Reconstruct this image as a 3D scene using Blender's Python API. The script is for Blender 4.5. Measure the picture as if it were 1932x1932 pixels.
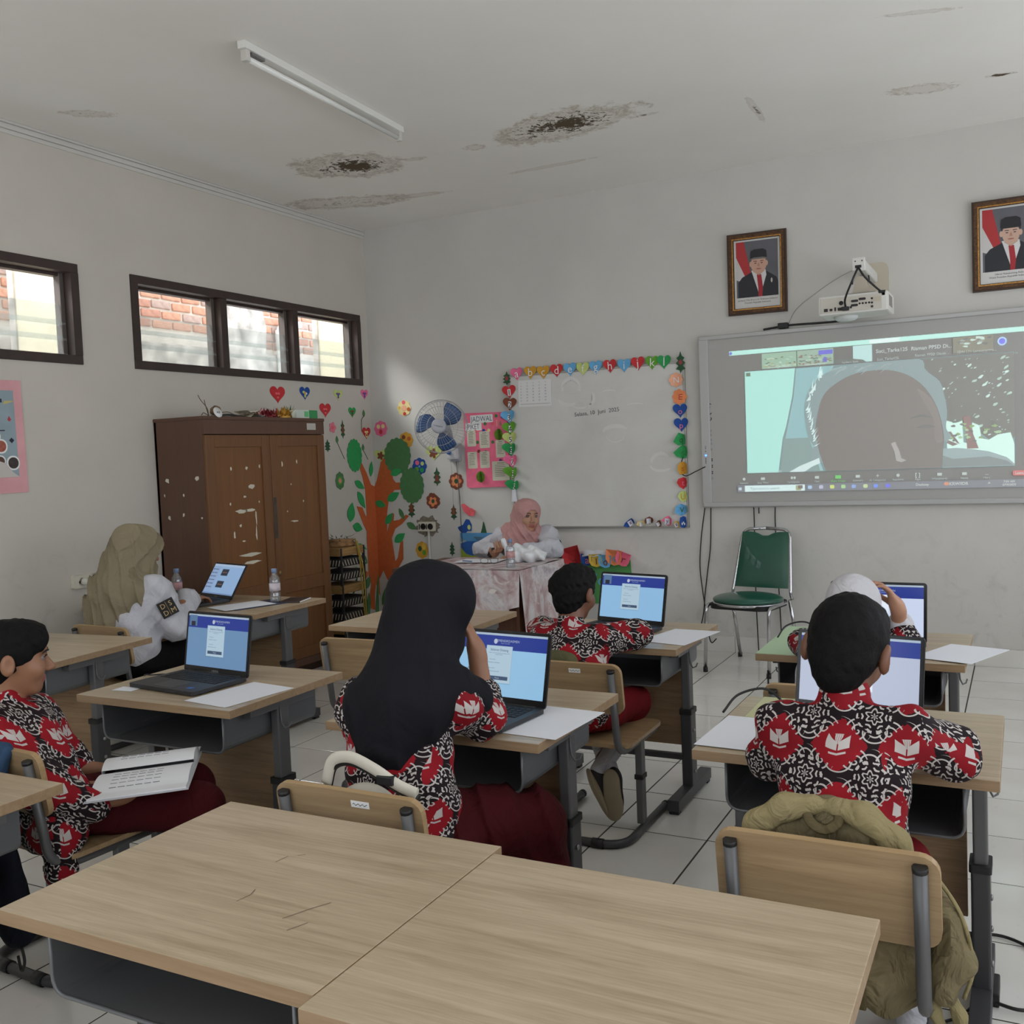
import bpy, bmesh, math, random
import numpy as np
from mathutils import Vector, Matrix, Euler
for o in list(bpy.data.objects): bpy.data.objects.remove(o)
scene = bpy.context.scene
COL = scene.collection
PI = math.pi
random.seed(7)
# ---------------------------------------------------------------- camera, world, lights, exposure
def cam_matrix(loc, yaw, pitch, roll):
    f = Vector((-math.sin(yaw)*math.cos(pitch), math.cos(yaw)*math.cos(pitch), math.sin(pitch)))
    r = Vector((math.cos(yaw), math.sin(yaw), 0)); u = r.cross(f)
    r2 = r*math.cos(roll)+u*math.sin(roll); u2 = u*math.cos(roll)-r*math.sin(roll)
    m = Matrix((r2, u2, -f)).transposed().to_4x4(); m.translation = loc
    return m
cd = bpy.data.cameras.new('camera'); cam = bpy.data.objects.new('camera', cd); COL.objects.link(cam)
cd.sensor_width = 36; cd.lens = 34.638; cd.clip_start = .05
cam.matrix_world = cam_matrix(Vector((4.786, -6.7435, 1.4295)), math.radians(27.4934), math.radians(-3.2575), math.radians(-2.3235))
scene.camera = cam
vs = scene.view_settings
vs.view_transform = 'Standard'; vs.look = 'None'; vs.gamma = 1; vs.use_curve_mapping = False; vs.exposure = -2.33
w = bpy.data.worlds.new('sky'); scene.world = w; w.use_nodes = True
bg = w.node_tree.nodes['Background']; bg.inputs[0].default_value = (.90, .955, 1.03, 1); bg.inputs[1].default_value = 14
def area(name, loc, rot, sx, sy, power, color=(1, 1, 1)):
    l = bpy.data.lights.new(name, 'AREA'); l.shape = 'RECTANGLE'; l.size = sx; l.size_y = sy; l.energy = power; l.color = color
    o = bpy.data.objects.new(name, l); COL.objects.link(o); o.location = loc; o.rotation_euler = rot
    return o
# daylight entering through the openings of the right and rear walls (outside the frame)
area('daylight_side_window', (6.62, -2.2, 1.75), (0, PI/2+1.1, 0), 1.2, 3.2, 22, (.95, .98, 1))
area('daylight_side_window', (6.62, -6.0, 1.75), (0, PI/2+1.1, 0), 1.2, 3.2, 60, (.95, .98, 1))
area('daylight_rear_window', (3.0, -8.62, 1.8), (PI/2+1.05, 0, 0), 4.2, 1.2, 90, (.97, .985, 1))
sun = bpy.data.lights.new('sun', 'SUN'); sun.energy = 28; sun.angle = math.radians(24); sun.color = (1, .99, .97)
so = bpy.data.objects.new('sun', sun); COL.objects.link(so)
so.rotation_euler = Vector((.62, .42, -.66)).to_track_quat('-Z', 'Y').to_euler()
# ---------------------------------------------------------------- materials
MATS = {}
def lin(c):
    return tuple(((v/255)/12.92 if v/255 <= .04045 else ((v/255+.055)/1.055)**2.4) for v in c)
def mat(name, rgb, rough=.6, metal=0, var=0, scale=6, bump=0, bscale=60, emit=0, spec=.5, alpha=None, stretch=None, coat=0):
    """principled material; rgb is sRGB 0-255 albedo; var = noise variation of the colour"""
    if name in MATS: return MATS[name]
    m = bpy.data.materials.new(name); m.use_nodes = True; MATS[name] = m
    nt = m.node_tree; b = nt.nodes['Principled BSDF']
    c = lin(rgb)
    b.inputs['Base Color'].default_value = (*c, 1); b.inputs['Roughness'].default_value = rough
    b.inputs['Metallic'].default_value = metal; b.inputs['Specular IOR Level'].default_value = spec
    b.inputs['Coat Weight'].default_value = coat
    m.diffuse_color = (*c, 1)
    if var or bump:
        tc = nt.nodes.new('ShaderNodeTexCoord'); mp = nt.nodes.new('ShaderNodeMapping')
        nt.links.new(tc.outputs['Object'], mp.inputs[0])
        if stretch: mp.inputs['Scale'].default_value = stretch
    if var:
        n = nt.nodes.new('ShaderNodeTexNoise'); n.inputs['Scale'].default_value = scale; n.inputs['Detail'].default_value = 5
        nt.links.new(mp.outputs[0], n.inputs['Vector'])
        r = nt.nodes.new('ShaderNodeValToRGB'); nt.links.new(n.outputs[0], r.inputs[0])
        r.color_ramp.elements[0].position = .3; r.color_ramp.elements[1].position = .7
        r.color_ramp.elements[0].color = (*[x*(1-var) for x in c], 1); r.color_ramp.elements[1].color = (*[min(1, x*(1+var)) for x in c], 1)
        nt.links.new(r.outputs[0], b.inputs['Base Color'])
    if bump:
        n2 = nt.nodes.new('ShaderNodeTexNoise'); n2.inputs['Scale'].default_value = bscale; n2.inputs['Detail'].default_value = 4
        nt.links.new(mp.outputs[0], n2.inputs['Vector'])
        bn = nt.nodes.new('ShaderNodeBump'); bn.inputs['Strength'].default_value = bump; bn.inputs['Distance'].default_value = .004
        nt.links.new(n2.outputs[0], bn.inputs['Height']); nt.links.new(bn.outputs[0], b.inputs['Normal'])
    if emit:
        b.inputs['Emission Color'].default_value = (*c, 1); b.inputs['Emission Strength'].default_value = emit
    return m
def glow(name, rgb, s=1.0, rough=.35):
    """light-giving screen surface"""
    if name in MATS: return MATS[name]
    m = mat(name, (8, 8, 9), rough); b = m.node_tree.nodes['Principled BSDF']
    b.inputs['Emission Color'].default_value = (*lin(rgb), 1); b.inputs['Emission Strength'].default_value = s*4.9
    return m
class X:
    """tiny expression builder: python arithmetic -> math nodes"""
    nt = None
    def __init__(s, v): s.v = v
    @staticmethod
    def op(o, *a, clamp=False):
        n = X.nt.nodes.new('ShaderNodeMath'); n.operation = o; n.use_clamp = clamp
        for i, q in enumerate(a):
            if isinstance(q, X): X.nt.links.new(q.v, n.inputs[i])
            else: n.inputs[i].default_value = q
        return X(n.outputs[0])
    def __add__(s, o): return X.op('ADD', s, o)
    __radd__ = __add__
    def __sub__(s, o): return X.op('SUBTRACT', s, o)
    def __rsub__(s, o): return X.op('SUBTRACT', o, s)
    def __mul__(s, o): return X.op('MULTIPLY', s, o)
    __rmul__ = __mul__
    def __truediv__(s, o): return X.op('DIVIDE', s, o)
    def __neg__(s): return X.op('MULTIPLY', s, -1.0)
    def __gt__(s, o): return X.op('GREATER_THAN', s, o)
    def __lt__(s, o): return X.op('LESS_THAN', s, o)
    def __and__(s, o): return X.op('MULTIPLY', s, o)
    def __or__(s, o): return X.op('MAXIMUM', s, o)
def xf(o): return lambda *a: X.op(o, *a)
xabs, xsin, xcos, xfrac, xsqrt, xatan2, xmin, xmax, xfloor = map(xf, ('ABSOLUTE', 'SINE', 'COSINE', 'FRACT', 'SQRT', 'ARCTAN2', 'MINIMUM', 'MAXIMUM', 'FLOOR'))
def mixc(fac, a, b):
    n = X.nt.nodes.new('ShaderNodeMix'); n.data_type = 'RGBA'
    X.nt.links.new(fac.v, n.inputs[0])
    for i, q in ((6, a), (7, b)):
        if isinstance(q, tuple): n.inputs[i].default_value = (*q, 1)
        else: X.nt.links.new(q, n.inputs[i])
    return n.outputs[2]
def new_mat(name, rough=.6, spec=.5):
    m = bpy.data.materials.new(name); m.use_nodes = True; MATS[name] = m
    b = m.node_tree.nodes['Principled BSDF']; b.inputs['Roughness'].default_value = rough; b.inputs['Specular IOR Level'].default_value = spec
    X.nt = m.node_tree
    return m, b, m.node_tree
def coords(nt, kind='Object', scale=(1, 1, 1), rot=(0, 0, 0), loc=(0, 0, 0)):
    tc = nt.nodes.new('ShaderNodeTexCoord'); mp = nt.nodes.new('ShaderNodeMapping')
    mp.inputs['Scale'].default_value = scale; mp.inputs['Rotation'].default_value = rot; mp.inputs['Location'].default_value = loc
    nt.links.new(tc.outputs[kind], mp.inputs[0]); return mp.outputs[0]
def noise(nt, vec, scale, detail=4, rough=.55, dist=0):
    n = nt.nodes.new('ShaderNodeTexNoise'); n.inputs['Scale'].default_value = scale; n.inputs['Detail'].default_value = detail
    n.inputs['Roughness'].default_value = rough; n.inputs['Distortion'].default_value = dist
    nt.links.new(vec, n.inputs['Vector']); return X(n.outputs[0])
def ramp(nt, x, *stops):
    r = nt.nodes.new('ShaderNodeValToRGB'); nt.links.new(x.v, r.inputs[0])
    e = r.color_ramp.elements
    while len(e) < len(stops): e.new(.5)
    for k, (p, c) in enumerate(stops): e[k].position = p; e[k].color = (*c, 1)
    return r.outputs[0]
def wood(name, rgb, dark, scale=1.0, rough=.45, axis='x', contrast=1.0, spec=.5):
    if name in MATS: return MATS[name]
    m, b, nt = new_mat(name, rough, spec)
    s = {'x': (1.2, 22, 22), 'y': (22, 1.2, 22), 'z': (22, 22, 1.2)}[axis]
    v = coords(nt, 'Object', tuple(k*scale for k in s))
    n1 = noise(nt, v, 2.2, 6, .6, .6)
    v2 = coords(nt, 'Object', tuple(k*scale*4 for k in s)); n2 = noise(nt, v2, 3, 4, .6)
    f = n1*.72+n2*.28
    c = ramp(nt, f, (.5-.17/contrast, lin(dark)), (.5+.12/contrast, lin(rgb)))
    nt.links.new(c, b.inputs['Base Color'])
    return m
# ---------------------------------------------------------------- mesh helpers
def rot(m, e): return m @ Euler(e).to_matrix().to_4x4()
def link(name, me, parent=None, mw=None):
    o = bpy.data.objects.new(name, me); COL.objects.link(o)
    if parent is not None: o.parent = parent
    if mw is not None: o.matrix_local = mw
    return o
class MB:
    """collects shapes into one bmesh, then links it as one mesh object"""
    def __init__(s): s.v = []; s.f = []; s.mi = []; s.sm = []
    def add(s, vs, fs, mi=0, M=None, smooth=False):
        b = len(s.v)
        s.v += [tuple(M @ Vector(p)) if M is not None else tuple(p) for p in vs]
        s.f += [tuple(i+b for i in f) for f in fs]; s.mi += [mi]*len(fs); s.sm += [smooth]*len(fs)
        return s
    def box(s, a, b, mi=0, bevel=0, M=None, seg=2):
        bm = bmesh.new(); bmesh.ops.create_cube(bm, size=1)
        for v in bm.verts: v.co = Vector([(a[i]+b[i])/2+v.co[i]*(b[i]-a[i]) for i in range(3)])
        if bevel: bmesh.ops.bevel(bm, geom=list(bm.edges), offset=bevel, segments=seg, affect='EDGES', profile=.6)
        bm.verts.index_update(); s.add([v.co.copy() for v in bm.verts], [[v.index for v in f.verts] for f in bm.faces], mi, M); bm.free(); return s
    def rbox(s, a, b, r, axis=2, mi=0, seg=4, M=None, bevel=0):
        """box with the four edges along an axis rounded"""
        i, j = [k for k in range(3) if k != axis]
        hx, hy = (b[i]-a[i])/2, (b[j]-a[j])/2; cx, cy = (a[i]+b[i])/2, (a[j]+b[j])/2
        pts = rrect(hx*2, hy*2, r, seg)
        def P(p, t):
            q = [0, 0, 0]; q[i] = cx+p[0]; q[j] = cy+p[1]; q[axis] = t; return q
        n = len(pts)
        vs = [P(p, a[axis]) for p in pts]+[P(p, b[axis]) for p in pts]
        fs = [tuple(range(n))[::-1], tuple(range(n, 2*n))]+[(k, (k+1) % n, n+(k+1) % n, n+k) for k in range(n)]
        if axis == 1: fs = [f[::-1] for f in fs]
        return s.add(vs, fs, mi, M)
    def prism(s, pts, t0, t1, mi=0, M=None, side=None):
        """2D outline in XY extruded along Z"""
        n = len(pts); vs = [(p[0], p[1], t0) for p in pts]+[(p[0], p[1], t1) for p in pts]
        s.add(vs, [tuple(range(n))[::-1], tuple(range(n, 2*n))], mi, M)
        b = len(s.v)-2*n
        for k in range(n):
            s.f.append((b+k, b+(k+1) % n, b+n+(k+1) % n, b+n+k)); s.mi.append(mi if side is None else side); s.sm.append(False)
        return s
    def tube(s, path, r, seg=10, mi=0, M=None, caps=True, flat=None, closed=False):
        """swept tube; r number or list; flat=(sx, sy) squashes the section"""
        P = [Vector(p) for p in path]; n = len(P); vs = []; fs = []
        up = None
        for k in range(n):
            if closed: t = (P[(k+1) % n]-P[k-1])
            else: t = (P[min(k+1, n-1)]-P[max(k-1, 0)])
            t = t.normalized() if t.length > 1e-9 else Vector((0, 0, 1))
            if up is None:
                up = Vector((0, 0, 1)) if abs(t.z) < .9 else Vector((0, 1, 0))
            x = t.cross(up).normalized() if t.cross(up).length > 1e-6 else t.orthogonal().normalized()
            y = x.cross(t).normalized(); up = y
            rr = r[k] if isinstance(r, (list, tuple)) else r
            fx, fy = flat or (1, 1)
            for a in range(seg):
                th = 2*PI*a/seg; vs.append(P[k]+x*math.cos(th)*rr*fx+y*math.sin(th)*rr*fy)
        m = n if closed else n-1
        for k in range(m):
            for a in range(seg):
                k2 = (k+1) % n
                fs.append((k*seg+a, k*seg+(a+1) % seg, k2*seg+(a+1) % seg, k2*seg+a))
        s.add(vs, fs, mi, M, True)
        if caps and not closed:
            b = len(s.v)-len(vs)
            s.f += [tuple(b+a for a in range(seg))[::-1], tuple(b+(n-1)*seg+a for a in range(seg))]; s.mi += [mi, mi]; s.sm += [False, False]
        return s
    def lathe(s, prof, seg=24, mi=0, M=None, smooth=True):
        """profile (r, z) turned about Z"""
        n = len(prof); vs = [(r*math.cos(2*PI*a/seg), r*math.sin(2*PI*a/seg), z) for r, z in prof for a in range(seg)]
        fs = [(k*seg+a, k*seg+(a+1) % seg, (k+1)*seg+(a+1) % seg, (k+1)*seg+a) for k in range(n-1) for a in range(seg)]
        s.add(vs, fs, mi, M, smooth)
        b = len(s.v)-len(vs)
        s.f += [tuple(b+a for a in range(seg))[::-1], tuple(b+(n-1)*seg+a for a in range(seg))]; s.mi += [mi, mi]; s.sm += [False, False]
        return s
    def grid(s, nx, ny, fn, mi=0, M=None, smooth=True):
        """open sheet fn(u, v) -> point, u and v in 0..1"""
        vs = [fn(i/nx, j/ny) for j in range(ny+1) for i in range(nx+1)]
        fs = [(j*(nx+1)+i, j*(nx+1)+i+1, (j+1)*(nx+1)+i+1, (j+1)*(nx+1)+i) for j in range(ny) for i in range(nx)]
        return s.add(vs, fs, mi, M, smooth)
    def mesh(s, name, mats):
        me = bpy.data.meshes.new(name); me.from_pydata(s.v, [], s.f); me.update()
        for m in (mats if isinstance(mats, (list, tuple)) else [mats]): me.materials.append(m)
        me.polygons.foreach_set('material_index', s.mi); me.polygons.foreach_set('use_smooth', s.sm)
        return me
    def build(s, name, mats, parent=None, M=None):
        return link(name, s.mesh(name, mats), parent, M)
def rrect(w, h, r, seg=4, cx=0, cy=0):
    r = min(r, w/2-1e-5, h/2-1e-5); out = []
    for qx, qy, a0 in ((1, 1, 0), (-1, 1, PI/2), (-1, -1, PI), (1, -1, 3*PI/2)):
        for k in range(seg+1):
            a = a0+PI/2*k/seg; out.append((cx+qx*(w/2-r)+r*math.cos(a), cy+qy*(h/2-r)+r*math.sin(a)))
    return out
def fillet(pts, r, seg=5):
    """polyline with rounded corners"""
    P = [Vector(p) for p in pts]; out = [P[0]]
    for k in range(1, len(P)-1):
        a, b, c = P[k-1], P[k], P[k+1]
        d1 = (a-b); d2 = (c-b); q = min(r, d1.length*.48, d2.length*.48)
        p1 = b+d1.normalized()*q; p2 = b+d2.normalized()*q
        for i in range(seg+1):
            t = i/seg; out.append(p1*(1-t)**2+b*2*t*(1-t)+p2*t*t)
    out.append(P[-1]); return out
def spline(pts, n=8):
    """catmull-rom through points"""
    P = [Vector(p) for p in pts]; P = [P[0]*2-P[1]]+P+[P[-1]*2-P[-2]]; out = []
    for k in range(1, len(P)-2):
        for i in range(n):
            t = i/n; a, b, c, d = P[k-1:k+3]
            out.append(.5*((2*b)+(c-a)*t+(2*a-5*b+4*c-d)*t*t+(3*b-a-3*c+d)*t**3))
    out.append(P[-2]); return out
def tag(o, label, cat, group=None, kind=None):
    if label: o['label'] = label
    if cat: o['category'] = cat
    if group: o['group'] = group
    if kind: o['kind'] = kind
    return o
def thing(name, label, cat, loc=(0, 0, 0), rz=0, group=None):
    o = bpy.data.objects.new(name, None); COL.objects.link(o); o.empty_display_size = .1
    o.location = loc; o.rotation_euler = (0, 0, rz)
    return tag(o, label, cat, group)
def struct(o): o['kind'] = 'structure'; return o
def dup(root, M=None, loc=None, rz=0):
    r = root.copy(); COL.objects.link(r)
    if loc is not None: r.location = loc; r.rotation_euler = (0, 0, rz)
    def rec(a, b):
        for ch in a.children:
            c = ch.copy(); COL.objects.link(c); c.parent = b; rec(ch, c)
    rec(root, r); return r
GLY = {}
def _glyphs():
    """outline of every printable character once, while the scene is still empty"""
    dg = bpy.context.evaluated_depsgraph_get
    cu = bpy.data.curves.new('glyph', 'FONT'); cu.size = 1; cu.resolution_u = 2; o = bpy.data.objects.new('glyph', cu); COL.objects.link(o)
    def width(t): 
        cu.body = t; bpy.context.view_layer.update(); e = o.evaluated_get(dg()); xs = [c[0] for c in e.bound_box]; return max(xs)
    w0 = width('HH')
    for k in range(32, 127):
        ch = chr(k); adv = width('H'+ch+'H')-w0
        cu.body = ch; bpy.context.view_layer.update(); me = bpy.data.meshes.new_from_object(o.evaluated_get(dg()))
        GLY[ch] = ([tuple(v.co) for v in me.vertices], [tuple(p.vertices) for p in me.polygons], adv); bpy.data.meshes.remove(me)
    bpy.data.objects.remove(o); bpy.data.curves.remove(cu)
_glyphs()
def text(name, s, size, m, parent=None, M=None, depth=0.0, sx=1.0):
    """flat lettering centred on the local origin"""
    W = sum(GLY[c][2] for c in s); mb = MB(); x = -W/2
    for c in s:
        v, f, a = GLY[c]; mb.add([((p[0]+x)*size*sx, (p[1]-.33)*size, depth) for p in v], f); x += a
    return mb.build(name, m, parent, M or Matrix())
def T(x, y, z): return Matrix.Translation((x, y, z))
def RZ(a): return Matrix.Rotation(a, 4, 'Z')
def wall_front(x, z, off=.002, tilt=0):
    """frame on the front wall (y = 0): X right, Y up, Z into the room"""
    return Matrix(((1, 0, 0, x), (0, 0, -1, -off), (0, 1, 0, z), (0, 0, 0, 1))) @ RZ(tilt)
def wall_left(y, z, off=.002, tilt=0):
    """frame on the left wall (x = 0): X along +y, Y up, Z into the room"""
    return Matrix(((0, 0, 1, off), (1, 0, 0, y), (0, 1, 0, z), (0, 0, 0, 1))) @ RZ(tilt)
def set_world(o, M): o.matrix_world = M; return o
# ================================================================ the room
H = 3.315; RX = 6.55; BY = -8.55
def wall_mat(name, rgb, dirt=.2, zfade=None):
    m, b, nt = new_mat(name, .85, .25)
    v = coords(nt, 'Object'); n1 = noise(nt, v, 1.1, 6, .6); n2 = noise(nt, v, 7, 6, .65, 1.2)
    sep = nt.nodes.new('ShaderNodeSeparateXYZ'); nt.links.new(v, sep.inputs[0]); z = X(sep.outputs[2])
    c = lin(rgb); d = tuple(k*.90 for k in c)
    base = ramp(nt, n1, (.3, d), (.7, c))
    # grime and scuffs rubbed into the lower wall
    low = X.op('MULTIPLY_ADD', z, -1.0, 1.15, clamp=True)
    sm = X.op('MULTIPLY', X.op('SUBTRACT', n2, .52), 6.0, clamp=True)
    f = sm*low*dirt
    col = mixc(f, base, lin((120, 112, 98)))
    n3 = noise(nt, coords(nt, 'Object', (9, 9, 3)), 2.2, 3, .7); f2 = X.op('MULTIPLY', X.op('SUBTRACT', n3, .74), 9.0, clamp=True)*.55*low
    col = mixc(f2, col, lin((90, 84, 76)))
    nt.links.new(col, b.inputs['Base Color'])
    bn = nt.nodes.new('ShaderNodeBump'); bn.inputs['Strength'].default_value = .12; bn.inputs['Distance'].default_value = .01
    nt.links.new(noise(nt, v, 9, 5).v, bn.inputs['Height']); nt.links.new(bn.outputs[0], b.inputs['Normal'])
    return m
M_wall = wall_mat('painted_wall', (212, 209, 203))
M_wall2 = wall_mat('painted_wall_side', (210, 204, 194), .3)
# ceiling with damp stains
m, b, nt = new_mat('ceiling_paint', .9, .2)
v = coords(nt, 'Object'); sep = nt.nodes.new('ShaderNodeSeparateXYZ'); nt.links.new(v, sep.inputs[0]); px, py = X(sep.outputs[0]), X(sep.outputs[1])
n1 = noise(nt, v, .8, 5); n2 = noise(nt, v, 9, 6, .65, .8); n3 = noise(nt, v, 22, 6, .7, 1.5); n4 = noise(nt, v, 3.2, 4, .6); n5 = noise(nt, v, 34, 4, .6)
col = ramp(nt, n1, (.3, lin((236, 233, 226))), (.7, lin((244, 241, 236))))
for sx, sy, a, rx, ry, core, ringv in ((1.0, -1.5, .5, .32, .24, 1, 1), (2.44, -1.45, -.1, .42, .22, 1.1, 1), (.45, -.80, .35, .42, .15, .5, 1), (.44, -3.03, .7, .13, .05, .5, .5), (1.84, -1.376, .1, .07, .05, .1, .8),
                         (1.41, -1.39, .1, .07, .035, .3, .7), (3.472, -1.05, 1.6, .22, .022, .8, .3), (4.32, -.86, .3, .16, .07, .15, .8), (4.70, -.845, .1, .065, .028, 2.5, .6), (.98, -.66, .2, .22, .05, .2, .6), (2.05, -.75, 0, .3, .03, .2, .3), (2.9, -1.33, 0, .08, .02, .8, .3), (4.4, -1.9, .3, .16, .02, .1, .5)):
    ca, sa = math.cos(a), math.sin(a)
    dx, dy = px-sx, py-sy
    u = (dx*ca+dy*sa)/rx; q = (dy*ca-dx*sa)/ry
    d = xsqrt(u*u+q*q)+(n2-.5)*(1.3 if rx > .2 else .8)+(n4-.5)*(.9 if rx > .2 else .2)+(n5-.5)*(.6 if rx > .2 else 1.6)
    inside = X.op('MULTIPLY', 1.15-d, 7.0, clamp=True)
    ring = X.op('MULTIPLY', X.op('SUBTRACT', .22, xabs(d-.86)), 6.0, clamp=True)*X.op('MULTIPLY', X.op('SUBTRACT', n3, .40), 6.0, clamp=True)*ringv
    col = mixc(inside*.35, col, lin((206, 198, 184)))
    col = mixc(ring*.5, col, lin((150, 134, 108)))
    cm = X.op('MULTIPLY', X.op('SUBTRACT', n3+(.80-d)*.40*core, .63), 14.0, clamp=True) & X.op('MULTIPLY', .85-d, 8.0, clamp=True)
    col = mixc(cm*min(1, core), col, lin((90, 78, 62)))
nt.links.new(col, b.inputs['Base Color']); M_ceil = m
# floor tile: glossy cream-white ceramic
m, b, nt = new_mat('floor_tile_glaze', .11, .6)
v = coords(nt, 'Object', (1, 1, 1)); oi = nt.nodes.new('ShaderNodeObjectInfo')
n1 = noise(nt, v, 3, 5); n2 = noise(nt, coords(nt, 'Generated'), 14, 5)
c = ramp(nt, n1, (.3, lin((214, 211, 203))), (.75, lin((226, 224, 218))))
c = mixc(X.op('MULTIPLY', X.op('SUBTRACT', n2, .66), 5.0, clamp=True)*.3, c, lin((150, 142, 130)))
nt.links.new(c, b.inputs['Base Color']); M_tile = m
M_grout = mat('grout', (62, 58, 54), .9)
M_brown = mat('window_brown_paint', (58, 44, 40), .5, var=.15, scale=12)
# floor: slab and recessed joints, tiles laid on it
fl = struct(MB().box((-.16, BY, -.12), (RX+.15, .15, -.001)).build('floor', M_grout))
TXp, TYp = .378, .4125
tile_me = MB().box((-TXp/2+.0028, -TYp/2+.0028, -.01), (TXp/2-.0028, TYp/2-.0028, 0), bevel=.0012, seg=1).mesh('tile', M_tile)
rest = MB(); far = []
for i in range(-9, 9):
    for j in range(-14, 8):
        cx, cy = 3.37+TXp*(i+.5), -2.90+TYp*(j+.5)
        x0, x1, y0, y1 = cx-TXp/2+.002, cx+TXp/2-.002, cy-TYp/2+.002, cy+TYp/2-.002
        if x1 < .01 or y0 > -.01 or x0 > RX or y1 < BY: continue
        cut = x0 < 0 or y1 > 0 or x1 > RX
        if cx < 5.2 and cy > -6.3:
            if cut: MB().box((max(x0, .001), y0, -.01), (x1, min(y1, -.013), 0)).build('tile', M_tile, fl)
            else: link('tile', tile_me, fl, T(cx, cy, random.uniform(-.0006, .0004)))
        else: rest.box((max(x0, 0), y0, -.01), (min(x1, RX), min(y1, -.013), 0))
o = rest.build('tile_field', M_tile, fl); o['kind'] = 'stuff'
# ceiling
struct(MB().box((-.16, BY, H), (RX+.15, .15, H+.12)).build('ceiling', M_ceil))
# walls
struct(MB().box((-.16, 0, 0), (RX+.15, .15, H)).build('wall_front', M_wall))
WZ0, WZ1 = 2.05, 2.62; WB = (-2.432, -.103); WA = (-5.14, -2.808)
lw = MB().box((-.15, BY, 0), (0, 0, WZ0)).box((-.15, BY, WZ1), (0, 0, H)).box((-.15, BY, WZ0), (0, WA[0], WZ1)).box((-.15, WA[1], WZ0), (0, WB[0], WZ1)).box((-.15, WB[1], WZ0), (0, 0, WZ1))
struct(lw.build('wall_left', M_wall2))
# right wall with two wide window openings and rear wall with one (all behind or beside the camera)
rw = MB().box((RX, BY, 0), (RX+.15, 0, .95)).box((RX, BY, 2.55), (RX+.15, 0, H)).box((RX, BY, .95), (RX+.15, -7.7, 2.55)).box((RX, -4.3, .95), (RX+.15, -3.9, 2.55)).box((RX, -.5, .95), (RX+.15, 0, 2.55))
struct(rw.build('wall_right', M_wall))
bw = MB().box((-.16, BY-.15, 0), (RX+.15, BY, 1.05)).box((-.16, BY-.15, 2.55), (RX+.15, BY, H)).box((-.16, BY-.15, 1.05), (.8, BY, 2.55)).box((5.2, BY-.15, 1.05), (RX+.15, BY, 2.55))
struct(bw.build('wall_back', M_wall))
# cornice moulding along the left wall
tr = MB()
for k, (d, h0, h1) in enumerate(((.026, .0, .014), (.016, .014, .042), (.008, .042, .066))):
    tr.box((0, BY, H-h1), (d, 0, H-h0-.0005), bevel=.004)
struct(tr.build('trim_1', M_wall))
# ledge of thicker plaster along the foot of the left wall
struct(MB().box((0, BY, .0), (.004, -2.35, .69), bevel=.001).build('trim_2', M_wall2))
# skirting tiles on the front wall
bb = struct(MB().box((0, -.008, 0), (RX, 0, .108)).build('baseboard_front', M_grout))
for i in range(-9, 9):
    x0 = 3.37+TXp*i+.0015; x1 = x0+TXp-.003
    if x1 < .02 or x0 > RX-.01: continue
    MB().box((max(x0, .004), -.012, 0), (min(x1, RX), -.002, .11), bevel=.001, seg=1).build('tile', M_tile, bb)
# ---------------------------------------------------------------- high windows of the left wall
mg = bpy.data.materials.new('clear_glass'); mg.use_nodes = True; nt = mg.node_tree
nt.nodes.remove(nt.nodes['Principled BSDF']); tr_ = nt.nodes.new('ShaderNodeBsdfTransparent'); tr_.inputs[0].default_value = (.955, .975, .97, 1)
gl = nt.nodes.new('ShaderNodeBsdfGlossy'); gl.inputs['Roughness'].default_value = .05; mx = nt.nodes.new('ShaderNodeMixShader'); mx.inputs[0].default_value = .07
nt.links.new(tr_.outputs[0], mx.inputs[1]); nt.links.new(gl.outputs[0], mx.inputs[2]); df = nt.nodes.new('ShaderNodeBsdfDiffuse'); df.inputs[0].default_value = (.85, .9, .9, 1); mx2 = nt.nodes.new('ShaderNodeMixShader'); mx2.inputs[0].default_value = .15
nt.links.new(mx.outputs[0], mx2.inputs[1]); nt.links.new(df.outputs[0], mx2.inputs[2]); nt.links.new(mx2.outputs[0], nt.nodes['Material Output'].inputs[0])
def window(n, y0, y1, div):
    r = thing('window_%d' % n, None, None, (0, y0, WZ0)); r['kind'] = 'structure'
    L = y1-y0; Hh = WZ1-WZ0; fw = .052
    f = MB().box((-.13, 0, 0), (.012, L, fw), bevel=.004).box((-.13, 0, Hh-fw), (.012, L, Hh), bevel=.004).box((-.13, 0, fw), (.012, fw, Hh-fw)).box((-.13, L-fw, fw), (.012, L, Hh-fw))
    f.build('frame', M_brown, r)
    ys = [0]+div+[L]
    for d in div: MB().box((-.13, d-.03, fw), (.008, d+.03, Hh-fw), bevel=.003).build('mullion', M_brown, r)
    for k in range(len(ys)-1):
        a = ys[k]+(fw if k == 0 else .03); c = ys[k+1]-(fw if k == len(ys)-2 else .03)
        # fixed louvre blades: lower half, thin glass strips overlapping like shingles
        MB().box((-.112, a, Hh-fw-.018), (-.06, c, Hh-fw), bevel=.002).build('head_bead', M_brown, r)
        MB().box((-.10, c-.028, fw), (-.05, c, Hh-fw), bevel=.002).build('louvre_channel', mat('channel_grey', (92, 84, 80), .5), r)
        for q in range(3):
            zc = fw+.055+q*.088
            MB().box((-.003, a+.004, -.06), (.003, c-.004, .06)).build('pane', mg, r, T(-.06, 0, zc) @ Matrix.Rotation(-.16, 4, 'Y'))
    return r
window(1, WA[0], WA[1], [.74, 1.52])
window(2, WB[0], WB[1], [.78, 1.52])
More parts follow.
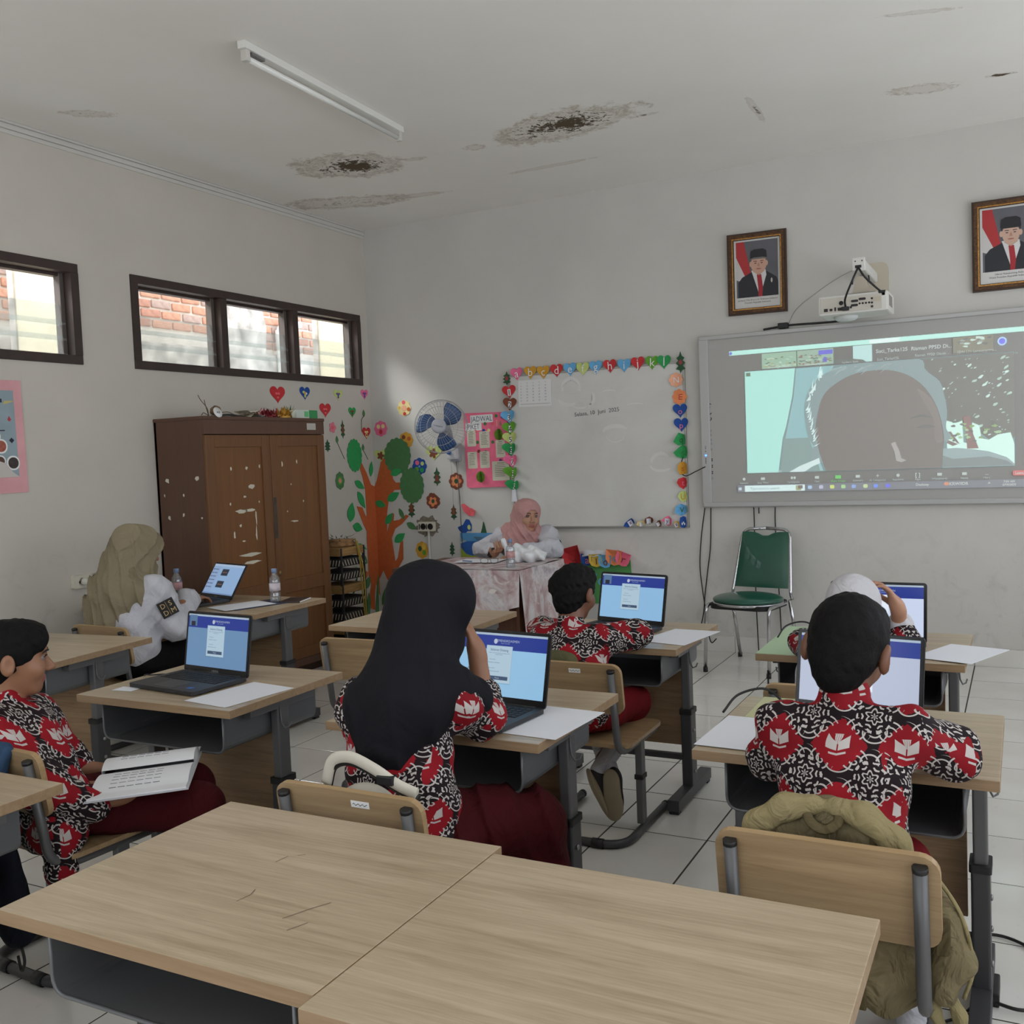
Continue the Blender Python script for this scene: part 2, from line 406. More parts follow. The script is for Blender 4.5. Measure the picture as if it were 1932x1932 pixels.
# ---------------------------------------------------------------- neighbour's wall and pillars seen through the windows
M_plast = mat('weathered_plaster', (196, 190, 182), .9, var=.5, scale=7, bump=.5, bscale=18)
M_mortar = mat('pale_mortar', (222, 214, 204), .95, var=.15, scale=8)
M_bricks = [mat('brick_%d' % k, c, .9, var=.2, scale=20) for k, c in enumerate(((200, 150, 126), (208, 158, 134), (184, 138, 120), (182, 158, 148)))]
nw = tag(MB().box((-1.75, -6.0, 0), (-1.5, 3.2, 3.25)).build('neighbour_wall', M_mortar), 'weathered brick and plaster wall of the neighbouring house outside the windows', 'wall')
bme = [MB().box((-.012, -.1, -.03), (.012, .1, .03), bevel=.006, seg=1).mesh('brick', mm) for mm in M_bricks]
rnd = random.Random(3)
for r in range(18):
    z = 2.545+.079*r
    if z > 3.2: break
    for k in range(-24, 14):
        y = k*.222+(.111 if r % 2 else 0)
        if y < -3.9 or y > 2.4 or (-2.0 < y < -1.35): continue
        if -.12 < y < .42 and z < 3.0: continue
        if z < 2.72+.05*math.sin(y*5) and y > -1.2 and y < -.1 and r < 1: continue
        link('brick', bme[rnd.choice((0, 0, 1, 1, 2, 3))], nw, T(-1.494, y+rnd.uniform(-.006, .006), z+rnd.uniform(-.003, .003)) @ Matrix.Rotation(rnd.uniform(-.03, .03), 4, 'X'))
MB().box((-1.5, -6, 1.6), (-1.462, 3.2, 2.47), bevel=.01).build('plaster_band', M_plast, nw)
MB().prism([(-.14, 2.465), (.44, 2.465), (.46, 2.72), (.40, 2.93), (.2, 3.02), (.02, 2.97), (-.12, 2.86)], 1.465, 1.51, M=Matrix(((0, 0, -1, 0), (1, 0, 0, 0), (0, 1, 0, 0), (0, 0, 0, 1)))).build('plaster_patch', M_plast, nw)
pp = thing('drain_pipe', 'white plastic drain pipe with elbow outside the middle pane', 'pipe', (-1.43, .60, 0))
M_pvc = mat('white_pvc', (226, 226, 222), .5)
MB().tube(fillet([(0, 0, 0), (0, 0, 2.72), (.0, .12, 2.76), (.0, .3, 2.78)], .07), .034, 12).build('pipe', M_pvc, pp)
MB().tube([(0, 0, 2.55), (0, 0, 2.70)], .041, 12).build('socket_joint', M_pvc, pp)
M_cream = mat('cream_render', (232, 224, 196), .85, var=.12, scale=4)
for lab, (y, x0) in zip(('cream rendered pillar outside the right pane of the long window', 'cream rendered pillar outside the small window at the left edge'), ((.10, -.63), (-2.64, -.82))):
    r = thing('pillar', lab, 'pillar', (x0, y, 0), 0, 'cream pillars outside the windows')
    MB().box((0, 0, 0), (-x0-.155, .16, 3.2), bevel=.01).build('shaft', M_cream, r)
    MB().box((-.01, -.012, 1.2), (.05, .17, 3.2), bevel=.01).build('plaster_edge', M_plast, r)
M_roof = mat('roof_tile_red', (176, 92, 66), .8, var=.25, scale=14)
rf = thing('tiled_roof', 'red clay tile roof corner low outside the left window', 'roof', (-1.38, -3.0, 1.98))
for i in range(8):
    for j in range(3):
        MB().tube([(.02+.0*j, i*.12, .16-j*.09), (.09, i*.12, .10-j*.09)], [.055, .06], 8).build('roof_tile', M_roof, rf, T(j*.07, 0, 0))
# ---------------------------------------------------------------- fluorescent batten on the ceiling
M_white = mat('white_enamel', (228, 227, 222), .35)
M_whited = mat('dusty_white', (205, 202, 194), .5, var=.1)
M_lamp = mat('unlit_tube_glass', (232, 232, 228), .12, coat=.5)
lt = thing('fluorescent_batten', 'white fluorescent batten lamp, unlit, fixed to the ceiling', 'lamp', (1.70, -2.61, H), .045)
MB().box((-.021, -.68, -.034), (.021, .68, 0), bevel=.004).build('batten', M_white, lt)
for s in (-1, 1):
    h = MB().box((-.017, s*.652-.014, -.085), (.017, s*.652+.014, -.034), bevel=.004).build('lamp_holder', M_whited, lt)
MB().tube([(0, -.64, -.068), (0, .64, -.068)], .0135, 14).build('tube', M_lamp, lt)
MB().box((-.012, -.62, -.046), (.012, -.53, -.034), bevel=.002).build('starter_cover', mat('grey_plastic', (120, 118, 116), .5), lt)
# ================================================================ desks and chairs
M_desk = wood('ash_desktop', (190, 172, 145), (158, 139, 111), 1.0, .30, 'x', 1.0)
M_deskedge = wood('desk_edge_band', (158, 132, 102), (134, 108, 78), 1.0, .5, 'x', .8)
M_panel = wood('panel_wood', (160, 130, 98), (124, 98, 70), 1.0, .55, 'x', .9)
M_chairw = wood('chair_plywood', (172, 146, 110), (142, 116, 84), 1.0, .42, 'x', .9)
M_chaire = wood('chair_ply_edge', (176, 148, 108), (150, 122, 84), 1.0, .5, 'x', .9)
M_steel = mat('grey_enamel_steel', (98, 98, 99), .42, .25, var=.06)
M_steeld = mat('dark_grey_steel', (66, 66, 68), .42, .25, var=.06)
M_tray = mat('grey_sheet_metal', (104, 106, 108), .4, .3, var=.05)
M_black = mat('black_plastic', (24, 24, 25), .5)
DW, DD, DH = .70, .578, .67
def desk_meshes(wd):
    h = wd/2
    P = []
    P.append(('tabletop', MB().box((-h, -DD/2, DH-.026), (h, DD/2, DH), bevel=.0018), None))
    # tray: sheet-metal box open to the pupil's side, rounded lower corners
    t = MB(); tw = h-.075; y0, y1 = -DD/2+.045, DD/2-.07; z1 = DH-.028; z0 = DH-.158
    prof = fillet([(-tw, 0, z1), (-tw, 0, z0), (tw, 0, z0), (tw, 0, z1)], .035, 5)
    n = len(prof)
    vs = [(p.x, y, p.z) for y in (y0, y1) for p in prof]; fs = [(k, k+1, n+k+1, n+k) for k in range(n-1)]
    inn = [(p.x*(1-.004/tw), y, max(p.z, z0)+.002) for y in (y0, y1) for p in prof]
    t.add(vs, fs, 0); t.add(inn, [f[::-1] for f in fs], 0)
    t.add([(p.x, y1, p.z) for p in prof], [tuple(range(n))[::-1]], 0)
    t.tube([(p.x, y0, p.z) for p in prof], .004, 6)
    P.append(('storage_tray', t, 1))
    P.append(('modesty_panel', MB().box((-h+.085, .045, .20), (h-.085, .062, DH-.16), bevel=.002), 2))
    for s in (-1, 1):
        x = s*(h-.052)
        P.append(('leg', MB().rbox((x-.017, -.028, .30), (x+.017, .028, DH-.027), .006, 2).box((x-.019, -.16, DH-.06), (x+.019, .16, DH-.0265), bevel=.003), 3))
        P.append(('leg_sleeve', MB().rbox((x-.022, -.036, .04), (x+.022, .036, .36), .007, 2).add([], []), 4))
        P.append(('collar', MB().rbox((x-.026, -.041, .352), (x+.026, .041, .372), .008, 2), 5))
        P.append(('foot_bar', MB().box((x-.024, -.225, .014), (x+.024, .225, .058), bevel=.003), 4))
        for q in (-1, 1):
            P.append(('foot_cap', MB().box((x-.02, q*.2-.018, 0), (x+.02, q*.2+.018, .016), bevel=.003), 5))
        for zb in (.11, .20, .28):
            P.append(('bolt', MB().lathe([(0, 0), (.008, 0), (.008, .004), (.004, .006)], 10, M=T(x+s*.0215, .0, zb) @ Matrix.Rotation(s*PI/2, 4, 'Y')), 6))
        P.append(('bag_hook', MB().tube([(x+s*.018, -.02, DH-.05), (x+s*.022, -.018, DH-.11), (x+s*.03, -.012, DH-.128), (x+s*.04, .0, DH-.125), (x+s*.044, .008, DH-.112)], .0028, 6), 3))
    P.append(('cross_bar', MB().box((-h+.074, -.014, .155), (h-.074, .014, .178), bevel=.003), 4))
    return P
DMATS = [[M_desk, M_deskedge], M_tray, M_panel, M_steel, M_steeld, M_black, mat('bolt_zinc', (150, 150, 148), .3, .8)]
def desk_protos(wd):
    out = []
    for nm, mb, mi in desk_meshes(wd):
        if mi is None:
            me = mb.mesh(nm, DMATS[0])
            for p in me.polygons:
                if p.normal.z < .9: p.material_index = 1
        else: me = mb.mesh(nm, DMATS[mi])
        out.append((nm, me))
    return out
DP = desk_protos(DW); DPn = desk_protos(.55)
def desk(label, x0, y0, rz=0, protos=DP, wd=DW, group='pupil desks in rows'):
    r = thing('school_desk', label, 'desk', (x0+wd/2, y0+DD/2, 0), rz, group)
    for nm, me in protos: link(nm, me, r)
    return r
D1L = desk('pale wooden school desk with scribbles, left of the two desks joined in the foreground', 3.175, -5.672)
D1R = desk('pale wooden school desk, right of the two desks joined in the foreground', 3.877, -5.708)
D2 = desk('pale wooden school desk cut off by the left edge, beside the foreground desks', 1.978, -5.725)
D3 = desk('pale wooden school desk carrying the unattended open laptop', 1.88, -4.468)
D4 = desk('empty pale wooden school desk behind the head of the boy with the book', .575, -4.16, math.radians(5))
D5 = desk('pale wooden school desk in front of the woman in the olive hijab', .58, -2.905)
D5b = desk('pale wooden school desk against the wall under the sockets', .015, -2.93, 0, DPn, .55)
D6 = desk('pale wooden school desk of the girl in the black hijab', 2.948, -4.46)
D7 = desk('empty pale wooden school desk in front of the draped teacher table', 1.88, -3.075)
D8 = desk('pale wooden school desk of the boy in the middle of the room', 2.91, -3.185)
D9 = desk('pale wooden school desk of the boy in the right foreground', 4.034, -4.368)
D10 = desk('school desk with a pale green left end, of the girl in the white hijab', 3.907, -3.17)
# ink scribbles on the foreground desk
M_ink = mat('pencil_scribble', (110, 96, 78), .8)
sc = MB()
def stroke(mb, pts, w=.0016, z=.0006):
    for a, c in zip(pts[:-1], pts[1:]):
        a = Vector(a); c = Vector(c); n = Vector((-(c-a).y, (c-a).x)).normalized()*w/2
        mb.add([(a.x-n.x, a.y-n.y, z), (a.x+n.x, a.y+n.y, z), (c.x+n.x, c.y+n.y, z), (c.x-n.x, c.y-n.y, z)], [(0, 3, 2, 1)])
for p in ([(.03, -.10), (.035, -.07), (.028, -.05)], [(.15, -.12), (.17, -.075), (.19, -.04)], [(.185, -.15), (.2, -.115)], [(-.02, .06), (-.015, .09)], [(0, .1), (.012, .11)]): stroke(sc, p)
sc.build('scribble', M_ink, D1L, T(0, 0, DH))
# pale green laminate over the left end of the right-hand desk
M_green = mat('pale_green_laminate', (176, 200, 158), .4)
MB().box((-.349, -.288, DH+.0002), (-.02, .288, DH+.0022), bevel=.0008).build('laminate', M_green, D10)
MB().box((-.30, .05, DH+.0002), (-.05, .288, DH+.002), bevel=.0008).build('laminate', mat('pale_yellow_green', (196, 194, 146), .4), D9)
# ---------------------------------------------------------------- pupil chairs
CW = .41
def chair_protos():
    out = []
    # backrest board, leaning back; X right, Y forward, origin at the floor under the seat centre
    a = math.radians(9)
    Mb = T(0, -.205, .36) @ Matrix.Rotation(a, 4, 'X')
    bo = MB()
    pts = rrect(CW, .185, .035, 5, 0, .235)
    # slightly dished board
    nb = 14
    def fn(t):
        return lambda u, v: None
    bo.prism(pts, -.008, .008, 0, Mb @ Matrix(((1, 0, 0, 0), (0, 0, -1, 0), (0, 1, 0, 0), (0, 0, 0, 1))), side=1)
    out.append(('backrest', bo.mesh('backrest', [M_chairw, M_chaire])))
    se = MB().rbox((-.20, -.19, .362), (.20, .19, .376), .04, 2)
    out.append(('seat', se.mesh('seat', [M_chairw])))
    for s in (-1, 1):
        x = s*.17
        path = fillet([tuple(Mb @ Vector((s*.172, -.018, .305))), tuple(Mb @ Vector((s*.172, -.018, .02))), (x, -.16, .345), (x, .17, .345)], .09, 7)
        out.append(('back_tube', MB().tube(path, .0135, 10, flat=(1.0, 1.0)).mesh('back_tube', M_steel)))
        out.append(('tube_plug', MB().tube([Mb @ Vector((s*.172, -.018, .303)), Mb @ Vector((s*.172, -.018, .313))], .0142, 10).mesh('tube_plug', M_black)))
        out.append(('leg', MB().rbox((x-.013, -.022, .03), (x+.013, .022, .345), .005, 2).mesh('leg', M_steel)))
        out.append(('collar', MB().rbox((x-.017, -.027, .20), (x+.017, .027, .216), .006, 2).mesh('collar', M_black)))
        for yb in (.05, -.1):
            out.append(('screw', MB().lathe([(0, 0), (.006, 0), (.005, .002)], 8, M=Mb @ T(s*.172, .009, .2+yb*.5) @ Matrix.Rotation(-PI/2, 4, 'X')).mesh('screw', DMATS[6])))
    base = fillet([(.18, .24, .016), (.18, -.22, .016), (-.18, -.22, .016), (-.18, .24, .016)], .10, 7)
    out.append(('sled_base', MB().tube(base, .0155, 10).mesh('sled_base', M_steeld)))
    for s in (-1, 1): out.append(('end_plug', MB().tube([(s*.18, .236, .016), (s*.18, .25, .016)], .0165, 10).mesh('end_plug', M_black)))
    for s in (-1, 1): out.append(('floor_glide', MB().tube([(s*.08-.022, -.22, .016), (s*.08+.022, -.22, .016)], .0185, 10).mesh('floor_glide', M_black)))
    return out
CP = chair_protos()
def chair(label, x, yback, rz=0, dz=0, group='pupil chairs'):
    """x centre, yback: y of the top of the backrest"""
    r = thing('school_chair', label, 'chair', (x, yback+.255, 0), rz, group)
    for nm, me in CP: link(nm, me, r)
    return r
C5 = chair('wooden school chair with grey tubes holding an olive backpack, right foreground', 4.443, -4.875)
C2 = chair('wooden school chair with a white bag strap, under the girl in the black hijab', 3.405, -4.965)
C3 = chair('wooden school chair of the boy in the middle of the room', 3.325, -3.555)
C7 = chair('empty wooden school chair behind the girl in black hijab, near the cabinet', 2.285, -3.395, math.radians(2))
C0 = chair('wooden school chair of the woman in the olive hijab', .80, -3.455, math.radians(-3))
CL = chair('wooden school chair of the boy holding a book', 2.255, -5.02, math.radians(-4))
C10 = chair('wooden school chair of the girl in the white hijab', 4.255, -3.66)
# handwritten name stickers on two backrests
M_paper = mat('white_paper', (232, 232, 230), .8)
M_pen = mat('black_pen', (30, 28, 30), .7)
Mback = T(0, -.205, .36) @ Matrix.Rotation(math.radians(9), 4, 'X')
for c, x, w_ in ((C2, .04, .05), (C3, .03, .045)):
    s = MB().box((x-w_/2, -.0092, .292), (x+w_/2, -.0082, .308)).build('name_sticker', M_paper, c, Mback)
    k = MB(); pts = [(x-.02+.004*i, .2995+.003*math.sin(i*2.1)) for i in range(11)]
    for a, d in zip(pts[:-1], pts[1:]): k.tube([(a[0], -.0094, a[1]), (d[0], -.0094, d[1])], .0007, 4)
    k.build('handwriting', M_pen, s)
# ================================================================ things on the walls
def heart(w, h=None, n=30):
    h = h or w; out = []
    for k in range(n):
        t = 2*PI*k/n; out.append((16*math.sin(t)**3/32*w, (13*math.cos(t)-5*math.cos(2*t)-2*math.cos(3*t)-math.cos(4*t)+2.5)/29*h))
    return out[::-1]
def rosette(r, n, depth=.18, sx=1, sy=1, seg=6):
    return [((r*(1-depth+depth*abs(math.cos(n*PI*k/(n*seg)))) )*math.cos(2*PI*k/(n*seg))*sx, (r*(1-depth+depth*abs(math.cos(n*PI*k/(n*seg)))))*math.sin(2*PI*k/(n*seg))*sy) for k in range(n*seg)]
def leaf(l, w, bend=0, n=9):
    up = [(-l/2+l*k/n, w/2*math.sin(PI*(k/n)**.85)+bend*math.sin(PI*k/n)) for k in range(n+1)]
    dn = [(-l/2+l*k/n, -w/2*math.sin(PI*(k/n)**.85)+bend*math.sin(PI*k/n)) for k in range(n-1, 0, -1)]
    return (up+dn)[::-1]
def holly(l, w):
    return [(-.02*w, -l/2), (.12*w, -l*.36), (.5*w, -l*.30), (.22*w, -l*.16), (.5*w, -.04*l), (.24*w, .08*l), (.42*w, .2*l), (.15*w, .28*l), (0, l/2), (-.15*w, .28*l), (-.42*w, .2*l), (-.24*w, .08*l), (-.5*w, -.04*l), (-.22*w, -.16*l), (-.5*w, -.30*l), (-.12*w, -.36*l)]
def blob(seed, rx, ry, n=18, j=.2):
    q = random.Random(seed); return [(rx*(1+q.uniform(-j, j))*math.cos(2*PI*k/n), ry*(1+q.uniform(-j, j))*math.sin(2*PI*k/n)) for k in range(n)]
def sheet(pts, t=.0016, curl=0, cx=0, fold=0):
    """thin paper piece: outline fanned from its centre so that it can curl off the wall"""
    mb = MB(); n = len(pts); mx = sum(p[0] for p in pts)/n; my = sum(p[1] for p in pts)/n
    def Z(x, y): return curl*((x-cx)**2)*8+fold*abs(x)
    rings = [(.5, ), (1.0, )]; vs = [(mx, my, t+Z(mx, my))]
    for (f,) in rings: vs += [(mx+(p[0]-mx)*f, my+(p[1]-my)*f, t+Z(mx+(p[0]-mx)*f, my+(p[1]-my)*f)) for p in pts]
    vs += [(v[0], v[1], v[2]-t) for v in vs[n+1:]]
    fs = []
    for k in range(n):
        k2 = (k+1) % n
        fs += [(0, 1+k, 1+k2), (1+k, 1+n+k, 1+n+k2, 1+k2), (1+n+k, 1+2*n+k, 1+2*n+k2, 1+n+k2)]
    mb.add(vs, fs); return mb
def paper(name, rgb, var=.06): return mat('paper_'+name, rgb, .85, var=var, scale=30, spec=.2)
PC = dict(red=(206, 62, 66), pink=(240, 120, 160), gold=(214, 160, 62), blue=(46, 84, 160), sky=(110, 178, 224), lime=(200, 214, 130), leafg=(58, 160, 92), grass=(106, 168, 60), dkgreen=(56, 92, 64), mid=(84, 130, 84), brown=(134, 78, 60), orange=(238, 146, 98), peach=(244, 178, 146), coral=(240, 110, 120), trunk=(196, 102, 58), cream=(240, 222, 160), purple=(120, 80, 150), white=(236, 236, 234), rose=(232, 132, 150), yellow=(226, 190, 80), hotpink=(246, 120, 150))
def pm(c): return paper(c, PC[c])
M_letter = mat('letter_white', (238, 238, 236), .8); M_num = mat('letter_dark', (44, 40, 44), .8)
# ---- whiteboard
wb = thing('whiteboard', 'stained whiteboard with handwritten date, edged with paper hearts', 'whiteboard', (2.0, -.001, .88))
m, b, nt = new_mat('worn_whiteboard', .28, .5)
v = coords(nt, 'Object'); n1 = noise(nt, v, 2.0, 6, .6, .5); n2 = noise(nt, coords(nt, 'Object', (1, 1, 7)), 6, 5, .7)
c = ramp(nt, n1, (.3, lin((206, 204, 199))), (.7, lin((222, 221, 217))))
c = mixc(X.op('MULTIPLY', X.op('SUBTRACT', n2, .6), 4.0, clamp=True)*.35, c, lin((176, 172, 165)))
nt.links.new(c, b.inputs['Base Color']); M_wbd = m
MB().box((-.685, -.022, 0), (.685, -.004, 1.155), bevel=.003).build('panel', M_wbd, wb)
M_alu = mat('aluminium_edge', (168, 166, 160), .4, .6)
fr = MB()
for a, c_ in (((-.69, -.026, -.006), (.69, 0, .008)), ((-.69, -.026, 1.148), (.69, 0, 1.162)), ((-.69, -.026, 0), (-.678, 0, 1.155)), ((.678, -.026, 0), (.69, 0, 1.155))): fr.box(a, c_, bevel=.002)
fr.build('rim', M_alu, wb)
# erased smears and the date written in marker
M_smear = mat('chalky_smear', (226, 225, 222), .7)
sm = MB()
def arc(cx, cz, rx, rz_, a0, a1, w, n=14):
    for k in range(n):
        p = [(cx+rx*math.cos(a0+(a1-a0)*q/n), cz+rz_*math.sin(a0+(a1-a0)*q/n)) for q in (k, k+1)]
        ww = w*(.5+.5*math.sin(PI*(k+.5)/n)); d = Vector((p[1][0]-p[0][0], p[1][1]-p[0][1])); nn = Vector((-d.y, d.x)).normalized()*ww/2
        sm.add([(p[0][0]-nn.x, -.0228, p[0][1]-nn.y), (p[1][0]-nn.x, -.0228, p[1][1]-nn.y), (p[1][0]+nn.x, -.0228, p[1][1]+nn.y), (p[0][0]+nn.x, -.0228, p[0][1]+nn.y)], [(0, 1, 2, 3)])
for a in ((-.18, 1.03, .07, .07, -.3, 3.4, .034), (-.19, .96, .09, .05, 3.3, 5.2, .03), (-.05, .95, .05, .05, -1.2, 1.0, .035), (-.10, .92, .08, .04, 3.6, 6.0, .014), (.16, .70, .09, .035, .3, 3.3, .03), (.16, .67, .07, .05, 3.2, 6.0, .008), (.50, .47, .07, .05, .6, 3.3, .03), (.50, .44, .08, .04, 3.1, 5.6, .02), (.12, .985, .05, .012, 0, 3, .008), (.32, .88, .06, .01, 0, 3.1, .008)): arc(*a)
sm.build('smear', M_smear, wb)
text('date_writing', 'Selasa, 10  Juni  2025', .042, mat('marker_ink', (70, 70, 76), .6), wb, T(.02, -.0232, .845) @ Matrix.Rotation(PI/2, 4, 'X') @ RZ(.06))
tl = thing('paper_table', 'white paper number table taped to the upper left of the whiteboard', 'paper', (0, 0, 0))
set_world(tl, wall_front(1.525, 1.895, .026, -.015))
sheet([(-.138, -.1), (.138, -.1), (.138, .1), (-.138, .1)], .001).build('sheet', M_paper, tl)
for i in range(7):
    for j in range(10):
        text('figure', '%d' % (10*i+j+1) if i*10+j < 96 else '', .013, mat('print_blue', (84, 84, 120), .8), tl, T(-.115+j*.0255, .078-i*.022, .0016)) if j % 2 == 0 else None
fx = MB()
for k in range(26): fx.box((-.12+.0095*k, -.082, .0011), (-.114+.0095*k, -.0785, .0014))
fx.build('print_line', mat('print_grey', (120, 118, 130), .8), tl)
# ---- heart letters above the whiteboard
for k, (x, c, ch) in enumerate(((1.381, 'pink', 'a'), (1.497, 'gold', 'b'), (1.604, 'gold', 'c'), (1.715, 'red', 'd'), (1.824, 'sky', 'e'), (1.926, 'lime', 'f'), (2.029, 'sky', 'g'), (2.14, 'red', 'h'), (2.249, 'sky', 'i'), (2.353, 'red', 'j'), (2.46, 'grass', 'k'), (2.548, 'leafg', 'l'))):
    h = thing('paper_heart', '%s paper heart with the letter %s above the whiteboard' % ({'lime': 'pale yellow', 'grass': 'light green', 'leafg': 'green', 'sky': 'light blue'}.get(c, c), ch), 'paper heart', group='letter hearts above the whiteboard')
    set_world(h, wall_front(x, 2.046+.003*math.sin(k*2.2), .03, random.uniform(-.06, .06)))
    sheet(heart(.102, .1), .0016, curl=random.uniform(.05, .3)).build('heart', pm(c), h)
    text('letter', ch, .085, M_letter, h, T(0, .004, .006), .0005)
# ---- numbers down the left edge of the whiteboard
for k, (x, z, c, curl) in enumerate(((1.31, 1.917, 'red', .1), (1.311, 1.823, 'brown', .1), (1.300, 1.727, 'sky', .9), (1.306, 1.639, 'grass', .7), (1.306, 1.56, 'lime', .8), (1.307, 1.477, 'leafg', 1.6), (1.313, 1.387, 'pink', 1.4), (1.313, 1.296, 'grass', 2.0), (1.322, 1.195, 'leafg', 1.8))):
    h = thing('paper_heart', '%s paper heart with the number %s left of the whiteboard' % ({'lime': 'pale yellow', 'grass': 'light green', 'leafg': 'green', 'sky': 'light blue'}.get(c, c), ('one', 'two', 'three', 'four', 'five', 'six', 'seven', 'eight', 'nine')[k]), 'paper heart', group='number hearts left of the whiteboard')
    set_world(h, wall_front(x, z, .03, random.uniform(-.12, .12)))
    sheet(heart(.118, .1), .0016, curl=curl).build('heart', pm(c), h)
    s = MB().prism(rrect(.026, .052, .005, 2), 0, .0006, M=T(0, -.004, .0022)).build('number_card', M_letter, h)
    text('number', str(k+1), .062, M_num, s, T(0, -.006, .0032))
tc = thing('paper_curl', 'curled white paper scrap below the number nine heart', 'paper'); set_world(tc, wall_front(1.319, 1.125, .03))
MB().grid(6, 8, lambda u, v_: ((u-.5)*.05*(1-.4*v_), (v_-.5)*.09, .006+.02*math.sin(u*PI)*(1-v_))).build('scrap', mat('paper_back', (214, 216, 222), .8), tc)
# ---- pieces down the right edge
def rpiece(lab, x, z, pts, c, ch, curl=.6, lc=None, tilt=0):
    h = thing('paper_cutout', lab, 'paper cutout', group='letter cutouts right of the whiteboard'); set_world(h, wall_front(x, z, .03, tilt))
    sheet(pts, .0016, curl=curl).build('cutout', pm(c), h)
    if ch: text('letter', ch, .06, lc or M_letter, h, T(0, -.002, .0055))
M_lred = mat('letter_red', (176, 60, 60), .8)
rpiece('peach paper flower at the upper right of the whiteboard', 2.633, 1.915, rosette(.052, 8), 'peach', 'N', .6)
rpiece('orange paper flower below the peach one, right of the whiteboard', 2.653, 1.795, rosette(.055, 8), 'orange', 'm', .6, M_lred, 1.5)
rpiece('dark blue paper heart with the letter o right of the whiteboard', 2.655, 1.696, heart(.105, .1), 'blue', 'o', .4, pm('rose'))
rpiece('dark blue paper heart with the letter p right of the whiteboard', 2.66, 1.597, heart(.105, .1), 'blue', 'p', .5, pm('rose'))
rpiece('green curled paper heart with the letter q right of the whiteboard', 2.655, 1.498, blob(3, .04, .048, 9, .2), 'leafg', 'q', 2.4, pm('dkgreen'))
rpiece('green curled paper heart with the letter r, beside the board cable', 2.663, 1.405, blob(5, .045, .048, 8, .2), 'leafg', 'r', 2.2, pm('mid'))
rpiece('golden curled paper heart with the letter s right of the whiteboard', 2.662, 1.296, blob(7, .042, .048, 9, .2), 'gold', 's', 2.6, pm('trunk'))
rpiece('red curled paper heart with the letter t right of the whiteboard', 2.661, 1.194, blob(8, .036, .042, 8, .2), 'red', 't', 2.4, pm('pink'))
rpiece('pale yellow curled paper heart with the letter u right of the whiteboard', 2.658, 1.096, blob(9, .034, .042, 8, .16), 'lime', 'U', 1.6, pm('gold'))
rpiece('light blue curled paper heart with the letter v right of the whiteboard', 2.646, 1.004, blob(12, .046, .044, 7, .2), 'sky', 'V', 2.0, pm('mid'))
rpiece('blue and white curled paper at the lower right corner of the whiteboard', 2.654, .914, blob(14, .028, .046, 8, .15), 'blue', 'w', 2.4, pm('white'))
for lab, x, z, c, s_, ch in (('curled blue and purple paper letter at the foot of the whiteboard', 2.262, .914, 'blue', .036, 'x'), ('curled cream paper scrap at the foot of the whiteboard', 2.345, .905, 'cream', .026, ''), ('brown paper flower at the foot of the whiteboard', 2.403, .928, 'brown', .034, ''), ('small curled brown and white paper at the foot of the whiteboard', 2.471, .905, 'brown', .024, ''), ('curled pink paper letter at the foot of the whiteboard', 2.541, .925, 'hotpink', .038, 'y'), ('small curled yellow paper at the foot of the whiteboard', 2.605, .90, 'yellow', .026, 'z')):
    h = thing('paper_scrap', lab, 'paper cutout', group='curled scraps at the foot of the whiteboard'); set_world(h, wall_front(x, z, .03, random.uniform(-.6, .6)))
    sheet(blob(int(x*100), s_, s_*.8, 8, .35), .0014, curl=3).build('cutout', pm(c), h)
    MB().grid(4, 4, lambda u, v_: ((u-.5)*s_, (v_-.5)*s_*1.1-.004, .012+.02*abs(u-.5))).build('paper_back', mat('paper_back', (214, 216, 222), .8), h)
    if ch: text('letter', ch, .04, pm('purple'), h, T(0, 0, .022))
for lab, x, z, l in (('dark green holly leaf at the upper left corner of the whiteboard', 1.294, 2.022, .105), ('dark green holly leaf at the upper right corner of the whiteboard', 2.667, 2.035, .155)):
    h = thing('paper_leaf', lab, 'paper leaf', group='dark holly leaves'); set_world(h, wall_front(x, z, .03))
    sheet(holly(l, .07), .0015).build('leaf', pm('dkgreen'), h); sheet(blob(2, .014, .018, 8, .1), .001).build('berry', mat('berry_red', (150, 66, 70), .8), h, T(0, 0, .002))
# ---- small cutouts around the corner tree
def cut(lab, wallf, u, v_, pts, c, inner=(), name='paper_cutout', tilt=0, cat='paper cutout', curl=0, grp='cutouts around the paper tree'):
    h = thing(name, lab, cat, group=grp); set_world(h, wallf(u, v_, .002, tilt))
    sheet(pts, .0014, curl=curl).build('cutout', pm(c), h)
    for k, (ip, ic, dx, dy) in enumerate(inner): sheet(ip, .0008).build('motif', pm(ic), h, T(dx, dy, .0016+k*.0002))
bow = lambda c1, c2: [(leaf(.03, .018), c1, -.012, .01), (leaf(.03, .018), c1, .012, .01), (blob(1, .009, .012, 8, .05), c2, 0, -.006), (blob(1, .012, .008, 8, .05), c1, 0, -.018)]
L = wall_left; Fw = wall_front
cut('large red paper heart on the left wall, leftmost of the four below the window', L, -1.149, 1.938, heart(.165, .125), 'red', bow('coral', 'red'), 'paper_heart')
cut('blue paper heart with a green and white bow below the window', L, -.842, 1.96, heart(.12, .10), 'blue', [(leaf(.035, .02), 'lime', -.012, .01), (leaf(.03, .02), 'white', .014, .0), (blob(1, .011, .014, 8, .05), 'gold', 0, 0), (blob(1, .012, .012, 8, .05), 'lime', 0, -.02)], 'paper_heart')
cut('pale yellow paper heart with a blue bow below the window', L, -.437, 1.962, heart(.115, .085), 'lime', bow('purple', 'blue'), 'paper_heart')
cut('pink paper heart with a purple bow in the corner below the window', L, -.085, 1.979, heart(.10, .085), 'pink', bow('purple', 'blue'), 'paper_heart')
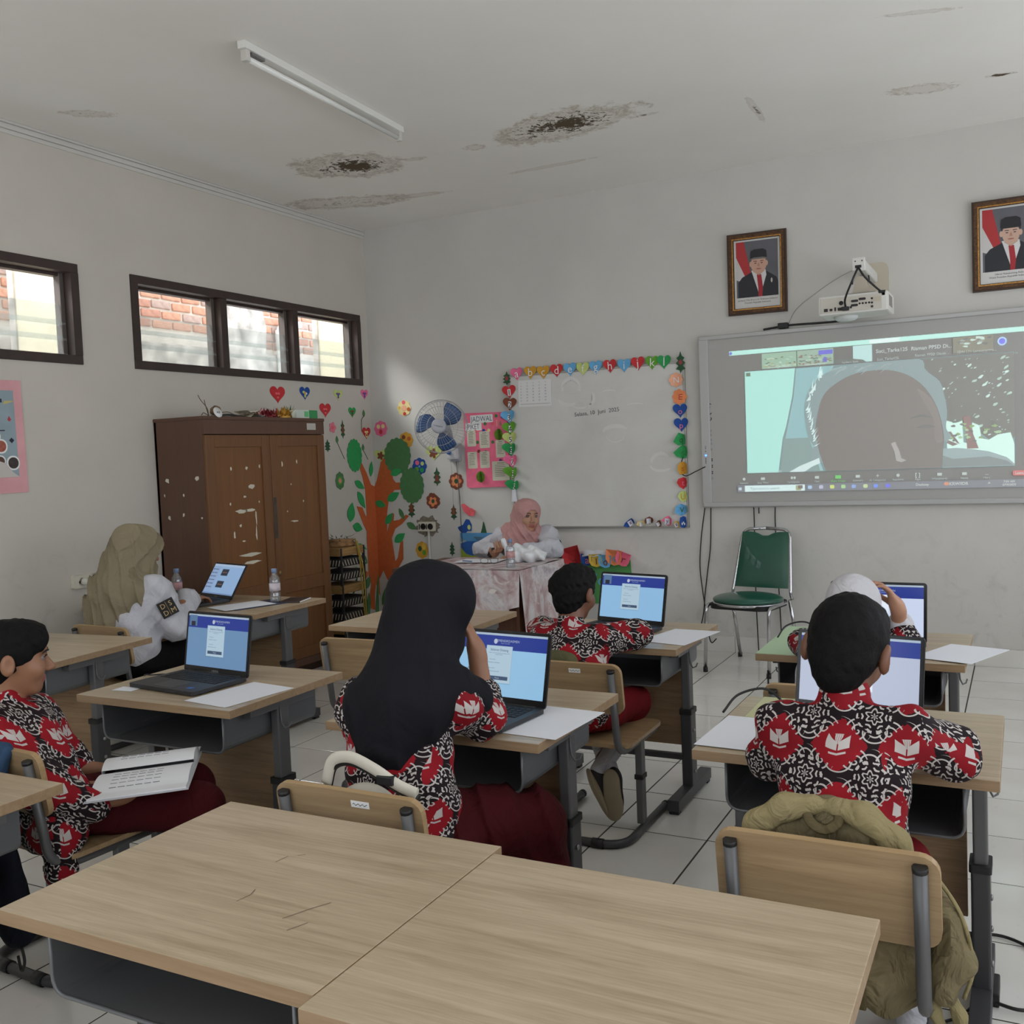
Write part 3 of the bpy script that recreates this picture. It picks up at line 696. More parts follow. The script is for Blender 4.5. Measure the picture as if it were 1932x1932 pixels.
cut('red paper heart on the left wall right above the cabinet', L, -.607, 1.838, heart(.14, .11), 'red', bow('coral', 'brown'), 'paper_heart')
cut('green paper heart with a brown bow on the left wall', L, -.263, 1.829, heart(.10, .085), 'leafg', bow('brown', 'dkgreen'), 'paper_heart')
cut('red paper heart with yellow figure beside the corner', L, -.083, 1.662, heart(.115, .098), 'red', [(blob(4, .016, .02, 9, .08), 'cream', 0, -.016), (leaf(.032, .02), 'cream', -.012, .012), (leaf(.032, .02), 'cream', .012, .012), (blob(4, .008, .01, 9, .08), 'brown', 0, -.014)], 'paper_heart')
cut('pale pink paper flower on the left wall beside the cabinet', L, -.527, 1.707, rosette(.045, 5, .3), 'rose', [(blob(2, .016, .016, 8, .05), 'coral', 0, 0)], 'paper_flower')
cut('dark holly leaf on the left wall beside the cabinet', L, -.398, 1.694, holly(.15, .055), 'dkgreen', [(holly(.08, .03), 'brown', 0, 0)], 'paper_leaf')
cut('green oval paper flower with pink centre beside the cabinet', L, -.467, 1.289, rosette(.062, 8, .12, .95, 1.15), 'mid', [(rosette(.032, 6, .15), 'grass', 0, 0), (blob(2, .016, .02, 8, .05), 'rose', 0, 0)], 'paper_flower')
cut('dark leaf half hidden by the cabinet edge', L, -.60, 1.566, holly(.10, .07), 'dkgreen', (), 'paper_leaf')
def stem_leaf(lab, y, z, pts):
    h = thing('paper_leaf', lab, 'paper leaf', group='leaves on thin stems'); set_world(h, wall_left(y, z, .002))
    sheet([(p[1], p[0]) for p in leaf(.06, .034)][::-1], .0014).build('leaf', pm('mid'), h)
    MB().tube([(a, c_, .001) for a, c_ in pts], .0022, 5).build('stem', pm('dkgreen'), h)
stem_leaf('green leaf on a long hanging stem beside the corner', -.107, 1.826, [(-.01, -.028), (-.035, -.05), (-.04, -.11), (-.038, -.15)])
stem_leaf('green leaf on a slanting stem beside the cabinet door', -.479, 1.613, [(.005, -.028), (.03, -.07), (.075, -.14), (.085, -.155)])
stem_leaf('green leaf on a short slanting stem above the tree fork', -.139, 1.548, [(.005, -.028), (.03, -.06), (.06, -.10)])
cut('pink round paper flower beside the corner on the front wall', Fw, .091, 1.697, rosette(.066, 8, .12), 'pink', [(blob(1, .018, .018, 9, .03), 'cream', -.022, .018), (blob(1, .018, .018, 9, .03), 'cream', .024, .018), (blob(1, .017, .02, 9, .03), 'red', 0, -.026)], 'paper_flower')
cut('cream paper flower with coloured dots, highest beside the fan', Fw, .329, 1.852, rosette(.066, 8, .12), 'cream', [(blob(2, .017, .017, 9, .03), 'coral', -.002, .046), (blob(2, .017, .017, 9, .03), 'trunk', .044, -.012), (blob(2, .015, .015, 9, .03), 'red', .004, -.046), (blob(2, .024, .024, 9, .03), 'peach', 0, 0), (blob(2, .012, .012, 9, .03), 'yellow', -.045, .004)], 'paper_flower')
cut('yellow paper flower with brown dots above the tree crown', Fw, .334, 1.591, rosette(.068, 8, .12), 'gold', [(blob(2, .018, .018, 9, .03), 'brown', -.022, .026), (blob(2, .018, .018, 9, .03), 'trunk', .03, .012), (blob(2, .02, .02, 9, .03), 'trunk', -.004, -.034)], 'paper_flower')
cut('pale green paper heart with brown flower in the corner', Fw, .075, 1.474, heart(.12, .10), 'lime', [(rosette(.036, 5, .45), 'brown', .002, 0)], 'paper_heart')
cut('dark blue paper flower with pink and green dots', Fw, .452, 1.375, rosette(.07, 8, .12), 'blue', [(blob(2, .02, .02, 9, .03), 'pink', -.02, .03), (blob(2, .017, .017, 9, .03), 'lime', .028, .022), (blob(2, .02, .02, 9, .03), 'grass', -.026, -.022), (blob(2, .02, .02, 9, .03), 'leafg', .022, -.03), (blob(2, .01, .01, 9, .03), 'sky', 0, 0)], 'paper_flower')
cut('lime green paper heart with dark flower under the fan', Fw, .594, 1.475, heart(.15, .12), 'lime', [(rosette(.042, 5, .45), 'brown', -.006, 0)], 'paper_heart')
cut('brown and orange paper flower under the fan switch', Fw, .79, 1.247, rosette(.068, 8, .14), 'brown', [(rosette(.05, 5, .35), 'orange', 0, 0), (blob(2, .018, .02, 9, .05), 'dkgreen', 0, 0)], 'paper_flower')
cut('brown and orange paper flower torn at its top', Fw, .568, 1.095, [(p[0], p[1]) for p in rosette(.068, 8, .14) if p[1] < .045 or p[0] < -.01], 'brown', [(rosette(.042, 5, .35), 'orange', 0, -.008), (blob(2, .015, .017, 9, .05), 'dkgreen', 0, -.004)], 'paper_flower', -.4)
cut('dark holly leaf between the paper flowers', Fw, .613, 1.288, holly(.155, .07), 'dkgreen', [(holly(.08, .04), 'brown', 0, -.01)], 'paper_leaf')
cut('dark holly leaf below the lower tree crown', Fw, .356, 1.026, holly(.14, .07), 'dkgreen', [(holly(.09, .05), 'brown', 0, .01)], 'paper_leaf')
cut('dark holly leaf hanging beside the fan cord', Fw, .755, 1.0, holly(.13, .06), 'dkgreen', [(holly(.08, .045), 'brown', 0, .012)], 'paper_leaf')
cut('dark leaf low on the wall beside the socket pipe', Fw, .725, .705, holly(.12, .05), 'dkgreen', (), 'paper_leaf')
cut('pink half flower peeling beside the teacher table', Fw, .914, 1.014, [(-.06, .05), (-.045, .055), (-.01, .02), (.02, .012), (.07, .0), (.045, -.028), (.03, -.044), (-.02, -.044), (-.05, -.005)], 'coral', [(leaf(.05, .03), 'orange', 0, -.015)], 'paper_flower', 0, 'paper cutout', 1.5)
cut('yellow round paper flower beside the socket pipe', Fw, .44, .695, rosette(.065, 8, .1, .95, 1.1), 'gold', [(blob(2, .018, .022, 9, .05), 'dkgreen', -.02, .012), (blob(2, .018, .022, 9, .05), 'grass', .02, -.02), (blob(2, .018, .03, 9, .05), 'yellow', .02, .03)], 'paper_flower')
# ---- paper tree folded round the room corner
tree = thing('paper_tree', 'orange and green paper tree pasted across the room corner', 'wall decoration', (0, 0, .2))
def piece(name, wallf, pts, c, off=.003, parent=tree):
    mx = sum(p[0] for p in pts)/len(pts); mz = sum(p[1] for p in pts)/len(pts)
    mb = MB().prism([(p[0]-mx, p[1]-mz) for p in pts], 0, .0012)
    o = mb.build(name, pm(c), parent); o.matrix_local = T(0, 0, -.2) @ wallf(mx, mz, off); return o
piece('trunk', wall_left, [(-.001, .30), (-.001, 1.22), (-.055, 1.24), (-.11, 1.34), (-.175, 1.43), (-.215, 1.42), (-.165, 1.30), (-.138, 1.20), (-.135, 1.0), (-.145, .98), (-.19, 1.06), (-.265, 1.075), (-.25, 1.04), (-.19, .93), (-.145, .86), (-.15, .80), (-.147, .62), (-.148, .50), (-.12, .42), (-.15, .32), (-.135, .22), (-.08, .20), (-.075, .32), (-.05, .42)][::-1], 'trunk')
piece('trunk', wall_front, [(.001, .44), (.001, 1.22), (.03, 1.28), (.075, 1.42), (.12, 1.47), (.18, 1.38), (.19, 1.28), (.215, 1.25), (.30, 1.25), (.30, 1.19), (.20, 1.19), (.14, 1.12), (.115, 1.0), (.105, .84), (.135, .92), (.17, 1.0), (.185, .99), (.175, .935), (.235, .945), (.30, .985), (.33, .975), (.26, .91), (.19, .87), (.15, .79), (.165, .68), (.175, .60), (.20, .63), (.235, .77), (.26, .77), (.255, .62), (.19, .53), (.14, .47), (.09, .44), (.05, .52)], 'trunk')
def shift(pts, u, z): return [(p[0]+u, p[1]+z) for p in pts]
piece('crown', wall_left, shift(rosette(.115, 16, .09, .88, 1.18), -.262, 1.485), 'leafg', .005)
piece('crown', wall_front, shift(rosette(.135, 16, .07, .98, 1.12), .244, 1.466), 'mid', .005)
piece('crown', wall_front, shift(rosette(.125, 16, .07, .95, 1.18), .371, 1.221), 'mid', .005)
def rleaf(l, w_, a, u, z):
    ca, sa = math.cos(a), math.sin(a); return [(u+p[0]*ca-p[1]*sa, z+p[0]*sa+p[1]*ca) for p in leaf(l, w_)]
for u, z, a, l, w_, c in ((-.215, 1.245, -.5, .14, .06, 'leafg'), (-.20, 1.122, -1.0, .17, .07, 'leafg'), (-.345, 1.031, 1.3, .16, .10, 'leafg'), (-.267, .903, -.3, .13, .075, 'leafg'), (-.215, .742, -.5, .13, .03, 'leafg'), (-.202, .628, -.6, .10, .075, 'mid'), (-.323, .564, .1, .10, .045, 'leafg'), (-.045, 1.37, 1.4, .13, .055, 'leafg'), (-.17, .44, .9, .12, .07, 'mid'), (-.34, .44, 1.1, .16, .04, 'dkgreen')):
    piece('leaf', wall_left, rleaf(l, w_, a, u, z), c, .006)
for u, z, a, l, w_, c in ((.185, 1.135, .5, .14, .07, 'leafg'), (.055, 1.075, -.3, .11, .06, 'leafg'), (.134, .954, .9, .12, .06, 'leafg'), (.26, .99, -1.1, .11, .04, 'mid'), (.353, .891, -.5, .11, .055, 'mid'), (.23, .795, .6, .13, .07, 'leafg'), (.225, 1.335, .3, .12, .06, 'leafg'), (.06, .32, 1.2, .20, .05, 'mid')):
    piece('leaf', wall_front, rleaf(l, w_, a, u, z), c, .006)
piece('twig', wall_left, [(-.31, .76), (-.295, .70), (-.30, .66), (-.25, .57), (-.20, .47), (-.17, .49), (-.155, .52), (-.21, .56), (-.27, .64), (-.275, .69)], 'trunk', .004)
piece('grass_blade', wall_left, [(-.16, .18), (-.14, .30), (-.16, .36), (-.19, .30), (-.20, .18)], 'mid', .006)
piece('grass_blade', wall_left, [(-.08, .18), (-.03, .46), (-.012, .50), (-.02, .36), (-.03, .18)], 'mid', .006)
# ---- pink duty-roster poster
ps = thing('roster_poster', 'pink poster headed JADWAL PIKET with roster cards beside the whiteboard', 'poster'); set_world(ps, wall_front(1.083, 1.482, .004, .01))
MB().prism([(-.192, -.275), (-.175, -.29), (.19, -.288), (.193, .285), (-.19, .298)], 0, .012).build('board', pm('hotpink'), ps)
def heading(s, x, y, wd):
    bk = MB().prism(rrect(wd, .062, .004, 1), 0, .001, M=T(x, y, .0122)).build('heading_strip', M_letter, ps)
    text('heading', s, .058, mat('heading_grey', (92, 96, 112), .8), bk, T(x, y, .0136), sx=wd/(len(s)*.0395))
heading('JADWAL', -.03, .245, .20); heading('PIKET', -.105, .187, .145)
M_card = mat('card_cream', (214, 210, 190), .8); M_print = mat('print_dark', (96, 88, 84), .8)
def card(x, y, w_, h, nl, head=True):
    cd_ = MB().prism(rrect(w_, h, .008, 2), 0, .0012, M=T(x, y, .0122)).build('roster_card', M_card, ps)
    ln = MB()
    for k in range(nl): ln.box((x-w_*.34, y+h*.30-k*h*.66/nl-.0015, .0135), (x-w_*.34+w_*random.uniform(.45, .68), y+h*.30-k*h*.66/nl+.0015, .0138))
    ln.box((x-w_*.2, y+h*.40-.002, .0135), (x+w_*.2, y+h*.40+.002, .0138)); ln.build('print_lines', M_print, cd_)
for a in ((-.128, .097, .078, .125, 8), (-.012, .082, .09, .13, 8), (.125, .005, .082, .135, 8), (-.128, -.073, .085, .13, 7), (-.018, -.073, .085, .13, 7), (.118, -.165, .15, .15, 7)): card(*a)
for x, y, c in ((-.138, .15, 'leafg'), (-.09, .15, 'coral'), (-.015, .153, 'blue'), (.03, .153, 'cream'), (.0, .205, 'mid'), (.065, .2, 'coral'), (.10, .26, 'mid'), (-.075, .065, 'mid'), (.06, .06, 'mid'), (-.068, -.005, 'brown'), (-.005, -.015, 'mid'), (.12, -.085, 'purple'), (.155, .25, 'blue')):
    sheet(blob(3, .014, .014, 9, .08), .0008).build('dot', pm(c), ps, T(x, y, .0125))
MB().box((.10, .175, .0122), (.108, .228, .0135)).build('strip', pm('peach'), ps); text('numeral', '6', .05, pm('mid'), ps, T(.135, .2, .0135))
for x, y in ((.118, .115), (-.06, -.205)):
    g = MB()
    for k in range(6):
        a = -PI*.42+PI*.84*k/5
        g.grid(1, 8, lambda u, v_: (x+.038*u*math.sin(a)*math.sin(PI*v_), y+.045*math.cos(PI*v_), .0125+.038*u*math.cos(a)*math.sin(PI*v_)))
    g.build('paper_fan_ball', [mat('paper_fan_green', (120, 160, 56), .8, var=.3, scale=40)], ps)
# ---- painted sea poster and the pocket chart
ocean = thing('sea_painting', 'painted sea and mountain poster low behind the teacher', 'poster'); set_world(ocean, wall_front(.955, .70, .003))
MB().box((-.148, -.15, 0), (.15, .135, .003)).build('board', mat('paint_blue', (44, 96, 170), .7, var=.15), ocean)
for nm, pts, c in (('sky_band', [(-.148, .07), (.15, .07), (.15, .135), (-.148, .135)], (86, 150, 200)), ('cloud_band', [(-.148, .05), (-.09, .07), (-.148, .10)], (168, 190, 190)), ('mountain', [(-.03, .105), (.02, .06), (.065, .105)], (190, 186, 140)), ('green_bank', [(-.148, -.15), (-.148, .02), (-.10, -.03), (-.05, -.045), (.0, -.04), (-.05, -.15)], (150, 168, 60)), ('sand_bank', [(-.148, -.15), (-.10, -.10), (.04, -.04), (.15, -.02), (.15, -.15)], (176, 116, 40)), ('grass_bank', [(-.02, -.15), (.01, -.10), (.08, -.07), (.15, -.06), (.15, -.15)], (70, 130, 56))):
    MB().prism(pts if sum((pts[i-1][0]*pts[i][1]-pts[i][0]*pts[i-1][1]) for i in range(len(pts))) > 0 else pts[::-1], .003, .0042).build(nm, mat('paint_'+nm, c, .7, var=.15), ocean)
cut('blue bird cutout perched on the sea painting', Fw, .865, .90, [(-.08, -.02), (-.03, .0), (.0, .045), (.03, .04), (.05, .0), (.045, -.05), (.01, -.05), (-.03, -.09), (-.05, -.06), (-.07, -.04)], 'blue', [(blob(2, .015, .02, 9, .05), 'lime', .025, -.02)], 'paper_bird')
cut('small dark green paper tree above the sea painting', Fw, 1.02, .875, [(-.03, -.05), (.03, -.05), (.008, .04), (0, .05), (-.012, .0)], 'dkgreen', (), 'paper_leaf')
gp = thing('pocket_chart', 'green wall chart with a row of coloured paper flaps low on the front wall', 'poster'); set_world(gp, wall_front(1.98, .50, .003))
MB().prism([(-.24, -.19), (.25, -.19), (.265, .0), (.255, .14), (-.25, .12), (-.262, .0)], 0, .006).build('board', mat('chart_green', (84, 150, 84), .8, var=.12), gp)
text('chart_letters', 'Vo', .13, pm('sky'), gp, T(-.01, -.015, .008), .002)
text('chart_letters', 'ca', .08, pm('cream'), gp, T(.10, -.0, .008), .002)
for k, (x, y, w_, c, ch, tl_) in enumerate(((-.185, .165, .15, 'red', '', .25), (-.075, .14, .09, 'blue', 'a', .0), (.0, .135, .10, 'yellow', 'T', .05), (.075, .13, .10, 'sky', 'd', -.1), (.15, .16, .12, 'orange', 'e', -.1), (.22, .15, .11, 'hotpink', 'r', -.35))):
    h = w_*1.05
    f = sheet([(-w_/2, h*.45), (-w_/2, -.1*h), (-w_*.35, -.38*h), (0, -.5*h), (w_*.35, -.38*h), (w_/2, -.1*h), (w_/2, h*.45)], .0015, curl=1.2).build('flap', pm(c), gp, T(x, y, .02+.004*k) @ RZ(tl_))
    if ch: text('letter', ch, .08, pm('rose' if c == 'blue' else 'sky' if c == 'orange' else 'brown'), f, T(0, -.005, .006), .0005)
    else: MB().tube([(-.035, -.01, .006), (-.02, -.03, .005), (.01, -.036, .004), (.035, -.022, .006)], .003, 5).build('smile', pm('brown'), f)
for x, w_ in ((-.06, .14), (.02, .12)): MB().grid(6, 3, lambda u, v_: (x+(u-.5)*w_, .17+v_*.045-.03*abs(u-.5), .03+.02*math.sin(u*PI))).build('curled_edge', mat('paper_back', (214, 216, 222), .8), gp)
# ---- pink framed poster at the left edge
lp = thing('flag_poster', 'blue grey poster with small pictures on a pink backing at the left edge', 'poster'); set_world(lp, wall_left(-3.50, 1.637, .003, .012))
MB().box((-.29, -.30, 0), (.285, .30, .003), bevel=.001).build('backing', mat('paper_pale_pink', (226, 168, 172), .85, var=.08), lp)
MB().box((-.24, -.215, .003), (.235, .245, .0045)).build('print', mat('print_bluegrey', (150, 168, 176), .8, var=.1), lp)
for nm, pts, c in (('stripe', [(.17, .17), (.23, .185), (.23, .19), (.18, .19)], (200, 186, 120)), ('lettering', [(.10, .185), (.165, .18), (.165, .20), (.10, .205)], (50, 56, 64)), ('star', [(.19, .09), (.20, .11), (.212, .09), (.20, .08)], (190, 70, 80)), ('caption', [(.10, .03), (.17, .03), (.17, .036), (.10, .036)], (60, 60, 66)), ('star_dark', [(.19, -.02), (.205, -.005), (.22, -.02), (.205, -.035)], (50, 50, 70))):
    MB().prism(pts, .0045, .0055).build('printed_'+nm, mat('poster_'+nm, c, .8), lp)
for x, y, r, c in ((.14, -.05, .035, (160, 90, 74)), (.11, .0, .03, (190, 80, 90)), (.13, -.13, .03, (96, 70, 60)), (.205, -.14, .035, (70, 62, 60))):
    d = MB().prism(rrect(r*2.2, r*2.2, r, 5), .0045, .0052, M=T(x, y, 0)).build('picture_rim', M_letter, lp)
    MB().prism(rrect(r*1.7, r*1.7, r*.8, 5), .0052, .006, M=T(x, y, 0)).build('picture', mat('poster_pic_%d' % int(x*1000), c, .8, var=.3, scale=60), d)
MB().prism([(-.2, -.215), (.235, -.215), (.20, -.19), (.16, -.14), (.10, -.12), (-.2, -.12)], .0052, .0064).build('cloth_figure', mat('poster_cream', (206, 200, 194), .8), lp)
MB().prism([(.06, -.215), (.10, -.215), (.10, -.145), (.06, -.145)], .0065, .007).build('red_bar', mat('poster_red', (186, 60, 90), .8), lp)
# ---- sockets
M_sock = mat('socket_ivory', (216, 210, 194), .5); M_dark = mat('socket_dark', (60, 54, 50), .7)
sk = thing('wall_socket', 'ivory double wall socket with crumbled plaster and conduit beside the tree', 'socket'); set_world(sk, wall_front(.505, .888, 0))
MB().prism(blob(11, .105, .085, 44, .17), .0005, .002).build('broken_plaster', mat('crumbled_plaster', (128, 118, 104), .95, var=.3, scale=40), sk)
MB().prism(rrect(.15, .076, .008), 0, .03).build('box', M_sock, sk)
for x in (-.028, .04): MB().lathe([(.0, .0302), (.02, .0302), (.024, .033), (.026, .0302)], 18, M=T(x, 0, 0)).build('outlet', M_dark, sk)
for x in (-.062, .006): MB().box((x-.004, -.022, .03), (x+.004, .022, .034)).build('switch', M_dark, sk)
MB().tube([(.012, -.04, .012), (.012, -.80, .012)], .0105, 10).build('conduit', mat('conduit_white', (206, 204, 198), .5), sk)
s2 = thing('wall_socket', 'ivory double socket with two plugs on the left wall', 'socket'); set_world(s2, wall_left(-2.89, .815, 0))
MB().prism(rrect(.185, .075, .008), 0, .028).build('box', M_sock, s2)
for x in (-.04, .05): MB().lathe([(0, .0282), (.021, .0282), (.025, .032), (.027, .0282)], 18, M=T(x, 0, 0)).build('outlet', M_sock, s2)
MB().lathe([(0, .03), (.02, .03), (.02, .05), (.008, .062), (0, .064)], 14, M=T(-.03, 0, 0)).build('white_plug', mat('plug_white', (220, 218, 208), .5), s2)
MB().lathe([(0, .03), (.02, .03), (.022, .055), (.010, .085), (0, .088)], 14, M=T(.05, .0, 0) @ Matrix.Rotation(-.35, 4, 'X')).build('black_plug', M_black, s2)
cb = tag(MB().tube(spline([(.06, -2.92, .815), (.075, -2.91, .77), (.08, -2.92, .70), (.07, -2.95, .55), (.08, -2.96, .3), (.09, -2.95, .012)]), .0035, 6).build('mains_cable', mat('cord_white', (216, 214, 206), .5)), 'white power cord hanging from the left wall socket', 'cord')
cb = tag(MB().tube(spline([(.09, -2.84, .855), (.13, -2.79, .93), (.19, -2.74, .95), (.27, -2.72, .90), (.36, -2.74, .78), (.45, -2.76, .69), (.50, -2.70, .685)]), .0042, 6).build('mains_cable', M_black), 'black power cord arching from the left wall socket', 'cord')
# ================================================================ smartboard with the projected meeting
sb = thing('interactive_whiteboard', 'wide grey interactive whiteboard showing a projected video meeting', 'whiteboard', (3.82, -.001, 1.018))
BW0, BW1, BH = -1.013, 1.055, 1.178
M_sbf = mat('board_frame_silver', (178, 178, 176), .4, .3); BOARD = (176, 174, 170)
M_sbs = mat('board_enamel', BOARD, .55)
MB().box((BW0+.01, -.04, .01), (BW1-.01, -.006, BH-.01)).build('panel', M_sbs, sb)
f = MB().box((BW0, -.052, 0), (BW1, 0, .035), bevel=.006).box((BW0, -.052, BH-.03), (BW1, 0, BH), bevel=.006).box((BW1-.03, -.05, .03), (BW1, 0, BH-.03), bevel=.006)
f.build('frame', M_sbf, sb)
MB().box((BW0-.005, -.05, .0), (BW0+.062, 0, BH), bevel=.006).build('control_strip', M_sbf, sb)
text('strip_button', '0', .02, M_dark, sb, T(BW0+.028, -.0505, .42) @ Matrix.Rotation(PI/2, 4, 'X'))
for z in (.405, .385, .335, .325, .315, .305): MB().box((BW0+.024, -.0512, z), (BW0+.030, -.050, z+.006)).build('button', M_dark, sb)
MB().lathe([(0, 0), (.007, 0), (.005, .003), (0, .004)], 10, M=T(BW0+.028, -.05, .36) @ Matrix.Rotation(PI/2, 4, 'X')).build('power_light', glow('blue_led', (60, 110, 255), 6), sb)
MB().box((BW0+.068, -.0412, 1.09), (BW0+.115, -.0404, 1.112)).build('plate', M_sbf, sb)
for k, z in enumerate((.703, .655, .612, .53, .50, .466, .44, .40, .327, .283, .239, .20)):
    s = MB()
    if k < 3: s.tube([(.066+.012*math.cos(a), -.0408, z+.013*math.sin(a)) for a in (.6+k, 1.6+k, 2.7+k, 3.9+k, 5+k)], .003, 5)
    elif k in (8, 9, 10):
        for dx in (-.009, .003):
            for dz in (-.009, .003): s.box((.066+dx, -.0412, z+dz), (.066+dx+.008, -.0404, z+dz+.008))
    else: s.box((.056, -.041, z-.008), (.076, -.0404, z+.008))
    s.build('board_icon', M_black if k < 3 or k in (8, 9, 10) else mat('icon_faint', (150, 150, 150), .6), sb, T(BW0-.005, 0, 0))
PRJ = {}
def beam(rgb, key=None):
    """board enamel with projector light falling on it"""
    k = tuple(rgb)
    if k in PRJ: return PRJ[k]
    m = mat('projected_%d_%d_%d' % k, BOARD, .55); b = m.node_tree.nodes['Principled BSDF']
    e = [max(0, a-c) for a, c in zip(lin(rgb), lin((150, 147, 144)))]
    b.inputs['Emission Color'].default_value = (*e, 1); b.inputs['Emission Strength'].default_value = 4.9
    PRJ[k] = m; return m
LAY = [.0405]
def flat(name, pts, rgb, parent=None, m=None):
    """flat patch of the projected picture; pts in (x, z) of the room"""
    LAY[0] += .00003
    if sum((pts[i-1][0]*pts[i][1]-pts[i][0]*pts[i-1][1]) for i in range(len(pts))) < 0: pts = pts[::-1]
    mb = MB(); mb.add([(p[0]-3.82, -LAY[0], p[1]-1.018) for p in pts], [tuple(range(len(pts)))])
    return mb.build(name, m or beam(rgb), sb if parent is None else parent)
def move(pts, x, z): return [(p[0]+x, p[1]+z) for p in pts]
def fr_(x0, z0, x1, z1): return [(x0, z0), (x1, z0), (x1, z1), (x0, z1)]
def ptxt(s, x, z, size, rgb=(222, 232, 228), sx=1):
    LAY[0] += .00003
    return text('screen_text', s, size, beam(rgb), sb, T(x-3.82, -LAY[0], z-1.018) @ Matrix.Rotation(PI/2, 4, 'X'), sx=sx)
flat('title_bar', fr_(3.015, 2.05, 4.82, 2.079), (206, 250, 238))
flat('title_bar_shine', fr_(3.92, 2.052, 4.10, 2.077), (240, 255, 252))
flat('browser_icon', [(3.026+.011*math.cos(a*.785), 2.064+.011*math.sin(a*.785)) for a in range(8)], (90, 140, 230))
ptxt('Zoom Meeting', 3.085, 2.064, .018, (190, 226, 218))
th = flat('thumbnail', fr_(3.235, 1.944, 3.462, 2.044), (178, 204, 184)); rr = random.Random(4)
for k in range(46): flat('thumbnail_speck', move(blob(k, .010, .005, 6, .4), rr.uniform(3.25, 3.45), 1.955+rr.random()**2*.06), rr.choice(((160, 160, 140), (190, 190, 160), (206, 224, 206), (150, 160, 150))))
flat('thumbnail', fr_(3.468, 1.944, 3.698, 2.044), (180, 200, 184))
for k in range(46): flat('thumbnail_speck', move(blob(k, .010, .005, 6, .4), rr.uniform(3.48, 3.68), 1.955+rr.random()**2*.06), rr.choice(((160, 160, 140), (170, 150, 140), (206, 224, 206), (150, 160, 150))))
flat('thumbnail_banner', fr_(3.605, 2.008, 3.694, 2.036), (110, 140, 226)); flat('thumbnail_figure', [(3.63, 1.96), (3.66, 1.96), (3.655, 1.985), (3.645, 1.995), (3.635, 1.985)], (110, 130, 210))
flat('thumbnail', fr_(3.82, 1.94, 3.936, 2.046), (206, 236, 232)); flat('thumbnail_shade', [(3.70, 1.94), (3.90, 1.94), (3.88, 1.955), (3.82, 1.965), (3.70, 1.97)], (150, 150, 146))
ptxt('Sembara Santi', 3.80, 1.946, .018, (196, 206, 200)); ptxt('SDN Negeri Melati 3', 3.35, 1.95, .018); ptxt('SDN Sukamaju 02', 3.58, 1.95, .018)
ptxt('Suci_Tarka125', 4.054, 2.0, .032); ptxt('Suci_Tarka125', 4.03, 1.948, .022, (200, 210, 206)); ptxt('Risman PPSD Di...', 4.285, 1.999, .032); ptxt('Risman PPSD Disdik ...', 4.29, 1.955, .022, (200, 210, 206))
flat('thumbnail', fr_(4.408, 1.95, 4.633, 2.045), (160, 156, 144))
for k in range(14): flat('thumbnail_speck', move(blob(k, .016, .007, 6, .4), rr.uniform(4.425, 4.61), rr.uniform(1.985, 2.035)), rr.choice(((214, 234, 224), (150, 146, 132), (176, 186, 176))))
ptxt('SDN 171 Lanosmarmu...', 4.54, 1.955, .022, (196, 206, 200))
flat('round_button_ring', [(4.68+.026*math.cos(a*.524), 2.001+.026*math.sin(a*.524)) for a in range(12)], (196, 226, 252)); flat('round_button', [(4.68+.018*math.cos(a*.524), 2.001+.018*math.sin(a*.524)) for a in range(12)], (76, 140, 240))
ptxt('Signed in', 4.73, 1.925, .018, (196, 206, 200))
# speaker's video
flat('video', fr_(3.118, 1.245, 4.742, 1.933), (160, 172, 172))
flat('pale_wall', [(3.118, 1.933), (3.452, 1.933), (3.43, 1.75), (3.385, 1.55), (3.36, 1.47), (3.327, 1.247), (3.118, 1.247)], (196, 242, 232))
flat('grey_wall', [(3.46, 1.93), (3.70, 1.93), (3.64, 1.84), (3.54, 1.72), (3.52, 1.55), (3.56, 1.42), (3.62, 1.25), (3.34, 1.25), (3.385, 1.5), (3.44, 1.75)], (172, 204, 206))
flat('wall_shadow', [(3.37, 1.47), (3.53, 1.47), (3.60, 1.25), (3.34, 1.25)], (164, 180, 176))
flat('foliage', [(4.20, 1.93), (4.742, 1.93), (4.742, 1.42), (4.62, 1.40), (4.50, 1.50), (4.37, 1.53), (4.30, 1.80)], (151, 149, 142))
for k in range(90): 
    x, z = rr.uniform(4.26, 4.735), rr.uniform(1.43, 1.925)
    if x < 4.26+(1.93-z)*.25: continue
    s_ = rr.choice((.003, .004, .004, .006, .011)); a = rr.uniform(.2, .7)
    flat('leaf_gap', [(x+p[0]*math.cos(a)-p[1]*math.sin(a), z+p[0]*math.sin(a)+p[1]*math.cos(a)) for p in blob(k, s_*1.5, s_*.6, 7, .3)], rr.choice(((226, 252, 242), (200, 224, 212))))
flat('bright_ground', [(4.362, 1.54), (4.42, 1.52), (4.455, 1.535), (4.46, 1.40), (4.50, 1.39), (4.51, 1.52), (4.55, 1.50), (4.56, 1.42), (4.60, 1.41), (4.65, 1.44), (4.72, 1.45), (4.74, 1.38), (4.74, 1.26), (4.37, 1.30)], (224, 255, 244))
flat('tree_trunk', [(4.458, 1.56), (4.50, 1.56), (4.515, 1.45), (4.545, 1.36), (4.48, 1.36), (4.475, 1.46)], (168, 148, 136)); flat('branch', [(4.37, 1.42), (4.43, 1.39), (4.40, 1.38), (4.365, 1.40)], (160, 142, 132)); flat('branch', [(4.37, 1.47), (4.42, 1.40), (4.44, 1.39), (4.39, 1.47)], (160, 146, 136))
for k in range(26): flat('leaf_cluster', move(blob(k, .013, .008, 7, .5), rr.uniform(4.38, 4.66), rr.uniform(1.40, 1.53)), rr.choice(((152, 150, 140), (170, 190, 150), (190, 214, 180))))
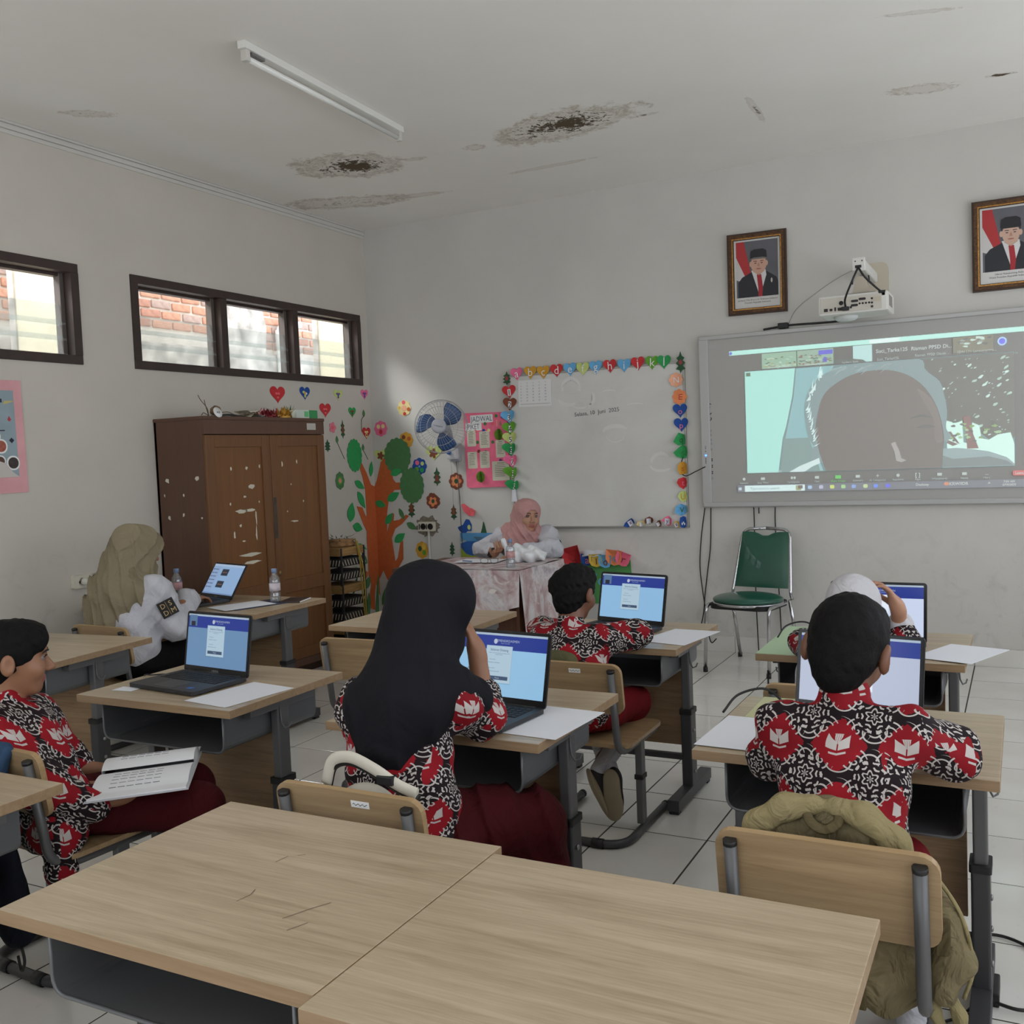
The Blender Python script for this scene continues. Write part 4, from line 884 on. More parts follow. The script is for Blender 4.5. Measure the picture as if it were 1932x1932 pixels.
flat('collar', [(4.34, 1.365), (4.42, 1.368), (4.52, 1.355), (4.60, 1.34), (4.70, 1.30), (4.738, 1.262), (4.738, 1.25), (4.34, 1.247)], (176, 190, 190)); flat('collar_fold', [(4.34, 1.325), (4.40, 1.30), (4.60, 1.31), (4.70, 1.28), (4.735, 1.252), (4.34, 1.25)], (160, 166, 164))
hair = [(3.60, 1.30), (3.562, 1.413), (3.53, 1.47), (3.512, 1.56), (3.506, 1.66), (3.525, 1.75), (3.565, 1.82), (3.63, 1.875), (3.74, 1.915), (3.86, 1.933), (4.205, 1.933), (4.25, 1.86), (4.33, 1.785), (4.355, 1.70), (4.37, 1.60), (4.36, 1.5), (4.33, 1.4)]
def soft(pts, n=4):
    P = [Vector((*p, 0)) for p in pts]; out = []; m = len(P)
    for k in range(m):
        a, b_, c_, d_ = P[k-1], P[k], P[(k+1) % m], P[(k+2) % m]
        for i in range(n):
            t = i/n; q = .5*((2*b_)+(c_-a)*t+(2*a-5*b_+4*c_-d_)*t*t+(3*b_-a-3*c_+d_)*t**3); out.append((q.x, max(1.247, min(q.y, 1.933))))
    return out
flat('hair', soft(hair), (166, 178, 178))
flat('face', soft([(3.64, 1.247), (3.64, 1.247), (3.60, 1.36), (3.575, 1.50), (3.59, 1.62), (3.63, 1.74), (3.72, 1.82), (3.84, 1.87), (4.0, 1.88), (4.12, 1.85), (4.22, 1.78), (4.29, 1.68), (4.33, 1.57), (4.35, 1.45), (4.345, 1.36), (4.335, 1.247), (4.335, 1.247)]), (156, 150, 146))
flat('cheek', soft([(4.20, 1.75), (4.28, 1.68), (4.325, 1.57), (4.343, 1.42), (4.30, 1.42), (4.29, 1.55), (4.24, 1.66)]), (162, 155, 151)); flat('eyelid', soft([(4.19, 1.505), (4.25, 1.52), (4.30, 1.505), (4.25, 1.498)]), (150, 146, 143))
flat('eyebrow', soft([(4.15, 1.56), (4.22, 1.585), (4.29, 1.56), (4.22, 1.57)]), (150, 147, 144))
flat('nose_light', [(4.04, 1.41), (4.065, 1.42), (4.09, 1.36), (4.10, 1.315), (4.13, 1.30), (4.10, 1.29), (4.07, 1.30), (4.06, 1.36)], (190, 186, 182))
for k in range(30):
    t = k/29; x = 3.545+.075*math.sin(t*3.0)*-1+.02+(.06*t*t); z = 1.41+.46*t
    x = (3.555-.045*math.sin(t*PI*.9)) + .09*max(0, t-.6)**1.2*2
    a = 1.1+.7*(t-.5)+rr.uniform(-.3, .3); l = rr.uniform(.03, .07)
    flat('bright_hair', [(x+rr.uniform(0, .03), z), (x+.008+rr.uniform(0, .03), z+.004), (x+l*math.cos(a)+.01, z+l*math.sin(a))], (226, 248, 244))
for k in range(34):
    t = rr.random(); x = 3.66+.66*t; z = 1.925-.10*max(0, t-.65)*5-.03*rr.random(); a = -2.4+rr.uniform(-.4, .4)+(1.4 if t > .6 else 0)
    l = rr.uniform(.04, .10); flat('hair_strand', [(x, z), (x+.008, z-.004), (x+l*math.cos(a), z+l*.5*math.sin(a))], rr.choice(((180, 194, 192), (188, 206, 202), (172, 180, 178))))
flat('shirt_light', [(3.40, 1.247), (3.47, 1.285), (3.56, 1.32), (3.595, 1.335), (3.60, 1.30), (3.55, 1.28), (3.50, 1.247)], (226, 242, 240)); flat('beam_line', [(3.615, 1.93), (3.622, 1.93), (3.605, 1.87), (3.598, 1.86)], (226, 250, 246))
flat('badge', fr_(3.128, 1.90, 3.158, 1.925), (110, 160, 128)); ptxt('Drs. Wawan Setiawan Disdik', 3.24, 1.254, .019, (206, 222, 216))
# toolbar and taskbar
for k, (x, ic) in enumerate(((3.096, 'o'), (3.224, 'n'), (3.426, 'oo'), (3.578, 'b'), (3.712, 'g'), (3.835, 'n'), (3.956, '+'), (4.079, 'o'), (4.195, '[ ]'), (4.322, 'n'), (4.463, 'n'), (4.587, '...'))):
    if ic == 'g': flat('toolbar_icon', fr_(x-.017, 1.196, x+.017, 1.216), (110, 220, 110))
    elif len(ic) > 1 and ic != 'oo' or ic == '+': ptxt(ic, x, 1.207, .034)
    elif ic == 'oo':
        for d in (-.01, .008): flat('toolbar_icon', [(x+d+.008*math.cos(a*1.05), 1.208+.009*math.sin(a*1.05)) for a in range(6)], (214, 224, 222))
    elif ic == 'o': flat('toolbar_icon', [(x+.010*math.cos(a*.785), 1.207+.010*math.sin(a*.785)) for a in range(8)], (206, 216, 212))
    else: flat('toolbar_icon', fr_(x-.013, 1.199, x+.013, 1.215), (206, 216, 212))
for x, s in ((3.096, 'Unmute'), (3.224, 'Stop Video'), (3.426, 'Participants'), (3.578, 'Chat'), (3.712, 'Share Screen'), (3.835, 'Summary'), (3.956, 'AI Companion'), (4.079, 'Reactions'), (4.195, 'Apps'), (4.322, 'Whiteboards'), (4.463, 'Notes'), (4.587, 'More')): ptxt(s, x, 1.180, .017, (120, 214, 120) if s == 'Share Screen' else (196, 206, 204))
flat('leave_button', rrect(.09, .03, .008, 3, 4.775, 1.203), (216, 84, 84)); ptxt('Leave', 4.765, 1.203, .02)
flat('task_bar', fr_(3.05, 1.118, 4.82, 1.166), (156, 156, 160)); flat('search_box', fr_(3.10, 1.121, 3.499, 1.162), (228, 248, 246)); ptxt('Type here to search', 3.235, 1.141, .024, (150, 166, 176)); flat('search_picture', fr_(3.44, 1.124, 3.475, 1.158), (186, 190, 160)); flat('search_picture', fr_(3.455, 1.135, 3.485, 1.158), (160, 130, 90))
flat('start_icon', fr_(3.058, 1.132, 3.078, 1.15), (214, 226, 236))
for x, c in ((3.532, (190, 214, 240)), (3.604, (206, 206, 226)), (3.674, (226, 240, 150)), (3.744, (190, 230, 170)), (3.809, (170, 190, 240)), (3.881, (214, 232, 180)), (3.944, (130, 170, 250)), (4.017, (100, 140, 250))): flat('task_icon', rrect(.026, .022, .006, 2, x, 1.143), c)
ptxt('Desktop', 4.221, 1.145, .022); flat('weather_icon', blob(3, .001, .001), (226, 166, 70)); flat('weather_icon', [(4.361+.016*math.cos(a*1.05), 1.147+.012*math.sin(a*1.05)) for a in range(6)], (226, 166, 70)); ptxt('KRW/IDR', 4.43, 1.146, .026); ptxt('^', 4.60, 1.142, .03); ptxt('7:56 AM', 4.71, 1.153, .018); ptxt('6/10/2025', 4.71, 1.134, .018)
# ================================================================ framed portraits
M_gilt = mat('gilt_frame', (88, 60, 36), .45, .4, var=.5, scale=90, bump=.8, bscale=120); M_giltd = mat('gilt_frame_dark', (66, 46, 34), .5, .2)
M_gold = mat('gilt_highlight', (176, 128, 66), .35, .7, var=.4, scale=120)
def portrait(lab, x, z, w_, h, old, cap, tilt):
    r = thing('framed_portrait', lab, 'picture', group='framed portraits above the board'); set_world(r, wall_front(x, z, .012, tilt) @ Matrix.Rotation(.03, 4, 'X'))
    def ring(nm, a, c_, t0, t1, mm):
        mb = MB()
        o = [(-w_/2+a, -h/2+a), (w_/2-a, -h/2+a), (w_/2-a, h/2-a), (-w_/2+a, h/2-a)]; i = [(-w_/2+c_, -h/2+c_), (w_/2-c_, -h/2+c_), (w_/2-c_, h/2-c_), (-w_/2+c_, h/2-c_)]
        for k in range(4):
            k2 = (k+1) % 4; mb.prism([o[k], o[k2], i[k2], i[k]], t0, t1)
        return mb.build(nm, mm, r)
    ring('frame_moulding', 0, .014, 0, .02, M_giltd); ring('frame_moulding', .012, .032, 0, .028, M_gilt); ring('frame_moulding', .030, .040, 0, .022, M_gold); ring('frame_moulding', .039, .044, 0, .016, M_giltd)
    MB().box((-w_/2+.04, -h/2+.04, .0), (w_/2-.04, h/2-.04, .006)).build('mount', mat('mount_white', (214, 212, 208), .5), r)
    pw, ph = w_/2-.058, h/2-.055; y0 = -ph+.06
    pic = MB().box((-pw, y0, .006), (pw, ph, .0068)).build('photo', mat('portrait_backdrop', (98, 98, 104), .5, var=.15, scale=4), r)
    zz = [.0068]
    def fp(nm, pts, rgb):
        zz[0] += .0003
        if sum((pts[i-1][0]*pts[i][1]-pts[i][0]*pts[i-1][1]) for i in range(len(pts))) < 0: pts = pts[::-1]
        mb = MB(); mb.add([(p[0], p[1], zz[0]) for p in pts], [tuple(range(len(pts)))]); mb.build(nm, mat('portrait_%d_%d_%d' % rgb, rgb, .5), pic)
    def el(cx, cy, rx, ry, n=20): return [(cx+rx*math.cos(2*PI*k/n), cy+ry*math.sin(2*PI*k/n)) for k in range(n)]
    fp('flag_red', [(-pw, ph), (-pw*.62, ph), (-pw*.3, y0+.16), (-pw*.55, y0+.13), (-pw, y0+.27)], (178, 44, 46))
    fp('flag_white', [(-pw, y0+.27), (-pw*.55, y0+.13), (-pw*.6, y0+.10), (-pw, y0+.12)], (206, 202, 200))
    hx = .012; hy = ph-.145
    fp('suit', [(-pw*.92, y0), (-pw*.92, y0+.10), (-pw*.72, y0+.135), (-pw*.25, y0+.165), (hx, y0+.175), (pw*.45, y0+.165), (pw*.92, y0+.12), (pw, y0+.09), (pw, y0)], (32, 33, 40))
    fp('shirt', [(hx-.05, y0+.175), (hx+.045, y0+.175), (hx+.05, y0+.14), (hx+.015, y0+.03), (hx-.005, y0+.03), (hx-.03, y0+.11)], (218, 216, 216))
    fp('tie', [(hx-.014, y0+.145), (hx+.016, y0+.145), (hx+.026, y0+.06), (hx+.02, y0), (hx-.005, y0), (hx-.006, y0+.06)], (168, 34, 44))
    fp('neck', [(hx-.036, y0+.20), (hx+.036, y0+.20), (hx+.036, y0+.165), (hx, y0+.14), (hx-.036, y0+.165)], (186, 140, 116) if old else (196, 158, 138))
    sk_ = (204, 160, 138) if old else (206, 170, 150)
    fp('ear', el(hx-.052, hy-.008, .01, .018), sk_); fp('ear', el(hx+.052, hy-.008, .01, .018), sk_)
    fp('face', el(hx, hy-.012, .052 if old else .047, .064), sk_)
    fp('hair', [(hx-.054, hy+.035), (hx+.054, hy+.035), (hx+.052, hy+.005), (hx+.046, hy+.022), (hx-.046, hy+.022), (hx-.052, hy+.005)], (120, 116, 114) if old else (36, 34, 36))
    for s in (-1, 1):
        fp('eyebrow', [(hx+s*.01, hy+.006), (hx+s*.034, hy+.008), (hx+s*.034, hy+.012), (hx+s*.012, hy+.011)], (70, 56, 52)); fp('eye', el(hx+s*.021, hy-.004, .008, .003, 10), (54, 42, 40))
    fp('nose', [(hx-.008, hy-.026), (hx+.008, hy-.026), (hx+.003, hy-.004), (hx-.003, hy-.004)], (184, 136, 114)); fp('mouth', el(hx, hy-.042, .018, .004, 10), (168, 96, 88))
    fp('cap', [(hx-.056, hy+.028), (hx-.052, hy+.075), (hx-.03, hy+.088), (hx+.03, hy+.088), (hx+.052, hy+.075), (hx+.056, hy+.028), (hx+.03, hy+.034), (hx-.03, hy+.034)], (26, 26, 32))
    fp('pin', el(hx+.085, y0+.10, .006, .016, 10), (196, 190, 180))
    for k, s in enumerate(cap): text('caption', s, .0155, mat('caption_ink', (70, 68, 70), .7), r, T(0, y0-.018-.018*k, .0066))
portrait('gilt framed portrait of a man in black cap, left of the projector', 3.213, 2.587, .395, .54, True, ('Jenderal TNI (Purn.) H. Prabowo Subianto', 'Presiden Republik Indonesia'), -.012)
portrait('gilt framed portrait of a man in black cap, cut by the right edge', 4.722, 2.58, .40, .54, False, ('Gibran Rakabuming Raka', 'Wakil Presiden Republik Indonesia'), 0)
# ================================================================ projector on its wall arm
pj = thing('projector', 'white short throw projector hung from a wall arm above the board', 'projector', (3.89, 0, 2.2))
M_prj = mat('projector_white', (222, 220, 214), .45); M_port = mat('port_dark', (40, 38, 40), .6); M_beige = mat('mount_beige', (196, 186, 168), .5)
MB().box((-.20, -.50, 0), (.20, -.20, .115), bevel=.012).build('body', M_prj, pj)
MB().box((-.185, -.504, .012), (.165, -.498, .10), bevel=.002).build('port_panel', mat('port_panel', (204, 198, 186), .5), pj)
for x, z, w_, h in ((-.155, .03, .022, .018), (-.125, .03, .016, .014), (-.10, .032, .01, .022), (-.075, .03, .022, .018), (-.04, .028, .03, .022), (-.01, .035, .012, .012), (.11, .028, .012, .012), (.135, .07, .05, .025)): MB().box((x-w_/2, -.507, z-h/2), (x+w_/2, -.503, z+h/2)).build('port', M_port if x != .135 else M_beige, pj)
for x, z, r_ in ((-.065, .065, .013), (.11, .05, .006), (.11, .075, .006)): MB().lathe([(0, 0), (r_, 0), (r_, .004), (0, .004)], 12, M=T(x, -.503, z) @ Matrix.Rotation(PI/2, 4, 'X')).build('port', M_port, pj)
for x, z in ((.01, .045), (.012, .07), (.055, .078)): MB().prism(rrect(.04, .014, .006), 0, .004, M=T(x, -.503, z) @ Matrix.Rotation(PI/2, 4, 'X')).build('video_port', M_port, pj)
for k in range(4): MB().lathe([(0, 0), (.006, 0), (.006, .003), (0, .003)], 10, M=T(.04+.018*k, -.503, .052) @ Matrix.Rotation(PI/2, 4, 'X')).build('audio_jack', M_port, pj)
for k in range(8): MB().box((.1995, -.46+k*.02, .03), (.2015, -.45+k*.02, .095)).build('vent_slot', mat('vent_grey', (150, 146, 140), .6), pj)
MB().lathe([(.075, -.0), (.07, -.018), (.05, -.03), (0, -.034)], 20, M=T(-.06, -.36, .004)).build('lens_dome', mat('lens_cover', (206, 210, 208), .2), pj)
MB().rbox((.02, -.60, .235), (.085, -.0, .30), .012, 1).build('arm', M_prj, pj)
MB().box((.016, -.606, .228), (.089, -.592, .307), bevel=.006).build('arm_end_cap', M_prj, pj)
MB().box((.032, -.61, .245), (.068, -.604, .262), bevel=.003).build('cable_hole', M_port, pj)
for x in (.034, .072): MB().lathe([(0, 0), (.004, 0), (.004, .003)], 8, M=T(x, -.606, .285) @ Matrix.Rotation(PI/2, 4, 'X')).build('screw', M_port, pj)
MB().rbox((-.005, -.03, .12), (.15, 0, .36), .04, 1).build('wall_plate', M_beige, pj)
MB().prism([(-.05, 0), (.05, 0), (.03, .11), (-.02, .11)], -.02, .02, M=T(.03, -.38, .118) @ Matrix.Rotation(PI/2, 4, 'X')).build('hanger', M_beige, pj)
MB().box((-.05, -.42, .115), (.12, -.30, .128), bevel=.003).build('mount_plate', mat('mount_grey', (120, 116, 112), .5), pj)
for s in (-1, 1): MB().tube([(.03+s*.05, -.36, .19), (.03+s*.045, -.36, .235)], .004, 6).build('adjuster_bolt', M_port, pj)
for path in ([(.05, -.605, .25), (.02, -.62, .18), (-.03, -.58, .08), (-.04, -.508, .035)], [(.05, -.605, .25), (.085, -.60, .19), (.15, -.50, .12), (.165, -.47, .115)]):
    MB().tube(spline(path), .006, 8).build('cable', M_black, pj)
MB().box((-.062, -.525, .018), (-.02, -.503, .04), bevel=.003).build('cable_plug', M_black, pj); MB().box((.145, -.50, .085), (.185, -.46, .118), bevel=.003).build('power_plug', M_black, pj)
ct = thing('board_cable', 'black cable with a small box lying along the top of the board', 'cable', (3.38, -.02, 2.2))
MB().tube(spline([(-.13, -.02, .005), (-.05, -.02, .012), (.05, -.02, .018), (.25, -.02, .014), (.42, -.02, .016), (.50, -.02, .04)]), .007, 8).build('cable', M_black, ct); MB().box((-.03, -.045, .0), (.035, .0, .036), bevel=.005).build('connector_box', M_black, ct)
tag(MB().tube(spline([(3.40, -.004, 2.21), (3.46, -.004, 2.32), (3.60, -.004, 2.42), (3.74, -.004, 2.50), (3.85, -.02, 2.54)]), .0015, 5).build('thin_wire', mat('wire_grey', (150, 146, 138), .6)), 'thin grey wire running up the wall left of the projector', 'cable')
for lab, pts in (('black cable hanging from the left end of the board to the floor, outer one', [(2.81, -.03, 1.012), (2.775, -.02, .8), (2.76, -.02, .6), (2.775, -.02, .42), (2.80, -.03, .25), (2.815, -.04, .12), (2.84, -.06, .07), (2.875, -.06, .10)]), ('black cable hanging from the left end of the board to the floor, inner one', [(2.853, -.03, 1.012), (2.84, -.02, .75), (2.813, -.02, .56), (2.79, -.02, .4), (2.775, -.03, .25), (2.73, -.05, .1), (2.66, -.10, .03), (2.5, -.15, .012), (2.35, -.3, .01)]), ('black cable hanging below the board behind the green chair', [(3.152, -.03, 1.012), (3.15, -.02, .85), (3.148, -.02, .6), (3.15, -.02, .3), (3.16, -.03, .02)]), ('black cable hanging below the board right of the green chair back', [(3.296, -.03, 1.012), (3.292, -.02, .9), (3.30, -.02, .6), (3.31, -.02, .3), (3.32, -.03, .02)]), ('short cable end hanging below the board', [(3.185, -.03, 1.012), (3.186, -.03, .97)])):
    tag(MB().tube(spline(pts), .004, 6).build('hanging_cable', M_black), lab, 'cable')
tag(MB().tube(spline([(2.69, -.035, 1.42), (2.66, -.03, 1.36), (2.64, -.032, 1.28), (2.68, -.034, 1.24), (2.76, -.05, 1.27), (2.83, -.06, 1.30)]), .0035, 6).build('strip_cable', M_black), 'thin black cable looping from the board strip over the paper letters', 'cable')
# ================================================================ wall fan
fan = thing('wall_fan', 'wall fan with three blue blades and wire guard beside the roster poster', 'fan', (.80, 0, 1.42))
M_fan = mat('fan_blue', (52, 84, 130), .35, var=.1); M_fang = mat('fan_grey', (170, 172, 178), .45); M_wire = mat('guard_wire', (176, 178, 182), .4, .5)
FC = Vector((.035, -.27, .255))       # hub of the guard, fan turned towards the room
Rf = Matrix.Translation(FC) @ Matrix.Rotation(.30, 4, 'Z') @ Matrix.Rotation(PI/2-.05, 4, 'X')
MB().box((-.05, -.035, -.02), (.05, 0, .13), bevel=.014).build('wall_mount', M_fang, fan)
MB().box((-.045, -.085, .0), (.045, -.03, .09), bevel=.016).build('switch_box', mat('fan_box', (206, 206, 208), .45), fan)
MB().lathe([(0, 0), (.017, 0), (.015, .02), (0, .021)], 16, M=T(-.012, -.085, .055) @ Matrix.Rotation(PI/2, 4, 'X')).build('speed_knob', mat('knob_blue', (60, 110, 180), .4), fan)
MB().tube([(0, -.05, .10), (.01, -.10, .19), tuple(FC+Vector((.0, .10, 0)))], .022, 10).build('neck', M_fang, fan)
MB().lathe([(.0, -.13), (.05, -.12), (.06, -.06), (.055, -.015), (0, -.012)], 20, M=Rf).build('motor', M_fang, fan)
gw = MB(); R_ = .205
for rr_, zz_ in ((R_, -.012), (R_, .012), (R_*.98, .035), (R_*.97, -.035), (R_*.72, .062), (R_*.45, .07)): gw.tube([(rr_*math.cos(a*PI/24), rr_*math.sin(a*PI/24), zz_) for a in range(48)], .0018, 5, M=Rf, closed=True)
gw.build('guard_ring', M_wire, fan)
gw = MB()
for a in range(44):
    t = 2*PI*a/44; gw.tube([(q*math.cos(t+w__), q*math.sin(t+w__), z_) for q, z_, w__ in ((.062, .072, 0), (.12, .067, .03), (.175, .05, .06), (.205, .012, .08), (.205, -.02, .08), (.17, -.05, .06), (.07, -.06, 0))], .0009, 4, M=Rf)
gw.build('guard_wire', M_wire, fan)
for k in range(3):
    a0 = 2*PI*k/3+.55; bl = MB()
    def fn(u, v_, a0=a0):
        r_ = .045+.145*u; wdt = (.42+.75*math.sin(PI*min(1, u*.75+.12)))*.95; th_ = a0+(v_-.5)*wdt+.35*u
        return (r_*math.cos(th_), r_*math.sin(th_), .01+(v_-.5)*.05)
    bl.grid(10, 8, fn); o = bl.build('blade', M_fan, fan, Rf)
    sd = o.modifiers.new('thickness', 'SOLIDIFY'); sd.thickness = .003
MB().lathe([(.058, .066), (.058, .074), (.045, .08), (0, .082)], 24, M=Rf).build('hub_cap', mat('hub_silver', (176, 178, 186), .4), fan)
text('hub_logo', 'a maspion', .018, mat('hub_print', (70, 72, 84), .6), fan, Rf @ T(0, 0, .0825) @ RZ(-.25))
for k, x in enumerate((-.02, .03, .045)):
    MB().tube(spline([(x, -.055, -.01), (x+.004, -.05, -.2), (x, -.05, -.36 if k else -.42)]), .0012, 4).build('pull_cord', mat('cord_grey', (110, 110, 112), .6), fan)
MB().tube(spline([(.01, -.02, -.02), (.02, -.012, -.3), (.025, -.012, -.6), (.03, -.012, -.72)]), .003, 5).build('supply_cord', mat('cord_dark', (70, 70, 72), .6), fan)
# ================================================================ cabinet and what lies on it
cab = thing('wardrobe_cabinet', 'tall brown two door wooden cabinet with peeled paint against the left wall', 'cabinet', (.005, -2.318, 0))
M_cabf = wood('cabinet_wood', (120, 80, 46), (104, 69, 40), .6, .5, 'z', .8); M_cabs = wood('cabinet_side', (98, 70, 54), (88, 62, 48), .6, .55, 'z', .8); M_cabp = wood('cabinet_panel', (126, 84, 46), (110, 72, 40), .5, .45, 'z', .8)
CDp, CWd, CHt = .416, 1.148, 1.745
MB().box((0, 0, .06), (.018, CWd, CHt)).box((0, 0, .06), (CDp-.02, .02, CHt), 0, .002).box((0, CWd-.02, .06), (CDp-.02, CWd, CHt), 0, .002).box((.01, .0, .06), (CDp-.02, CWd, .08)).build('carcass', M_cabs, cab)
MB().box((0, -.004, CHt-.022), (CDp+.004, CWd+.004, CHt), bevel=.003).build('top_board', M_cabs, cab)
MB().box((CDp-.022, 0, 1.635), (CDp, CWd, CHt-.022), bevel=.002).box((CDp-.022, 0, .06), (CDp-.002, CWd, .11), bevel=.002).build('front_rail', M_cabs, cab)
MB().box((.02, .03, 0), (CDp-.05, CWd-.03, .06)).build('plinth', mat('plinth_dark', (60, 38, 26), .7), cab)
M_chip = mat('bare_chip', (214, 208, 190), .8, var=.12)
def door(y0, y1, chips, knob_y):
    d = MB(); z0, z1 = .112, 1.630; st = .075; zm = .62
    for a, c_ in (((CDp-.022, y0, z0), (CDp, y0+st, z1)), ((CDp-.022, y1-st, z0), (CDp, y1, z1)), ((CDp-.022, y0+st, z1-st), (CDp, y1-st, z1)), ((CDp-.022, y0+st, z0), (CDp, y1-st, z0+st)), ((CDp-.022, y0+st, zm-.045), (CDp, y1-st, zm+.045))): d.box(a, c_, bevel=.003)
    o = d.build('door', M_cabf, cab)
    MB().box((CDp-.018, y0+st, zm+.045), (CDp-.012, y1-st, z1-st)).build('panel', M_cabp, o); MB().box((CDp-.018, y0+st, z0+st), (CDp-.012, y1-st, zm-.045)).build('panel', M_cabp, o)
    MB().lathe([(0, 0), (.016, 0), (.016, .004), (.006, .006), (0, .006)], 14, M=T(CDp, knob_y, .72) @ Matrix.Rotation(PI/2, 4, 'Y')).build('lock', mat('lock_brass', (150, 124, 84), .4, .7), o)
    q = random.Random(int(y0*100)+3)
    for y, z, w_, h in chips:
        ch = MB(); ch.prism([(p[0]+y, p[1]+z) for p in blob(q.randint(0, 999), w_/2, h/2, 9, .4)], 0, .0008, M=Matrix(((0, 0, 1, CDp-.0118), (1, 0, 0, 0), (0, 1, 0, 0), (0, 0, 0, 1))))
        ch.build('paint_chip', M_chip, o)
door(.004, .576, [(.22, 1.42, .012, .03), (.36, 1.42, .02, .02), (.48, 1.43, .014, .02), (.40, 1.30, .05, .03), (.33, 1.24, .03, .012), (.20, 1.20, .012, .02), (.30, 1.15, .10, .025), (.38, 1.15, .10, .018), (.425, 1.10, .014, .10), (.42, 1.0, .014, .10), (.53, 1.06, .010, .10), (.22, 1.0, .018, .05), (.28, 1.06, .02, .02), (.35, .87, .16, .022), (.36, .82, .14, .02), (.46, 1.2, .01, .015), (.30, .96, .03, .01)], .545)
door(.580, 1.142, [(.70, 1.44, .016, .035), (.85, 1.45, .012, .03), (.80, 1.05, .07, .012), (.78, 1.30, .01, .012), (.90, 1.18, .01, .014), (.73, 1.12, .01, .012)], .612)
# worn grey streak beside the meeting stile and chips on the side
MB().box((CDp+.0004, .582, .95), (CDp+.0012, .612, 1.22)).build('wear_streak', mat('worn_grey', (72, 64, 58), .7, var=.3, scale=20), cab)
for x, z, w_, h in ((.09, 1.36, .03, .03), (.34, 1.37, .03, .03), (.22, 1.27, .012, .02), (.21, 1.15, .02, .03), (.09, 1.13, .02, .03), (.36, 1.13, .012, .014), (.06, 1.27, .01, .02)):
    ch = MB(); ch.prism([(p[0]+x, p[1]+z) for p in blob(int(x*1000), w_/2, h/2, 8, .4)], 0, .0008, M=Matrix(((1, 0, 0, 0), (0, 0, -1, -.0005), (0, 1, 0, 0), (0, 0, 0, 1)))); ch.build('paint_chip', M_chip, cab)
MB().box((CDp+.001, .96, 1.665), (CDp+.002, 1.055, 1.71)).build('name_plate', mat('plate_grey', (190, 186, 178), .6), cab)
ZT = 1.745
gb = thing('tissue_box', 'small green and white box at the right end of the cabinet top', 'box', (.33, -1.30, ZT))
MB().box((-.055, -.11, 0), (.055, .06, .058), bevel=.002).build('box', mat('box_white', (206, 216, 206), .6), gb); MB().box((-.056, .02, .0005), (.056, .112, .0585), bevel=.002).build('green_end', mat('box_green', (60, 150, 88), .6), gb); MB().box((.0552, -.03, .012), (.056, .015, .05)).build('green_print', mat('box_green2', (110, 200, 130), .6), gb)
def tinsel(lab, rgb, y, n, h, seed, x=.30, z=0):
    r = thing('tinsel_bunch', lab, 'decoration', (x, y, ZT+z), group='tinsel on the cabinet'); q = random.Random(seed); mb = MB()
    for k in range(n):
        a = q.uniform(0, 2*PI); e = q.uniform(.15, 1.35); l = h*q.uniform(.6, 1.1); bx, by = q.uniform(-.04, .04), q.uniform(-.055, .055)
        d = Vector((math.cos(a)*math.cos(e), math.sin(a)*math.cos(e), math.sin(e))); s = d.cross(Vector((0, 0, 1))).normalized()*.005
        p0 = Vector((bx, by, .004)); p1 = p0+d*l*.6; p2 = p0+d*l+Vector((0, 0, -.01))
        mb.add([p0-s, p0+s, p1+s*1.4, p1-s*1.4, p2], [(0, 1, 2, 3), (3, 2, 4)])
    mb.build('strands', mat('tinsel_%d_%d_%d' % rgb, rgb, .35, .3, var=.3, scale=40), r)
    MB().lathe([(0, 0), (.06, 0), (.05, .025), (0, .035)], 12).build('core', mat('tinsel_%d_%d_%d' % rgb, rgb), r)
tinsel('dark red paper tinsel bunch on the cabinet', (136, 44, 54), -1.60, 90, .085, 1); tinsel('golden paper tinsel bunch on the cabinet', (202, 156, 66), -1.46, 90, .095, 2)
tinsel('green foil tinsel bunch behind the small box on the cabinet', (34, 120, 110), -1.32, 70, .11, 3, .20)
for lab, y, l, w_, z, c in (('stack of loose white papers on the cabinet', -1.98, .26, .16, .012, (226, 226, 224)), ('crumpled cream paper on the cabinet', -1.80, .16, .12, .03, (206, 196, 176)), ('white saucer shaped paper plate on the cabinet', -1.70, .10, .08, .012, (230, 230, 228))):
    r = thing('paper_pile', lab, 'paper', (.30, y, ZT))
    for k in range(3):
        q = random.Random(int(y*100)+k); MB().grid(6, 4, lambda u, v_: ((v_-.5)*w_, (u-.5)*l*(1-.1*k), .002+k*z*.5+z*.5*math.sin(u*4+k*2+q.random())**2)).build('sheet', mat('pile_%d' % c[0], c, .8), r, RZ(q.uniform(-.3, .3)))
wr = thing('dried_wreath', 'dried flower wreath with white tag at the left end of the cabinet top', 'decoration', (.25, -2.20, ZT))
MB().lathe([(0, 0), (.03, .004), (.036, .03), (.02, .055), (0, .06)], 14, M=T(.1, .05, .012) @ Matrix.Rotation(.5, 4, 'Y')).build('seed_head', mat('dried_brown', (120, 96, 70), .9, var=.3, scale=40, bump=.6), wr)
MB().lathe([(0, 0), (.034, 0), (.034, .003), (0, .003)], 16, M=T(.175, .0, .022) @ Matrix.Rotation(1.2, 4, 'Y')).build('white_tag', M_paper, wr); text('tag_mark', 'AN', .02, M_pen, wr, T(.178, 0, .022) @ Matrix(((0, 0, 1, .002), (1, 0, 0, 0), (0, 1, 0, 0), (0, 0, 0, 1))))
tw = MB()
for k, pts in enumerate(([(.12, -.02, .004), (.12, -.03, .05), (.11, -.07, .10), (.10, -.08, .13)], [(.12, -.02, .004), (.13, -.05, .06), (.12, -.05, .1)], [(.12, 0, .004), (.13, .12, .03), (.14, .2, .012), (.15, .3, .02)], [(.12, -.02, .004), (.14, -.08, .02), (.16, -.12, .004)])): tw.tube(spline(pts), .0025, 5)
